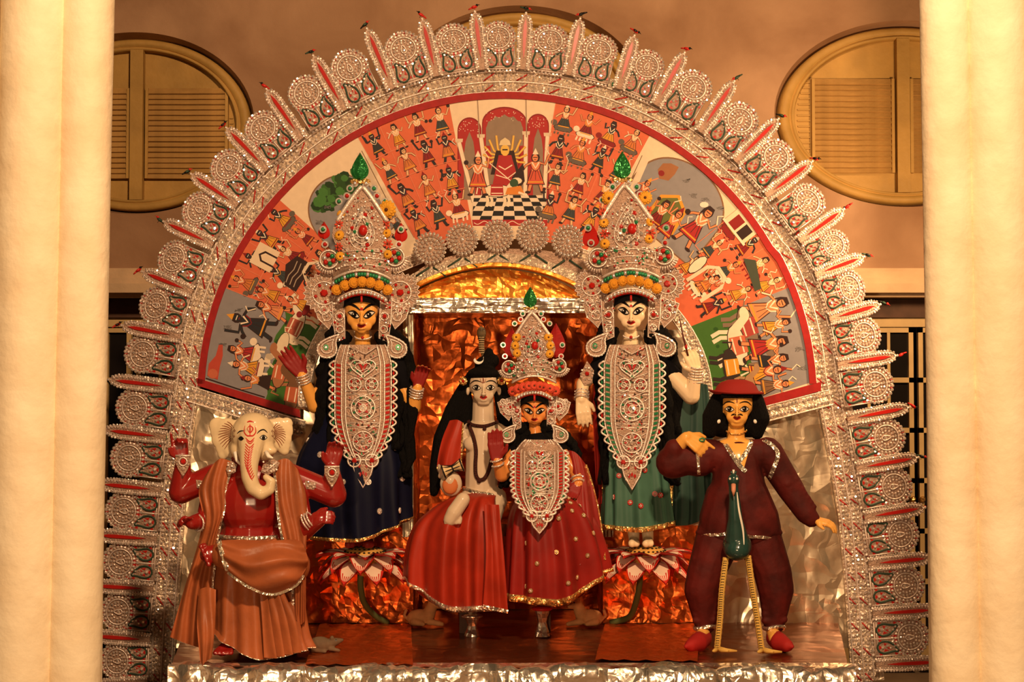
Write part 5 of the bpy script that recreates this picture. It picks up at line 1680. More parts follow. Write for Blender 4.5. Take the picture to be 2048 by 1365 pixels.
def crown(f, cx, hy, k, d, root, lean=0, flowers=(), rowkind='m', leafmat=None, sides=True, rowmat=None, bursts=None, seed=0, extra_leaf=None):
    """tall pointed filigree crown. local units: u across, v down from the middle of the hairline"""
    X = lambda u, v=0: cx + u * k + lean * (-v / 200.0)
    Yv = lambda v: hy + v * k
    wrap = lambda x, y: d - math.sqrt(max(0.0, (66 * k) ** 2 - min(abs(x - cx), 60 * k) ** 2)) * .55
    F = Fili(f, wrap)
    def arc(v0, v1, w, n=24): return [(X(-w + 2 * w * i / n), Yv(v0 + (v1 - v0) * (2 * i / n - 1) ** 2)) for i in range(n + 1)]
    # dome of filigree
    dome = arc(-50, -34, 58) + [(X(60), Yv(-66)), (X(48), Yv(-84)), (X(20), Yv(-96)), (X(-20), Yv(-96)), (X(-48), Yv(-84)), (X(-60), Yv(-66))]
    F.plate(dome, th=6)
    F.fill(lambda x, y: True, (X(-56), Yv(-92), X(56), Yv(-44)), 110, 2.6 * k, seed, (1, 1, 0, 0, 0, 2, 3))
    for v in (-60, -74, -88): F.wire(arc(v, v + 10, 56 - (-60 - v) * -.2), 1.1 * k, 0)
    body = F.build('crown', root, 'tall pointed silver filigree crown with jewels')
    # brow band: beads, red cord, cord
    B = Fili(f, wrap)
    B.wire(arc(-1, 15, 47), 3.6 * k, 2, o=1, n=6)
    for i, p in enumerate(arc(-4, 12, 47, 13)): B.mb.ball(B.q(p[0], p[1], 5), (4.3 * k * f.s, 3.4 * k * f.s, 4.3 * k * f.s), 8, 6, 1)
    B.wire(arc(-9, 10, 50), 1.4 * k, 0, o=4); B.wire(arc(-48, -30, 58), 2.6 * k, 0, o=5, n=5)
    B.build('brow_band', body)
    if rowkind == 'm':
        G = Fili(f, wrap); 
        for i, p in enumerate(arc(-40, -22, 57, 20)): G.mb.ball(G.q(p[0], p[1], 4), 4.6 * k * f.s, 7, 5, 3 if i % 4 else 1)
        G.build('leaf_row', body)
        for i in range(7):
            u = -51 + 102 * i / 6; v = -25 + 17 * (u / 52) ** 2
            flower(f, X(u), Yv(v), wrap(X(u), 0) - 6, 11.5 * k, 'm', body)
    else:
        for i in range(9):
            u = -56 + 112 * i / 8; v = -22 + 14 * (u / 56) ** 2
            flower(f, X(u), Yv(v), wrap(X(u), 0) - 6, 14 * k, 'c', body)
    # pointed plaque
    flat = lambda x, y: d - 34 * k + 6 * abs(x - cx) / (60 * k)
    Pq = Fili(f, flat)
    ogive = []
    for i in range(15):
        t = i / 14; u = 50 * (1 - t) ** .86; v = -146 - 70 * t; ogive.append((u, v))
    right = [(34, -90), (54, -102), (60, -118), (57, -134)] + ogive
    out = [(X(u, v), Yv(v)) for u, v in right] + [(X(-u, v), Yv(v)) for u, v in right[::-1][1:]]
    Pq.plate(out, th=4)
    for sg in (-1, 1): Pq.wire([(X(sg * u * 1.0, v), Yv(v)) for u, v in ogive], 4.2 * k, 0, o=1, n=6)
    Pq.wire([(X(sg_u, v), Yv(v)) for sg_u, v in [(-34, -90), (34, -90)]], 2 * k, 0)
    for (w, h, tw) in ((44, 60, 1.0), (31, 44, 1.2), (19, 28, 1.2)):
        dp = drop(0, 0, w * .75, h * .72, n=24); Pq.wire([(X(p[0], -130 + p[1]), Yv(-133 - p[1] * 1.0)) for p in dp], tw * k, 0, True, 2)
    for (w, h, n, r, m1, m2) in ((38, 52, 16, 4.8, 1, 2), (25, 36, 10, 4.4, 1, 3)):
        dp = drop(0, 0, w * .75, h * .72, n=n)
        for i, p in enumerate(dp): Pq.gem(X(p[0]), Yv(-133 - p[1]), r * k, m2 if i % 5 == 2 else m1, 2.2)
    Pq.mb.ball(Pq.q(X(2), Yv(-128), 4), (9 * k * f.s, 6 * k * f.s, 11 * k * f.s), 10, 7, 2)
    Pq.fill(lambda x, y: abs(x - X(0)) < 50 * k * max(0.05, min(1, (Yv(-92) - y) / (20 * k))) * max(0, min(1, (y - Yv(-212)) / (70 * k))), (X(-60), Yv(-212), X(60), Yv(-92)), 120, 2.5 * k, seed + 1, (1, 1, 0, 0, 0, 0, 2))
    Pq.build('plaque', body)
    # side rosettes
    for sg, dv in ((-1, 0), (1, -5)):
        c = (X(sg * 66), Yv(-70 + dv)); R = Fili(f, lambda x, y: d - 20 * k)
        R.plate(ellip(c, 18 * k, 18 * k, 20), m=4); R.circ(c, 18 * k, 1.8 * k, o=2)
        for q in range(6): a = q * PI / 3 + .3; R.mb.ball(R.q(c[0] + 9 * k * math.cos(a), c[1] + 9 * k * math.sin(a), 3), 5.0 * k * f.s, 8, 6, [2, 3, 2, 1, 2, 3][q])
        R.build('side_rosette', body)
        Fn = Fili(f, lambda x, y: d - 14 * k); fan_ = []
        for q in range(9): a = math.radians(90 - sg * 30 + sg * (-50 + 14 * q)); fan_.append(a)
        for q in range(14):
            a = math.radians(20 + 140 * q / 13); Fn.wire([(c[0] + 17 * k * math.cos(a), c[1] + 17 * k * math.sin(a)), (c[0] + 30 * k * math.cos(a), c[1] + 30 * k * math.sin(a))], 2.2 * k, 0)
        Fn.build('tassel_fringe', body)
        # little ringed jewels climbing to the tip
        for (u, v, m) in ((30, -197, 2), (24, -212, 3), (46, -186, 3), (8 if sg > 0 else 14, -222, 1), (74, -100, 2), (78, -130, 3)):
            J = Fili(f, lambda x, y: d - 26 * k); c2 = (X(sg * u, v), Yv(v)); J.plate(ellip(c2, 7.4 * k, 7.4 * k, 12), m=1); J.mb.ball(J.q(c2[0], c2[1], 2), 4.3 * k * f.s, 8, 6, m); J.build('ring_jewel', body)
    for (u, v, r, kd) in flowers: flower(f, X(u, v), Yv(v), d - 30 * k, r * k, kd, body)
    # leaf with gold bow
    leaf(f, (X(-4, -225), Yv(-228)), 35 * k, 56 * k, d - 24 * k, leafmat or GREEN, body)
    bw = MB()
    for sg in (-1, 1): bw.ball(f(X(-4 + sg * 11, -222), Yv(-226), d - 26 * k), (10 * k * f.s, 4 * k * f.s, 5.5 * k * f.s), 9, 6)
    bw.ball(f(X(-4, -222), Yv(-225), d - 30 * k), 4.5 * k * f.s, 8, 6); bw.build('gold_bow', TRIMG, body)
    if extra_leaf:
        for (u, v, w, h, m_) in extra_leaf: leaf(f, (X(u), Yv(v)), w * k, h * k, d - 20 * k, m_, body, 'foil_leaf')
    # lace strips beside the face, sunbursts and shoulder paisleys
    for sg in (-1, 1):
        E = Fili(f, lambda x, y: d - 6 * k)
        st = [(X(sg * 37), Yv(8)), (X(sg * 60), Yv(4)), (X(sg * 58), Yv(52)), (X(sg * 52), Yv(96)), (X(sg * 34), Yv(88)), (X(sg * 35), Yv(50))]
        E.plate(st, th=3); E.wire(st, 1.3 * k, 0, True, 1.4)
        c = (X(sg * 45), Yv(44)); E.circ(c, 8 * k, 1.2 * k, o=2); E.gem(c[0], c[1], 5 * k, 2, 3)
        E.circ((X(sg * 44), Yv(70)), 7 * k, 1.1 * k, o=2)
        E.fill(lambda x, y: abs(x - X(sg * 46)) < 11 * k, (X(-62), Yv(10), X(62), Yv(92)), 46, 2.4 * k, seed + 5 + sg, (1, 1, 0, 0, 2)); E.build('ear_lace', body)
        b = (bursts or {}).get(sg, (78, -8, 40))
        sunburst(f, (X(sg * b[0]), Yv(b[1])), b[2] * k, lambda x, y: d - 4 * k, 'sunburst', body)
        Wg = Fili(f, lambda x, y: d - 2 * k)
        wg = [(X(sg * 56), Yv(6)), (X(sg * 96), Yv(22)), (X(sg * 88), Yv(48)), (X(sg * 66), Yv(70)), (X(sg * 56), Yv(50))]
        Wg.plate(wg, th=2.5); Wg.wire(wg, 1.3 * k, 0, True, 1.4)
        for q in range(3): Wg.circ((X(sg * (70 + 6 * q)), Yv(44 - 12 * q)), (9 - q) * k, 1.2 * k, o=1.5); Wg.gem(X(sg * (70 + 6 * q)), Yv(44 - 12 * q), 3 * k, 2 if q == 1 else 1, 2)
        Wg.fill(lambda x, y: True, (X(sg * 75) - 14 * k, Yv(14), X(sg * 75) + 14 * k, Yv(54)), 26, 2.2 * k, seed + 9, (1, 0, 1, 2)); Wg.build('wing_lace', body)
        if sides: paisley_orn(f, (X(sg * 70), Yv(104)), 21 * k, sg, lambda x, y: d - 22 * k, 'shoulder_paisley', body)
    return body

def hair_front(f, cx, hy, w, d, root, parting=True):
    """black hair across the brow under the crown"""
    mb = MB(); rows = []
    for j in range(7):
        t = j / 6; row = []
        for i in range(25):
            u = -1 + 2 * i / 24
            a = u * 1.25
            x = cx + w * math.sin(a) * (1.02 - .05 * t); y = hy + 14 * (1 - math.cos(a)) * 1.15 + 8 - 22 * t - 3 * (1 - abs(u)) * (1 - t) 
            row.append(f(x, y, d - w * 1.14 * math.cos(a) * (1.0 - .10 * t)))
        rows.append(row)
    mb.grid(rows, 0)
    o = mb.build('front_hair', HAIR, root)
    if parting:
        m = MB(); m.tube([f(cx, hy + 5, d - w * 1.17), f(cx, hy - 6, d - w * 1.10)], 2.4 * f.s, 6); m.build('parting', REDP, o)
    return o

# ------------------------------------------------------------------ A: navy-skirted standing statue
YA = -.05
rA = thing('goddess_statue', 'yellow-faced crowned statue in navy skirt standing on the left lotus', 'statue', W(722, 1096, YA))
g = Fig(YA, rA); f = g.f
head(g, 723, 630, 35, 669, d=0)
g.rc((724, 655, 4), 14, (726, 705, 6), 17); g.el((726, 716, 2), (52, 26, 22))
g.rc((727, 730, 4), 36, (727, 830, 6), 40)
g.chain([(672, 732, 4), (630, 812, 6), (604, 752, -18)], [18, 16, 10]); g.hand((603, 748, -18), (-.60, -.78, -.12), (.12, .05, -1), (.8, -.55, 0), 68, curl=.18, palmtag=1, spread=.06)
g.chain([(786, 730, 4), (826, 815, 4), (835, 776, -16)], [18, 16, 10]); g.hand((836, 772, -17), (.25, -.92, -.12), (.25, -.1, -1), (-.9, -.2, 0), 56, curl=.55, palmtag=1, spread=.08)
for (x, dx) in ((700, -16), (738, 4)):
    g.rc((727 + dx, 830, 6), 30, (x, 1080, -4), 11); g.rc((x, 1084, -6), 9, (x - 3, 1090, -34), 8, 1); g.rc((x, 1084, -6), 9, (x + 4, 1090, -32), 7, 1)
bo = g.build('body', [SK_A, PALM]); face_goddess(g, 723, 631, 35, 652, bo)
b2 = Fig(YA, rA); b2.rc((727, 728, 5), 42, (727, 830, 6), 48); b2.chain([(672, 728, 4), (652, 770, 6)], [25, 22]); b2.chain([(788, 728, 4), (806, 768, 6)], [25, 22]); b2.rc((690, 720, 5), 26, (765, 720, 5), 26)
b2.build('blouse', [BLKC], voxel=.006)
o, ptA = shell(f, [(727, 52, 790, 790, 790, 42, 5), (712, 92, 868, 868, 868, 56, 4), (706, 114, 930, 930, 930, 64, 2), (707, 114, 1000, 1005, 995, 66, 0), (710, 113, 1078, 1086, 1036, 66, 0)], 'skirt', NAVY, rA, nf=10, amp=.20, seed=2, trimmat=TRIMG, trimw=.035, label='navy satin skirt with gold hem')
sequins(ptA, [(150, .62), (165, .30), (40, .36), (30, .60), (75, .62), (100, .62), (62, .82), (112, .83), (35, .85), (128, .42), (20, .42), (150, .85)], f, 6.2, SILVER, o)
strands(f, [([(672, 660, 10), (655, 705, 6), (645, 780, 0), (640, 880, -20)], 13), ([(690, 670, 14), (676, 720, -8), (664, 800, -22), (662, 920, -44)], 11), ([(774, 660, 10), (806, 700, 6), (815, 790, 2), (812, 905, -24), (806, 955, -38)], 12), ([(762, 670, 10), (782, 720, -8), (794, 800, -20), (798, 900, -40)], 11)], 'long_hair', rA, wav=3.0, per=5, seed=4)
hair_front(f, 723, 599, 38, 6, rA)
depA = lambda x, y: -44 - (22 * min(1, max(0, (y - 690) / 240))) + (x - 726) ** 2 / 330.0
breastplate(f, 726, 690, 978, 58, depA, rA, 45, 2, 3, 'long scalloped silver breastplate with red and green chips')
crown(f, 724, 589, 1.0, 0, rA, lean=0, seed=3, flowers=((-46, -140, 10, 'r'), (-45, -118, 11, 'y'), (-46, -95, 10, 'r'), (-44, -76, 10, 'y'), (48, -140, 11, 'r'), (52, -170, 20, 'y'), (50, -122, 10, 'y'), (52, -100, 11, 'r'), (52, -80, 10, 'y'), (-42, -160, 9, 'y')), extra_leaf=((78, -104, 26, 40, RED), (-76, -110, 24, 36, RED)), bursts={-1: (76, -2, 42), 1: (76, -4, 40)})
bangles(f, (609, 765, -12), (604, 750, -17), 12.5, 4, rA); bangles(f, (831, 792, -8), (834, 777, -15), 12.5, 4, rA)
n_ = MB(); n_.tube([f(726 + 17 * math.sin(a), 672 + 7 * math.cos(a), -13 - 6 * math.cos(a) + 4) for a in np.linspace(-1.4, 1.4, 12)], 1.6 * f.s, 5); n_.ball(f(725, 676, -16), 3.2 * f.s, 8, 6, 1); n_.build('choker', [SILVER, RED], rA)

# ------------------------------------------------------------------ B: green-skirted standing statue
YB = -.05
rB = thing('goddess_statue', 'ivory-faced crowned statue in sea green skirt standing on the right lotus', 'statue', W(1282, 1096, YB))
g = Fig(YB, rB); f = g.f
head(g, 1262, 623, 33, 663, d=0)
g.rc((1262, 650, 4), 13.5, (1262, 702, 6), 17); g.el((1263, 714, 2), (50, 24, 22)); g.rc((1263, 728, 4), 34, (1266, 830, 6), 40)
g.chain([(1210, 722, 4), (1166, 768, -2), (1163, 800, -16)], [17, 13.5, 10.5]); g.hand((1163, 799, -17), (.14, 1, -.12), (0, 0, 1), (.9, .1, 0), 60, curl=.22, spread=.05)
g.chain([(1316, 722, 4), (1382, 792, -8), (1392, 742, -24)], [17, 18, 10.5]); g.hand((1392, 744, -25), (-.30, -.95, -.05), (-.35, 0, 1), (-.7, .1, -.4), 60, curl=.55, spread=.03)
for (x, dx) in ((1268, -14), (1296, 14)):
    g.rc((1267 + dx, 830, 6), 28, (x, 1080, -4), 11); g.rc((x, 1080, -6), 9, (x - 4, 1088, -34), 8); g.rc((x, 1080, -6), 9, (x + 5, 1088, -32), 7)
bo = g.build('body', [SK_B, PALM]); face_goddess(g, 1262, 624, 33, 646, bo)
b2 = Fig(YB, rB); b2.rc((1264, 726, 5), 40, (1266, 830, 6), 46); b2.chain([(1212, 724, 4), (1186, 750, 2)], [23, 19]); b2.chain([(1316, 724, 4), (1346, 752, 2)], [24, 20]); b2.rc((1225, 718, 5), 24, (1302, 718, 5), 24)
b2.build('blouse', [BLKC], voxel=.006)
o, ptB = shell(f, [(1266, 52, 790, 790, 790, 42, 5), (1270, 62, 880, 880, 880, 50, 4), (1273, 68, 970, 970, 970, 56, 2), (1277, 74, 1058, 1066, 1050, 60, 0)], 'skirt', TEAL, rB, nf=11, amp=.16, seed=5, trimmat=TRIMG, trimw=.055, label='sea green satin skirt with gold hem')
sequins(ptB, [(120, .60), (102, .78), (85, .80), (58, .73), (50, .74), (130, .75), (100, .55), (75, .56)], f, 5.5, RED, o)
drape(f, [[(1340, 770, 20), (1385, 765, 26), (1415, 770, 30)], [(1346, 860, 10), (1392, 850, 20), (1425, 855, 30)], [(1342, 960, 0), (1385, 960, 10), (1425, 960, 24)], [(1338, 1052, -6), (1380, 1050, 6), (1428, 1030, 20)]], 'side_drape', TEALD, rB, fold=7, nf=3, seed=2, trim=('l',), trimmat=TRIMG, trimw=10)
drape(f, [[(1188, 740, 16), (1200, 742, 0)], [(1186, 830, 12), (1206, 830, -10)], [(1190, 930, 12), (1205, 930, -10)], [(1193, 1010, 14), (1206, 1008, -4)]], 'sari_edge', REDC2, rB, fold=2, nf=2, seed=8, trim=('r',), trimmat=TRIMG, trimw=3, nc=12)
strands(f, [([(1210, 655, 12), (1196, 700, 8), (1200, 800, 6), (1212, 940, -14)], 9), ([(1228, 660, 14), (1214, 720, -8), (1208, 800, -18), (1206, 970, -34)], 8), ([(1306, 655, 10), (1336, 690, 6), (1346, 780, 2), (1345, 880, -14)], 13), ([(1298, 665, 10), (1318, 720, -8), (1330, 800, -20), (1334, 920, -34), (1350, 970, -30)], 11)], 'long_hair', rB, wav=3.0, per=5, seed=6)
hair_front(f, 1262, 597, 36, 6, rB)
depB = lambda x, y: -42 - (20 * min(1, max(0, (y - 690) / 240))) + (x - 1263) ** 2 / 320.0
breastplate(f, 1264, 690, 982, 57, depB, rB, 44, 3, 2, 'long scalloped silver breastplate with a green ladder edge')
crown(f, 1262, 586, 1.0, 0, rB, lean=-12, seed=13, flowers=((-34, -190, 15, 'y'), (40, -190, 15, 'y'), (-46, -160, 10, 'r'), (44, -165, 10, 'r'), (-46, -140, 11, 'y'), (46, -142, 10, 'y'), (-46, -118, 10, 'r'), (46, -120, 11, 'r'), (-46, -98, 11, 'y'), (42, -108, 10, 'y')), extra_leaf=((-80, -90, 34, 50, RED),), bursts={-1: (78, -14, 36), 1: (72, -18, 36)})
bangles(f, (1164, 786, -8), (1163, 798, -16), 13, 3, rB); bangles(f, (1390, 762, -16), (1393, 734, -25), 13, 6, rB)
al = Fili(f, lambda x, y: -18); c = (1174, 748); al.plate([(1174, 722), (1188, 742), (1184, 766), (1168, 772), (1160, 752)], th=3); al.ringgems(c, 12, 10, 2.6, 1, 0); al.gem(c[0], c[1], 5, 2, 2.4); al.build('armlet', rB)
n_ = MB(); n_.tube([f(1262 + 16 * math.sin(a), 670 + 7 * math.cos(a), -13 - 6 * math.cos(a) + 4) for a in np.linspace(-1.4, 1.4, 12)], 1.6 * f.s, 5); n_.ball(f(1262, 675, -17), 3.4 * f.s, 8, 6, 1); n_.build('choker', [SILVER, RED], rB)
rq = thing('writing_brush', 'thin dark stick held up in the hand of the ivory-faced statue', 'brush', W(1372, 708, YB - .08))
fq = FR(YB - .075); m = MB(); m.tube([fq(1376, 712), (fq(1366, 672)), fq(1358, 632)], [2.2 * fq.s, 2 * fq.s, .8 * fq.s], 6); m.build('brush_stick', mat('dark_lacquer', (.10, .02, .015), .4), rq)
m = MB(); m.ball(fq(1372, 694), (3.2 * fq.s, 3.2 * fq.s, 5 * fq.s), 8, 6); m.build('brush_bead', RED, rq)

# ------------------------------------------------------------------ lotuses
PETW = mat('white_petal', (.80, .60, .46), .5); PETR = mat('red_petal_edge', (.55, .03, .02), .5); PODM = mat('yellow_pod', (.62, .33, .08), .55); STEM = mat('green_stem', (.10, .13, .045), .6)
def petal_mesh(L_, w, dr, up):
    mb = MB(); nu, nv = 16, 14; vs = []; fs = []; ms = []
    for i in range(nu + 1):
        u = i / nu; ww = w * (math.sin(PI * (u * .80 + .20)) ** .75) * (1 if u < 1 else .03)
        for j in range(nv + 1):
            v = -1 + 2 * j / nv
            vs.append((L_ * u, ww * v, up * math.sin(PI * u * .8) - dr * u ** 1.6 + .012 * v * v))
    for i in range(nu):
        for j in range(nv):
            a = i * (nv + 1) + j; fs.append((a, a + 1, a + nv + 2, a + nv + 1))
            u = (i + .5) / nu; v = abs(-1 + 2 * (j + .5) / nv)
            ms.append(1 if v > .84 or u > .88 or (u > .62 + .16 * (1 - v) and j % 2 == 0) or (u < .2 and j % 2) else 0)
    for f_, m_ in zip(fs, ms): pass
    o = len(mb.v); mb.v = [tuple(p) for p in vs]; mb.f = [list(x) for x in fs]; mb.m = ms; mb.sm = [True] * len(fs)
    n0 = len(vs); mb.v += [(p[0], p[1], p[2] - .004) for p in vs]; mb.f += [[q + n0 for q in x[::-1]] for x in fs]; mb.m += [1] * len(fs); mb.sm += [True] * len(fs)
    return mb.mesh('petal', [PETW, PETR])
pet1 = petal_mesh(.150, .062, .085, .035); pet2 = petal_mesh(.175, .06, .105, .018); pet3 = petal_mesh(.165, .05, .010, .02)
def lotus(cx, cy, stem, label, Y=-.05):
    f = FR(Y); c = f(cx, cy)
    r = thing('lotus_pedestal', label, 'lotus', c, 'lotus pedestals of the standing statues')
    mb = MB(); rows = []
    for j in range(9):
        t = j / 8; rad = .105 * math.cos(t * PI / 2) ** .6 if j < 8 else .001; z = .042 * math.sin(t * PI / 2)
        rows.append([(c.x + rad * math.cos(2 * PI * k / 28), c.y + rad * math.sin(2 * PI * k / 28), c.z + z) for k in range(28)])
    lo = [(c.x + .09 * math.cos(2 * PI * k / 28), c.y + .09 * math.sin(2 * PI * k / 28), c.z - .06) for k in range(28)]; lo2 = [(c.x + .02 * math.cos(2 * PI * k / 28), c.y + .02 * math.sin(2 * PI * k / 28), c.z - .10) for k in range(28)]
    mb.grid([lo2, lo] + rows, 0, closed=True); mb.build('seed_pod', PODM, r)
    sd = MB(); 
    for ring, n in ((.92, 26), (.70, 20), (.45, 12)):
        for k in range(n):
            a = 2 * PI * k / n + ring; t = math.acos(ring ** (1 / .6)) / (PI / 2); p = Vector((c.x + .105 * ring * math.cos(a), c.y + .105 * ring * math.sin(a), c.z + .042 * math.sin(t * PI / 2) + .001)); sd.ball(p, (.0068, .0068, .004), 7, 4)
    sd.build('seed_dots', BLACK, r, kind='stuff')
    for (me, n, a0, dz, rr) in ((pet3, 10, .1, .0, .085), (pet1, 9, .0, -.012, .075), (pet2, 9, .35, -.035, .062)):
        for k in range(n):
            a = -PI / 2 + a0 + 2 * PI * k / n
            o = link('petal', me, r); o.location = (rr * math.cos(a), rr * math.sin(a), dz); o.rotation_euler = (0, 0, a)
    st = MB(); P_ = [W(x, y, yy) for (x, y, yy) in stem]; P_ = [Vector(p) for p in crom([tuple(p) for p in P_], 24)]
    st.tube(P_, .0155, 10); st.build('stem', STEM, r)
    return r
lotus(729, 1112, [(722, 1135, Y := -.05), (721, 1170, -.04), (728, 1205, .02), (750, 1232, .12), (775, 1246, .20)], 'white lotus with red-edged petals under the navy-skirted statue')
lotus(1291, 1110, [(1280, 1135, -.05), (1279, 1170, -.04), (1272, 1205, .02), (1258, 1235, .12), (1222, 1246, .20)], 'white lotus with red-edged petals under the green-skirted statue')
# ------------------------------------------------------------------ C: bare-chested seated statue
YC = -.12
rC = thing('god_statue', 'pale bare-chested seated statue with long black hair and a cobra', 'statue', W(930, 1235, YC))
g = Fig(YC, rC); f = g.f
head(g, 967, 776, 31, 812, goddess=False, d=0, nosey=789)
g.chain([(966, 800, 6), (966, 846, 8)], [21, 23]); g.el((966, 862, 6), (48, 22, 24)); g.rc((966, 870, 6), 34, (962, 985, 4), 33)
for sg in (-1, 1): g.el((966 + sg * 19, 888, -16), (20, 16, 10))
g.chain([(922, 872, 6), (888, 935, -6), (900, 962, -44)], [20, 16, 12]); g.hand((884, 955, -34), (.35, -.75, -.45), (.2, .2, -1), (.9, .1, 0), 44, curl=.8, spread=.03)
g.el((902, 968, -42), (22, 25, 10), 0)
g.el((900, 972, -50), (15, 17, 5), 1)
g.chain([(1010, 872, 6), (1036, 940, 0), (1040, 985, -20)], [19, 15, 12])
# thighs, crossed foot and hanging foot
g.chain([(950, 1000, -4), (890, 1060, -50), (930, 1190, 10)], [30, 22, 14]); g.chain([(985, 1000, -4), (970, 1065, -50), (945, 1212, 12)], [30, 22, 12])
g.chain([(926, 1000, -118), (908, 1026, -124), (900, 1040, -124)], [14, 15, 13])
for k in range(5): g.rc((894 + 6.5 * k, 1038, -126), 5.0, (892 + 6.8 * k, 1047 - abs(k - 1) * .5, -127), 4.4)
g.chain([(945, 1210, 14), (941, 1219, -10)], [11, 9])
for k in range(5): g.rc((929 + 6 * k, 1219, -10), 4.6, (926 + 6.6 * k, 1222, -22), 4.2)
bo = g.build('body', [SK_C, mat('orange_palm', (.55, .16, .05), .5)]); face_male(g, 967, 776, 31, 796, bo)
mb = MB()
g.stroke(mb, [(960, 757), (962, 764), (966, 766), (970, 764), (972, 757)], 1.6, 3, .002); g.stroke(mb, [(966, 752), (966, 768)], 1.6, 3, .002)
mb.build('brow_mark', FACEM, bo, fixn=False)
# hair: cap, topknot, long side fall
h = Fig(YC, rC); h.el((967, 760, 12), (38, 28, 36)); h.el((966, 748, -4), (32, 14, 32)); h.rc((972, 745, 0), 20, (978, 705, 2), 9); h.rc((966, 730, 0), 17, (984, 722, 0), 15)
h.chain([(936, 765, 14), (912, 820, 16), (890, 880, 10), (876, 940, 6), (868, 985, 4)], [14, 22, 24, 18, 9]); h.chain([(926, 800, 18), (925, 860, 20)], [20, 22]); h.chain([(998, 765, 14), (1008, 810, 20), (1012, 860, 24)], [14, 18, 16])
h.build('long_hair', [HAIR], voxel=.005, smooth=3)
m = MB()
for (x, y) in ((926, 763), (1003, 762)):
    for k in range(8): a = PI / 4 * k; m.ball(f(x + 5.5 * math.cos(a), y + 5.5 * math.sin(a), -18), (3.6 * f.s, 2 * f.s, 3.6 * f.s), 7, 5, 0)
    m.ball(f(x, y, -20), 3 * f.s, 7, 5, 1)
m.build('ear_flowers', [TRIMG, RED], rC)
m = MB(); 
A, B = [], []
for k in range(13): a = math.radians(-20 + 200 * k / 12); A.append((957 + 10 * math.cos(a), 720 + 9 * math.sin(a))); B.append((959 + 8.5 * math.cos(a), 716 + 8 * math.sin(a)))
m.grid([[f(x, y, -21) for x, y in A], [f(x, y, -24) for x, y in B], [f(x, y, -19) for x, y in B]], 0); m.build('crescent', WHITEP, rC, 'white crescent in the topknot')
# cobra rising behind the topknot
SNK = mat('banded_snake', (.20, .13, .06), .45, col2=(.05, .035, .02), vscale=30, stretch=(.2, .2, 3), detail=1)
m = MB(); pts = [f(970, 722, 20), f(966, 705, 18), f(963, 690, 16), f(963, 675, 14), f(963, 664, 10), f(963, 655, 4)]
m.tube([Vector(p) for p in crom([tuple(p) for p in pts], 20)], [f.s * r for r in [5, 5, 5, 5, 5, 5, 5, 5.2, 5.4, 5.8, 6.4, 7.4, 8.4, 9.2, 9.6, 9.4, 8.4, 7, 5.4, 3]], 10); m.build('cobra', SNK, rC, 'small brown cobra with raised hood')
m = MB()
for k in range(11): m.tube([f(957.5 , 662 + 4.4 * k, 4 + k * .8), f(968.5, 662 + 4.4 * k, 4 + k * .8)], 1.0 * f.s, 5)
m.build('belly_bands', mat('cream_scales', (.5, .36, .2), .5), rC)
# rope necklaces
ROPE = mat('dark_bead_rope', (.07, .018, .014), .7, bump=1.0, bscale=150)
def on(g_, x, y, r): 
    q = g_.hit(x, y, r * .6 * g_.f.s); return q if q is not None else g_.P((x, y, -30))
m = MB(); m.tube([on(g, x, y, 3.6) for x, y in crom([(936, 842), (944, 850), (966, 853), (984, 849), (997, 843)], 18)], 3.6 * f.s, 7); m.ball(on(g, 969, 858, 5), 4 * f.s, 8, 6)
m.build('bead_necklace', ROPE, rC)
m = MB(); m.tube([on(g, x, y, 4) for x, y in crom([(937, 850), (946, 872), (952, 900), (951, 930), (952, 950), (958, 960), (968, 958), (976, 945), (982, 925), (990, 890)], 36)], 3.9 * f.s, 7); m.ball(on(g, 958, 963, 5), 4.5 * f.s, 8, 6); m.build('long_bead_rope', ROPE, rC)
# shawl on the shoulder, belt, dhoti
drape(f, [[(898, 842, -6), (914, 840, -20), (926, 846, -24)], [(884, 880, -12), (902, 880, -30), (924, 880, -34)], [(876, 915, -16), (896, 918, -34), (922, 920, -34)], [(874, 936, -14), (893, 945, -34), (918, 940, -30)]], 'shoulder_shawl', REDC, rC, fold=3, nf=2, nr=16, nc=18, trim=('r', 'b'), trimmat=TRIMG, trimw=3)
m = MB(); m.tube([f(966 + 37 * math.sin(a), 985 - 9 * math.sin(a * .9 + .5) * -1, 4 - 37 * math.cos(a)) for a in np.linspace(-1.5, 1.5, 20)], 5.5 * f.s, 8); m.build('belt', TRIMS, rC, 'silver belt')
o, ptC = shell(f, [(962, 36, 986, 988, 990, 36, 4), (936, 58, 1008, 1000, 1000, 78, -20), (914, 84, 1050, 1050, 1040, 92, -34), (908, 96, 1105, 1130, 1120, 92, -36), (908, 98, 1160, 1226, 1222, 86, -36)], 'dhoti', REDC, rC, nf=9, amp=.22, seed=9, amp_top=.2, trimmat=TRIMS, trimw=.045, label='scarlet silk dhoti with silver hem')
for q in range(3):
    drape(f, [[(968 + 10 * q, 1010, -118), (978 + 10 * q, 1010, -122)], [(972 + 11 * q, 1110, -136), (986 + 11 * q, 1110, -140)], [(966 + 14 * q, 1214 + 3 * q, -126), (988 + 14 * q, 1218 + 3 * q, -130)]], 'pleat', REDC, rC, fold=2, nf=1, nr=18, nc=8, seed=q, trim=('b',), trimmat=TRIMS, trimw=7)
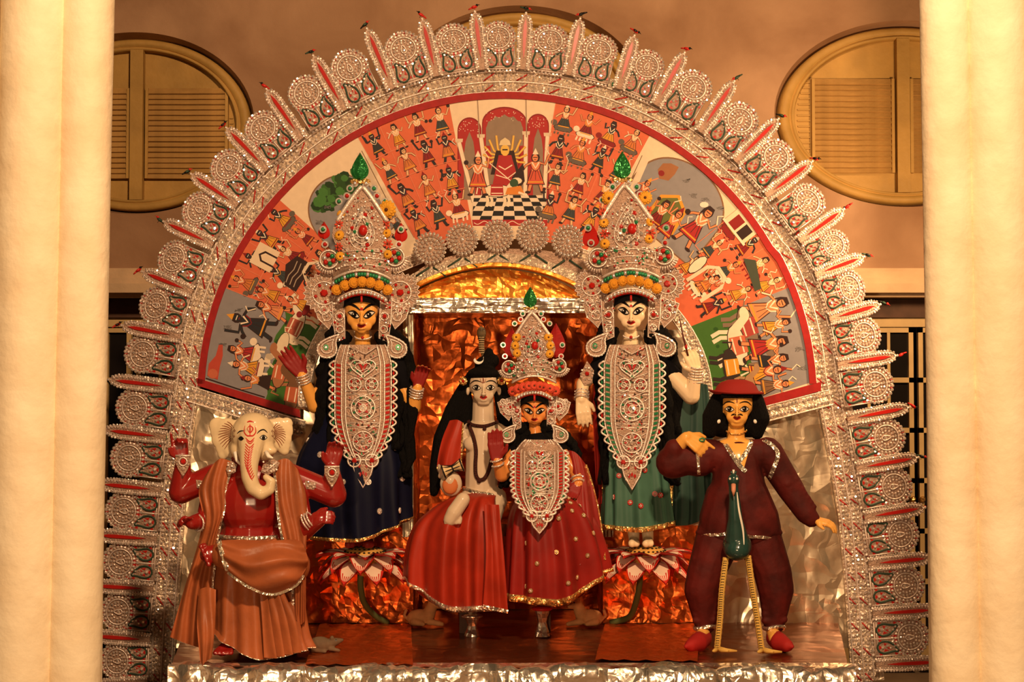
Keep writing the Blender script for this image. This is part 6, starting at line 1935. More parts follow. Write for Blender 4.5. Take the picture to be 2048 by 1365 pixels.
# drum in the hand
rd = thing('hand_drum', 'small cream hourglass drum held by the bare-chested statue', 'drum', W(903, 938, YC - .12))
fd = FR(YC - .13); m = MB(); A_, B_ = fd(886, 945), fd(925, 930); pts = [A_.lerp(B_, t) for t in np.linspace(0, 1, 11)]
m.tube(pts, [fd.s * r for r in (13, 13, 10, 7.5, 6, 5.5, 6, 7.5, 10, 12, 12)], 14); m.build('drum_body', mat('cream_hide', (.70, .50, .26), .5), rd)
m = MB()
for t, r in ((.04, 13.6), (.5, 6.2), (.96, 12.6)):
    c = A_.lerp(B_, t); ax = (B_ - A_).normalized(); u = ax.orthogonal().normalized(); w = ax.cross(u); m.tube([c + (u * math.cos(2 * PI * k / 18) + w * math.sin(2 * PI * k / 18)) * r * fd.s for k in range(18)], 1.6 * fd.s, 5, 0, True)
for k in range(8): a = 2 * PI * k / 8; ax = (B_ - A_).normalized(); u = ax.orthogonal().normalized(); w = ax.cross(u); e = (u * math.cos(a) + w * math.sin(a)); m.tube([A_ + e * 13.5 * fd.s, A_.lerp(B_, .5) + e * 6.4 * fd.s, B_ + e * 12.5 * fd.s], .9 * fd.s, 4)
m.build('drum_cords', BLACK, rd)

# ------------------------------------------------------------------ D: seated statue in crimson skirt
YD = -.22
rD = thing('goddess_statue', 'amber-faced crowned statue seated in a sequinned crimson skirt', 'statue', W(1100, 1215, YD))
g = Fig(YD, rD); f = g.f
head(g, 1069, 824, 27, 851, d=0)
g.rc((1069, 842, 4), 11.5, (1072, 876, 5), 14); g.el((1074, 888, 4), (40, 20, 18)); g.rc((1078, 900, 4), 30, (1082, 985, 4), 34)
g.chain([(1036, 896, 2), (1004, 950, -16), (994, 922, -36)], [14, 15, 9]); g.hand((993, 918, -37), (-.06, -1, -.08), (0, 0, -1), (.9, -.2, 0), 62, curl=.07, palmtag=1, spread=.02)
g.chain([(1116, 896, 2), (1152, 948, -14), (1156, 968, -34)], [15, 14, 10]); g.hand((1156, 968, -36), (-.35, .75, -.45), (.1, -.55, -1), (-.8, -.3, 0), 46, curl=.3, palmtag=1, spread=.05)
g.chain([(1070, 1000, 4), (1062, 1060, -40), (1070, 1180, 40)], [28, 20, 12]); g.chain([(1100, 1000, 4), (1104, 1060, -40), (1086, 1192, 50)], [28, 20, 12])
g.chain([(1086, 1194, 52), (1085, 1203, 28)], [10, 9], 1)
for k in range(5): g.rc((1073 + 6 * k, 1204, 28), 4.6, (1071 + 6.6 * k, 1208, 16), 4.2, 1)
bo = g.build('body', [SK_D, PALM]); face_goddess(g, 1069, 824, 27, 840, bo)
b2 = Fig(YD, rD); b2.rc((1076, 898, 5), 35, (1082, 985, 5), 38); b2.chain([(1040, 896, 4), (1020, 930, -6)], [19, 17]); b2.chain([(1114, 896, 4), (1138, 934, -4)], [19, 17]); b2.build('blouse', [BLKC], voxel=.006)
o, ptD = shell(f, [(1086, 42, 980, 982, 984, 40, 4), (1094, 62, 1000, 1000, 1000, 80, -12), (1104, 86, 1040, 1045, 1040, 88, -24), (1112, 100, 1120, 1130, 1100, 90, -26), (1114, 106, 1200, 1214, 1142, 84, -24)], 'skirt', REDC2, rD, nf=10, amp=.20, seed=14, amp_top=.2, trimmat=TRIMG, trimw=.06, label='crimson skirt with gold sequins and gold hem')
sequins(ptD, [(133, .45), (118, .45), (108, .52), (127, .64), (112, .75), (92, .46), (80, .47), (55, .40), (40, .45), (30, .34), (48, .30), (36, .60), (62, .62), (88, .68), (127, .88), (118, .90), (78, .86), (66, .85), (44, .22), (28, .26), (50, .74)], f, 4.8, TRIMG, o)
drape(f, [[(1122, 900, -6), (1150, 905, -14), (1172, 930, 0)], [(1134, 960, -26), (1165, 965, -36), (1186, 975, -10)], [(1136, 1040, -60), (1172, 1040, -66), (1200, 1040, -30)], [(1130, 1130, -84), (1170, 1130, -90), (1210, 1120, -50)]], 'sari_fall', REDC2, rD, fold=5, nf=3, seed=6, trim=('r',), trimmat=TRIMG, trimw=4)
strands(f, [([(1046, 850, 10), (1026, 890, 6), (1014, 930, 2), (1008, 975, -6)], 11), ([(1056, 860, 12), (1040, 905, -14), (1032, 980, -30)], 9), ([(1092, 850, 10), (1122, 880, 8), (1138, 920, 4), (1150, 985, 0)], 12), ([(1088, 860, 10), (1108, 905, -12), (1122, 980, -20)], 9), ([(1120, 860, 14), (1148, 900, 12), (1160, 960, 8)], 9)], 'long_hair', rD, wav=2.8, per=4, seed=15)
hair_front(f, 1069, 797, 30, 4, rD)
depD = lambda x, y: -38 - 92 * min(1, max(0, (y - 900) / 95)) ** .8 + (x - 1080) ** 2 / 240.0
breastplate(f, 1079, 880, 1070, 50, depD, rD, 28, 2, 3, 'scalloped silver breastplate with red chips')
crown(f, 1068, 789, .76, 0, rD, lean=-4, seed=23, rowkind='r', flowers=((-42, -150, 13, 'y'), (42, -150, 13, 'y'), (-46, -128, 12, 'y'), (46, -128, 12, 'y'), (-42, -108, 12, 'y'), (44, -106, 12, 'y')), extra_leaf=((58, -96, 50, 92, REDV), (-58, -96, 44, 80, REDV)), bursts={-1: (62, 34, 22), 1: (64, 32, 22)})
bangles(f, (996, 930, -33), (993, 920, -36), 11, 2, rD); bangles(f, (1154, 958, -28), (1156, 966, -34), 11.5, 2, rD)

# bench under the pair, two footstools
rb_ = thing('seat_bench', 'foil wrapped bench under the seated pair', 'bench', W(1016, 1240, .05))
zs = W(1016, 1046, -.05).z
m = MB(); m.box((W(1010, 1046, 0).x, .02, zs - .03), (.36, .16, .03)); m.build('bench_seat', FOILD, rb_)
for sx in (-1, 1):
    for yy in (-.10, .14):
        m = MB(); m.box((W(1010, 1046, 0).x + sx * .20, .06 + yy, (zs - .06) / 2), (.025, .025, (zs - .06) / 2)); m.build('bench_leg', DARKW, rb_)
for (x, y0, y1, yy, lab) in ((944, 1228, 1243, -.15, 'small silver footstool under the scarlet dhoti'), (1084, 1213, 1246, -.16, 'small silver footstool under the red foot of the crowned seated statue')):
    q = W(x, y0, yy); rf = thing('footstool', lab, 'footstool', (q.x, yy, 0), 'silver footstools')
    m = MB(); rows = []
    for j in range(7):
        t = j / 6; rad = .030 + .008 * math.cos(t * 2 * PI); rows.append([(q.x + rad * math.cos(PI / 4 * k), yy + rad * math.sin(PI / 4 * k), (q.z - .01) * t) for k in range(8)])
    m.grid(rows, 0, closed=True, smooth=False); m.build('stool_post', FOILF, rf)
    m = MB(); m.ball((q.x, yy, q.z - .012), (.055, .05, .014), 14, 6); m.build('stool_top', FOILF if x < 1000 else RED, rf)

# ------------------------------------------------------------------ E: elephant-headed statue
YE = -.75
rE = thing('elephant_headed_statue', 'red-bodied elephant-headed statue with four arms in copper orange robes', 'statue', W(500, 1315, YE))
REDG = mat('glossy_red_clay', (.27, .010, .008), .25, coat=.6, spec=.6); ELE = mat('cream_elephant_clay', (.72, .56, .34), .42, coat=.15, var=.1, vscale=20)
g = Fig(YE, rE); f = g.f
g.el((500, 1008, -18), (68, 66, 56)); g.el((500, 962, -8), (66, 46, 44)); g.rc((500, 930, 0), 40, (502, 1070, 0), 62)
# upper arms
g.chain([(432, 952, 4), (362, 984, 2), (366, 925, -14)], [26, 25, 15]); g.hand((365, 920, -15), (-.18, -.9, -.1), (.2, .1, -1), (-.95, -.1, 0), 66, curl=.9, spread=.02, curls=[1.0, .95, .85, .1])
g.chain([(578, 952, 4), (668, 990, 0), (664, 940, -16)], [26, 26, 15]); g.hand((664, 936, -17), (.15, -.95, -.1), (.1, .05, -1), (-.5, -.7, 0), 66, curl=.45, spread=.08)
# lower arms
g.chain([(430, 975, -10), (412, 1040, -30), (384, 1046, -62)], [24, 20, 14]); g.hand((386, 1046, -60), (-.85, -.2, -.35), (.1, .8, -.6), (-.2, -.9, .1), 50, curl=.95, spread=.0)
g.chain([(588, 980, -10), (604, 1060, -34), (640, 1040, -66)], [26, 24, 14]); g.hand((628, 1036, -64), (.9, -.05, -.35), (-.1, .3, 1), (.1, -.9, .1), 56, curl=.75, spread=.0)
# legs: one folded across, one hanging
g.chain([(560, 1090, -6), (570, 1125, -50), (440, 1112, -86)], [42, 38, 19]); g.chain([(440, 1108, -88), (418, 1110, -96)], [19, 18])
for k in range(5): g.rc((408 + 2 * k, 1092 + 9 * k, -104), 6, (402 + 4 * k, 1094 + 9 * k, -112), 5)
g.chain([(470, 1090, -6), (480, 1150, -24), (462, 1280, -30)], [40, 28, 15]); g.chain([(460, 1290, -44), (444, 1302, -74)], [14, 12])
for k in range(5): g.rc((434 + 7 * k, 1302, -76), 6, (430 + 8 * k, 1307, -88), 5)
# head, ears, trunk (tag 1)
g.el((506, 872, -34), (44, 46, 40), 1); g.el((506, 850, -36), (34, 24, 34), 1); g.el((530, 900, -44), (20, 22, 22), 1); g.el((478, 900, -40), (18, 20, 20), 1)
g.chain([(503, 880, -58), (500, 905, -82), (498, 930, -92), (499, 956, -94), (506, 976, -94), (522, 988, -94), (539, 980, -95), (543, 964, -96), (532, 955, -97)], [28, 22, 18, 16, 14.5, 12.5, 10.5, 8.5, 6.5], 1)
g.el((540, 902, -52), (14, 9, 12), 1)
def ear(pts, d):
    for (a, b, c_) in pts: g.el((a, b, d), (c_, c_ * 1.05, 6.5), 1)
for (x, y, r) in ((470, 862, 22), (455, 860, 24), (444, 862, 25), (444, 878, 22), (456, 890, 22), (448, 898, 17), (468, 885, 22), (434, 852, 17), (446, 910, 11), (460, 902, 15)): g.el((x, y, -14 + (470 - x) * .25), (r, r, 7), 1)
for (x, y, r) in ((544, 860, 22), (558, 858, 23), (564, 862, 23), (562, 878, 22), (565, 892, 16), (573, 848, 13), (569, 902, 10), (548, 884, 20)): g.el((x, y, -14 + (x - 544) * .25), (r, r, 7), 1)
bo = g.build('body', [REDG, ELE], voxel=.005, smooth=5)
mb = MB()
# painted eye, brow, forehead mark, trunk leaf pattern, ear lines
n = 11; ex, ey = 527, 876
t = [(ex - 8 + 16 * k / (n - 1), ey - 6 * math.sin(PI * k / (n - 1))) for k in range(n)]; b = [(p[0], ey + 5 * math.sin(PI * k / (n - 1))) for k, p in enumerate(t)]
g.lens(mb, t, b, 0, .0016); g.lens(mb, [(ex + (p[0] - ex) * .8, ey + (p[1] - ey) * .65) for p in t], [(ex + (p[0] - ex) * .8, ey + (p[1] - ey) * .65) for p in b], 1, .003); g.dot(mb, (ex, ey), 3.4, 3.8, 0, .0045)
g.stroke(mb, [(514, 868), (520, 862), (528, 860), (535, 866)], 2.6, 0)
t = [(482 - 6 + 12 * k / (n - 1), 878 - 5 * math.sin(PI * k / (n - 1))) for k in range(n)]; b = [(p[0], 878 + 4 * math.sin(PI * k / (n - 1))) for k, p in enumerate(t)]
g.lens(mb, t, b, 0, .0016); g.stroke(mb, [(474, 868), (480, 863), (488, 862)], 2.4, 0)
for (pts, w) in (([(490, 852), (488, 864), (494, 872), (500, 872), (506, 872), (512, 864), (510, 852)], 2.8), ([(500, 848), (500, 872)], 2.6), ([(494, 858), (500, 852), (506, 858), (500, 866), (494, 858)], 2.4), ([(491, 876), (500, 884), (509, 876)], 2.6), ([(492, 881), (500, 888), (508, 881)], 2.0), ([(494, 845), (500, 843), (508, 845)], 3)): g.stroke(mb, pts, w, 2, .0018)
tr = [(500, 892), (498, 905), (496, 920), (496, 935), (500, 950), (505, 962)]
TR = crom(tr, 15)
g.stroke(mb, tr, 2.0, 2, .0018, n=20)
for k in range(1, 14):
    x, y = TR[k]; w = 9 - .3 * k
    for sg in (-1, 1): g.stroke(mb, [(x, y + 1), (x + sg * w * .6, y - 4), (x + sg * w, y - 8)], 1.9, 2, .0018, n=6)
for k in range(11):
    a = math.radians(120 + 11 * k); g.stroke(mb, [(474 + 6 * math.cos(a), 868 - 6 * math.sin(a)), (474 + 24 * math.cos(a), 868 - 22 * math.sin(a)), (472 + 36 * math.cos(a), 870 - 34 * math.sin(a) + 3)], 1.6, 3, .0018, n=8)
    a = math.radians(60 - 11 * k); g.stroke(mb, [(540 + 5 * math.cos(a), 868 - 5 * math.sin(a)), (540 + 22 * math.cos(a), 868 - 20 * math.sin(a)), (540 + 32 * math.cos(a), 870 - 30 * math.sin(a) + 3)], 1.6, 3, .0018, n=8)
mb.build('face_paint', FACEM, bo, 'painted eye, red forehead trident and leaf pattern down the trunk', fixn=False)
m = MB(); m.tube([f(532, 905, -70), f(538, 914, -80), f(546, 917, -86)], [4.5 * f.s, 4 * f.s, 1.2 * f.s], 8); m.build('tusk', WHITEP, rE)
m = MB(); m.tube([f(470, 905, -60), f(474, 922, -66), f(480, 930, -72)], [4 * f.s, 3.4 * f.s, 1.2 * f.s], 8); m.build('tusk', WHITEP, rE)
# filigree collar, wrist lace
c = Fili(f, lambda x, y: -66); c.plate([(526, 930), (548, 918), (560, 926), (552, 942), (534, 952), (522, 944)], th=3); c.fill(lambda x, y: True, (526, 924, 554, 946), 26, 2.4, 1, (1, 0, 1)); c.wire([(524, 946), (536, 940), (552, 926)], 1.6); c.build('collar_lace', rE)
c = Fili(f, lambda x, y: -58); c.plate([(462, 922), (474, 930), (470, 946), (456, 950), (452, 938)], th=3); c.fill(lambda x, y: True, (456, 926, 470, 946), 14, 2.4, 1, (1, 0)); c.build('collar_lace', rE)
for (x, y, d) in ((366, 926, -30), (664, 948, -33)):
    c = Fili(f, lambda x_, y_, d=d: d); c.plate([(x - 15, y - 14), (x + 15, y - 14), (x + 15, y), (x + 9, y + 14), (x, y + 28), (x - 9, y + 14), (x - 15, y)], th=2.5)
    c.wire([(x - 15, y - 14), (x + 15, y - 14)], 1.8); c.gem(x, y - 2, 6, 2, 2); c.circ((x, y - 2), 8, 1.4, o=2); c.gem(x, y + 12, 4, 1, 2); c.gem(x, y + 24, 3, 1, 2); c.ringgems((x, y - 2), 12, 12, 1.8, 1); c.build('wrist_lace', rE)
bangles(f, (612, 1046, -56), (622, 1040, -60), 16, 3, rE); bangles(f, (404, 1046, -44), (396, 1047, -52), 16, 2, rE)
for (x, y, d) in ((404, 968, -24), (622, 970, -24)):
    c = Fili(f, lambda x_, y_, d=d: d); c.plate([(x - 12, y - 8), (x + 12, y - 4), (x + 6, y + 10), (x - 10, y + 8)], th=2.5); c.fill(lambda a_, b_: True, (x - 10, y - 6, x + 10, y + 6), 12, 2.2, 2, (1, 0)); c.build('armlet', rE)
# shawl: two fronts over the shoulders and long tails
drape(f, [[(418, 940, -34), (440, 918, -44), (468, 926, -44)], [(398, 980, -40), (424, 980, -58), (452, 975, -56)], [(404, 1030, -46), (424, 1040, -66), (448, 1020, -62)], [(398, 1080, -40), (416, 1090, -60), (436, 1070, -60)], [(368, 1180, -30), (392, 1190, -50), (424, 1180, -52)], [(340, 1275, -30), (378, 1290, -46), (412, 1300, -50)]], 'shawl_side', SALM, rE, fold=7, nf=3, nr=40, nc=26, seed=1, trim=('r',), trimmat=TRIMS, trimw=5)
drape(f, [[(546, 926, -46), (574, 918, -46), (596, 940, -30)], [(552, 975, -62), (580, 980, -62), (612, 990, -40)], [(556, 1030, -72), (584, 1035, -72), (614, 1050, -46)], [(566, 1085, -82), (592, 1090, -82), (612, 1095, -60)], [(582, 1140, -82), (602, 1150, -82), (612, 1150, -66)], [(586, 1230, -60), (600, 1250, -62), (612, 1240, -50)]], 'shawl_side', SALM, rE, fold=6, nf=3, nr=40, nc=26, seed=2, trim=('l',), trimmat=TRIMS, trimw=5)
drape(f, [[(398, 1180, -70), (414, 1175, -80), (432, 1180, -76)], [(394, 1250, -92), (412, 1250, -100), (430, 1250, -96)], [(402, 1338, -142), (410, 1326, -146), (424, 1316, -142)]], 'shawl_tail', SALM, rE, fold=4, nf=2, nr=20, nc=16, seed=3)
# dhoti: skirt falling to the stage, cloth round the folded leg
o, ptE = shell(f, [(504, 66, 1072, 1078, 1072, 56, -6), (512, 84, 1130, 1140, 1130, 66, -16), (515, 92, 1200, 1200, 1200, 70, -18), (518, 98, 1255, 1285, 1265, 74, -20), (520, 108, 1255, 1322, 1296, 78, -22)], 'dhoti', SALM, rE, nf=11, amp=.20, seed=21, amp_top=.25, trimmat=TRIMS, trimw=.022, label='copper orange dhoti falling to the stage')
b2 = Fig(YE, rE); b2.chain([(565, 1116, -16), (580, 1132, -64), (520, 1124, -88), (452, 1110, -96)], [42, 40, 38, 30]); b2.rc((500, 1106, -40), 30, (560, 1112, -40), 38); b2.rc((530, 1140, -86), 34, (500, 1150, -84), 26)
b2.build('knee_wrap', [SALM], voxel=.007, smooth=6)
drape(f, [[(438, 1082, -128), (442, 1100, -134), (448, 1122, -134), (456, 1144, -128)], [(480, 1080, -112), (485, 1108, -142), (492, 1140, -146), (500, 1174, -126)], [(530, 1082, -108), (536, 1112, -138), (542, 1148, -142), (545, 1188, -116)], [(575, 1080, -92), (585, 1108, -120), (592, 1138, -122), (588, 1172, -104)], [(600, 1078, -74), (612, 1104, -92), (616, 1128, -96), (606, 1150, -92)]], 'swag_fold', SALM, rE, fold=8, nf=2.6, nr=34, nc=34, seed=12, trim=('t', 'r'), trimmat=TRIMS, trimw=9)
m = MB(); m.tube([f(500 + 64 * math.sin(a), 1072 + 6 * math.cos(a), -10 - 62 * math.cos(a)) for a in np.linspace(-1.5, 1.5, 26)], 5 * f.s, 7); m.build('belt', TRIMS, rE)
for k in range(4):
    x = 520 + 16 * k
    drape(f, [[(518 + 10 * k, 1172, -98), (532 + 10 * k, 1172, -104)], [(x + 4, 1240, -104), (x + 22, 1240, -110)], [(x + 8, 1316 - 3 * k, -100), (x + 34, 1318 - 4 * k, -106)]], 'pleat', SALM, rE, fold=2.5, nf=1, nr=18, nc=8, seed=k)

# ------------------------------------------------------------------ F: maroon-dressed statue with hat
YF = -.5
rF = thing('god_statue', 'golden-faced statue in maroon tunic and red hat standing over the peacock', 'statue', W(1480, 1290, YF))
g = Fig(YF, rF); f = g.f
head(g, 1474, 818, 33, 855, goddess=False, d=0, nosey=831)
for sg in (-1, 1): g.el((1474 + sg * 36, 830, 2), (7, 12, 8)); g.rc((1474 + sg * 37, 826, 0), 4, (1474 + sg * 45, 822, 2), 2)
g.chain([(1472, 848, 4), (1472, 885, 6)], [17, 19]); g.el((1472, 905, 0), (50, 30, 24)); g.rc((1472, 920, 2), 36, (1475, 1050, 0), 40)
g.chain([(1412, 905, 4), (1338, 915, 4), (1372, 876, -22)], [20, 17, 12]); g.hand((1374, 874, -24), (.78, .55, -.1), (-.2, .3, 1), (.3, -.9, -.2), 66, curl=.34, spread=.05, curls=[.55, .5, .45, .12])
g.chain([(1540, 905, 4), (1592, 985, 4), (1630, 1042, -10)], [20, 16, 11]); g.hand((1630, 1040, -12), (.92, .25, -.15), (-.1, .9, .3), (.2, .2, -1), 56, curl=.38, spread=.05)
for (x0, x1, x2) in ((1440, 1415, 1408), (1510, 1540, 1545)):
    g.chain([(x0, 1060, 0), (x1, 1160, -14), (x2, 1262, -4)], [36, 24, 13]); s_ = -1 if x0 < 1475 else 1
    g.chain([(x2, 1262, -6), (x2 + s_ * 6, 1280, -44)], [13, 13])
bo = g.build('body', [SK_F, PALM]); face_male(g, 1474, 819, 33, 837, bo, mous=True)
t = Fig(YF, rF)
t.rc((1474, 925, 2), 46, (1478, 1000, 0), 60); t.rc((1434, 912, 3), 30, (1520, 908, 3), 30); t.rc((1470, 1000, 0), 60, (1452, 1050, -2), 56); t.rc((1480, 1000, 0), 60, (1506, 1050, -2), 56); t.el((1478, 1066, -2), (88, 20, 56))
t.chain([(1420, 908, 4), (1345, 925, 6), (1348, 898, -12)], [31, 34, 20]); t.rc((1400, 925, 0), 30, (1370, 920, 0), 30)
t.chain([(1535, 905, 4), (1582, 980, 2), (1612, 1028, -8)], [31, 27, 21]); t.rc((1612, 1028, -8), 21, (1622, 1038, -9), 18)
for k in range(7): t.rc((1575 + 6 * k, 968 + 9 * k, -20 + 2 * k), 8, (1592 + 6 * k, 960 + 9 * k, -14), 6)
tun = t.build('tunic', [MAROON, SK_F], voxel=.0065, smooth=6, label='maroon velvet tunic',
              paint=lambda C, N, tg: tg)
p_ = Fig(YF, rF)
for (x0, x1, x2, x3) in ((1442, 1414, 1404, 1410), (1512, 1544, 1552, 1548)):
    p_.chain([(x0, 1065, 0), (x1, 1140, -10), (x2, 1180, -8), (x3, 1248, -4)], [48, 38, 36, 22])
    for k in range(5): p_.rc((x3 - 18, 1190 + 13 * k, -18), 8, (x3 + 20, 1184 + 14 * k, -20), 8)
    p_.rc((x1 - 22, 1120, -22), 9, (x1 + 22, 1135, -26), 9)
tro = p_.build('trousers', [MAROON], voxel=.0065, smooth=5)
# neckline: skin wedge and silver trim on the tunic
m = MB(); Q = 10; rows = []
for j in range(9):
    u = j / 8; y = 881 + 59 * u; w = 29 * (1 - u) + 1.0; rows.append([t.hit(1474 + w * (-1 + 2 * i / Q) + 12 * u, y, .003) or g.hit(1474 + w * (-1 + 2 * i / Q), y, .003) or f(1474, y, -46) for i in range(Q + 1)])
m.grid(rows, 0); m.build('open_neck', SK_F, rF)
def trimline(fig, pts, w, parent, name='silver_edging', n=26, matl=TRIMS, eps=.005):
    P_ = crom(pts, n); A, B = [], []
    for i, p in enumerate(P_):
        a = P_[max(i - 1, 0)]; c = P_[min(i + 1, n - 1)]; tx, ty = c[0] - a[0], c[1] - a[1]; l = math.hypot(tx, ty) or 1
        qa = fig.hit(p[0] + ty / l * w / 2, p[1] - tx / l * w / 2, eps); qb = fig.hit(p[0] - ty / l * w / 2, p[1] + tx / l * w / 2, eps)
        if qa is None or qb is None: continue
        A.append(qa); B.append(qb)
    if len(A) < 2: return
    dy = Vector((0, .006, 0)); mm = MB(); mm.grid([[q + dy for q in A], A, B, [q + dy for q in B]], 0, smooth=False); mm.build(name, matl, parent)
trimline(t, [(1443, 876), (1462, 906), (1478, 930), (1492, 944)], 9, rF); trimline(t, [(1505, 876), (1496, 900), (1478, 924)], 9, rF)
trimline(t, [(1524, 878), (1545, 892), (1556, 910), (1546, 940), (1536, 965)], 8, rF); trimline(t, [(1392, 890), (1396, 920), (1398, 950)], 6, rF)
trimline(t, [(1392, 1082), (1410, 1072), (1440, 1070), (1470, 1066), (1500, 1074), (1530, 1076), (1562, 1084)], 6, rF, n=40)
for (x, y) in ((1410, 1256), (1548, 1256)):
    m = MB(); m.tube([f(x + 20 * math.cos(a), y + 3 * math.sin(a * 2), -4 + 22 * math.sin(a)) for a in np.linspace(0, 2 * PI, 22)[:-1]], 4.5 * f.s, 6, 0, True); m.build('ankle_trim', TRIMS, rF)
# red shoes with pointed toes
for (x, s_) in ((1408, -1), (1548, 1)):
    s2 = Fig(YF, rF); s2.chain([(x - s_ * 2, 1272, 10), (x + s_ * 2, 1278, -20), (x + s_ * 12, 1286, -52), (x + s_ * 26, 1292, -76), (x + s_ * 36, 1294, -88)], [14, 18, 19, 13, 5]); s2.build('shoe', [mat('red_felt', (.33, .014, .012), .7)], voxel=.006)
# hair, hat, earrings
h = Fig(YF, rF); h.el((1474, 804, 14), (43, 28, 36)); h.el((1474, 791, -2), (36, 9, 33)); h.chain([(1436, 800, 8), (1426, 835, 10), (1420, 862, 8)], [16, 22, 16]); h.chain([(1512, 800, 8), (1518, 838, 10), (1514, 866, 8)], [16, 22, 14]); h.rc((1440, 850, 24), 26, (1505, 850, 24), 26)
for k in range(9): h.el((1446 + 7 * k, 792, -28 - 6 * math.sin(PI * k / 8)), (5, 6, 5))
h.build('shoulder_length_hair', [HAIR], voxel=.0055, smooth=2)
m = MB(); rows = []
for (r_, y, ) in ((2, 759), (18, 760), (32, 765), (40, 773), (43, 780), (46, 784), (56, 785), (54, 789), (44, 789)):
    rows.append([f(1473 + r_ * math.cos(2 * PI * k / 36), y + (3 * math.cos(2 * PI * k / 36) if r_ > 50 else 0) - (2.5 * abs(math.cos(2 * PI * k / 36)) if r_ > 50 else 0), 4 + r_ * .92 * math.sin(2 * PI * k / 36)) for k in range(36)])
m.grid(rows, 0, closed=True); m.build('brimmed_hat', mat('red_hat_felt', (.28, .016, .012), .75), rF, 'red brimmed hat')
for sg in (-1, 1): m = MB(); m.ball(f(1474 + sg * 37, 843, -6), (4.5 * f.s, 4 * f.s, 5 * f.s), 9, 7); m.build('earring', WHITEP, rF)
m = MB(); m.tube([g.hit(x, y, .003) or f(x, y, -20) for x, y in crom([(1452, 862), (1462, 868), (1474, 870), (1486, 867), (1494, 861)], 14)], 1.8 * f.s, 5); m.build('choker', TRIMG, rF)
m = MB(); m.tube([(g.hit(1404, 880, .003) or f(1404, 880, -40)) + Vector((5 * f.s * math.cos(a), -.004 + .003 * math.sin(a), 3 * f.s * math.sin(a))) for a in np.linspace(0, 6.2, 12)], 1.5 * f.s, 5); m.build('green_ring', GREENJ, rF)

# ------------------------------------------------------------------ peacock
YP = -.72
rP = thing('peacock_figure', 'slender dark green peacock with long ringed legs below the maroon tunic', 'peacock figure', W(1480, 1305, YP))
PEA = mat('peacock_glaze', (.020, .060, .050), .28, coat=.5, var=.3, vscale=14); LEGY = mat('yellow_leg', (.62, .38, .09), .5)
g = Fig(YP, rP); f = g.f
g.el((1474, 1092, 10), (29, 30, 44)); g.el((1474, 1100, -6), (26, 22, 30)); g.chain([(1473, 1078, -6), (1471, 1040, -18), (1469, 1000, -22), (1467, 975, -22), (1467, 962, -24)], [24, 15, 11, 9.5, 12]); g.el((1467, 960, -26), (11.5, 13, 13))
g.chain([(1474, 1092, 30), (1476, 1085, 90), (1478, 1100, 150)], [24, 18, 8])
g.build('body', [PEA], voxel=.004)
mb = MB(); g.stroke(mb, [(1474, 985), (1478, 1020), (1486, 1060), (1488, 1090)], 4, 0, .002); g.dot(mb, (1460, 958), 2, 2.4, 0); g.dot(mb, (1474, 958), 2, 2.4, 0); mb.build('wing_lines', [WHITEP], rP, fixn=False)
m = MB(); m.tube([f(1467, 970, -38), f(1467, 982, -46), f(1467, 993, -44)], [5 * f.s, 4.4 * f.s, .8 * f.s], 8); m.build('beak', mat('pink_beak', (.62, .26, .16), .5), rP)
for k in range(3): m = MB(); m.tube([f(1464 + 3 * k, 950, -26), f(1462 + 5 * k, 940 + abs(k - 1) * 3, -26)], [1.6 * f.s, 2.4 * f.s], 6); m.build('crest_feather', PEA if k != 1 else WHITEP, rP)
for (pts) in ([(1452, 1116, 0), (1444, 1180, -6), (1440, 1240, -6), (1434, 1300, -8)], [(1496, 1112, 0), (1504, 1170, -4), (1514, 1235, -6), (1524, 1302, -8)]):
    m = MB(); q = crom([tuple(f(*p)) for p in pts], 40); m.tube([Vector(p) for p in q], [6.2 * f.s * (1 + .10 * (k % 2)) for k in range(40)], 9); lg = m.build('leg', LEGY, rP)
    mk = MB()
    for k in range(2, 38): p = Vector(q[k]); mk.tube([p + Vector((-5 * f.s, -6.2 * f.s, 0)), p + Vector((1.5 * f.s, -6.8 * f.s, 0))], .7 * f.s, 4)
    mk.build('leg_rings', BLACK, lg, kind='stuff')
    x, y = pts[-1][0], pts[-1][1]
    m = MB()
    for (dx, dd) in ((-8, -34), (22, -30), (40, -4), (4, 22)): m.tube([f(x, y - 2, -8), f(x + dx * .5, y + 2, -8 + dd * .5), f(x + dx, y + 3, -8 + dd)], [5.5 * f.s, 4.5 * f.s, 2 * f.s], 7)
    m.build('foot', LEGY, rP)

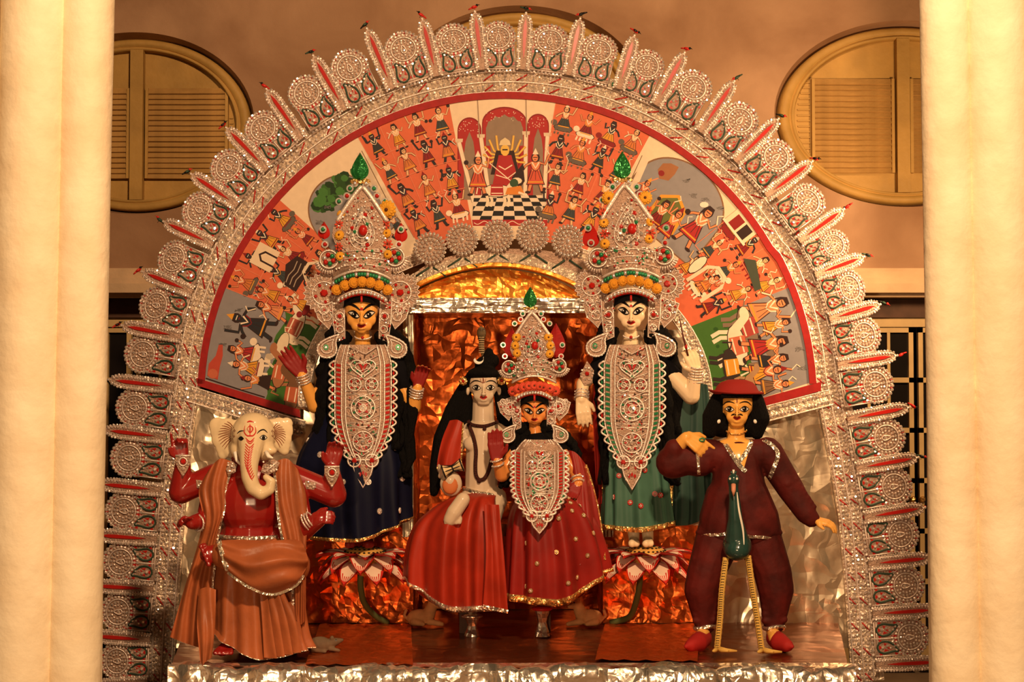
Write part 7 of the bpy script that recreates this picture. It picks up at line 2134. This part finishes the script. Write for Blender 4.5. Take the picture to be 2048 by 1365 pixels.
# ------------------------------------------------------------------ mouse, two lying lions
ym = -.72
rM = thing('mouse_figure', 'small grey clay mouse crouching beside the copper orange robes', 'mouse figure', W(648, 1306, ym))
g = Fig(ym, rM); f = g.f; CLAY = mat('grey_brown_clay', (.17, .11, .065), .75, var=.25, vscale=25)
g.el((640, 1290, 0), (23, 16, 15)); g.el((630, 1292, 0), (16, 14, 15)); g.rc((655, 1290, 0), 11, (672, 1284, 0), 8); g.rc((672, 1284, 0), 8, (684, 1281, 0), 3.6); g.rc((632, 1300, -8), 6, (650, 1304, -10), 3.6); g.rc((660, 1298, -6), 5, (678, 1302, -8), 3.2); g.rc((660, 1298, 6), 5, (676, 1302, 8), 3.2)
for dd in (-6, 6): g.el((664, 1277, dd), (4.5, 5, 2.5))
g.chain([(618, 1298, 0), (608, 1303, -6), (600, 1304, -14)], [3, 2.2, 1.2]); g.build('body', [CLAY], voxel=.0035, smooth=3)
mb = MB(); g.dot(mb, (672, 1281), 1.6, 1.6, 0, .001); mb.build('eye', [BLACK], rM, fixn=False)
LION = mat('tan_clay', (.78, .36, .14), .7, var=.25, vscale=20)
def lion(cx, cy, sg, label, y=.16):
    r = thing('lion_figure', label, 'lion figure', W(cx, cy + 16, y), 'clay lions at the alcove')
    g = Fig(y, r); X = lambda u: cx + sg * u
    g.el((X(-10), cy, 4), (24, 17, 15)); g.el((X(-20), cy + 1, 4), (16, 16, 15)); g.rc((X(6), cy - 4, 2), 14, (X(14), cy - 22, 0), 11); g.el((X(17), cy - 28, -2), (12, 11, 11)); g.rc((X(22), cy - 26, -4), 7, (X(31), cy - 22, -5), 4.5)
    for dd in (-8, 8): g.rc((X(8), cy + 8, dd), 7, (X(34), cy + 13, dd - 4), 4.5); g.rc((X(-22), cy + 8, dd), 8, (X(-4), cy + 13, dd - 6), 4.5); g.el((X(12), cy - 38, dd * .9), (4, 5, 3))
    g.chain([(X(-34), cy + 4, 2), (X(-42), cy - 4, 4), (X(-38), cy - 14, 4)], [3, 2.6, 3.6])
    g.build('body', [LION], voxel=.0045, smooth=3)
    mb = MB(); g.dot(mb, (X(22), cy - 30), 1.5, 1.5, 0, .001); mb.build('eye', [BLACK], r, fixn=False)
lion(850, 1236, 1, 'tan clay lion lying at the left end of the alcove'); lion(1170, 1236, -1, 'tan clay lion lying at the right end of the alcove')
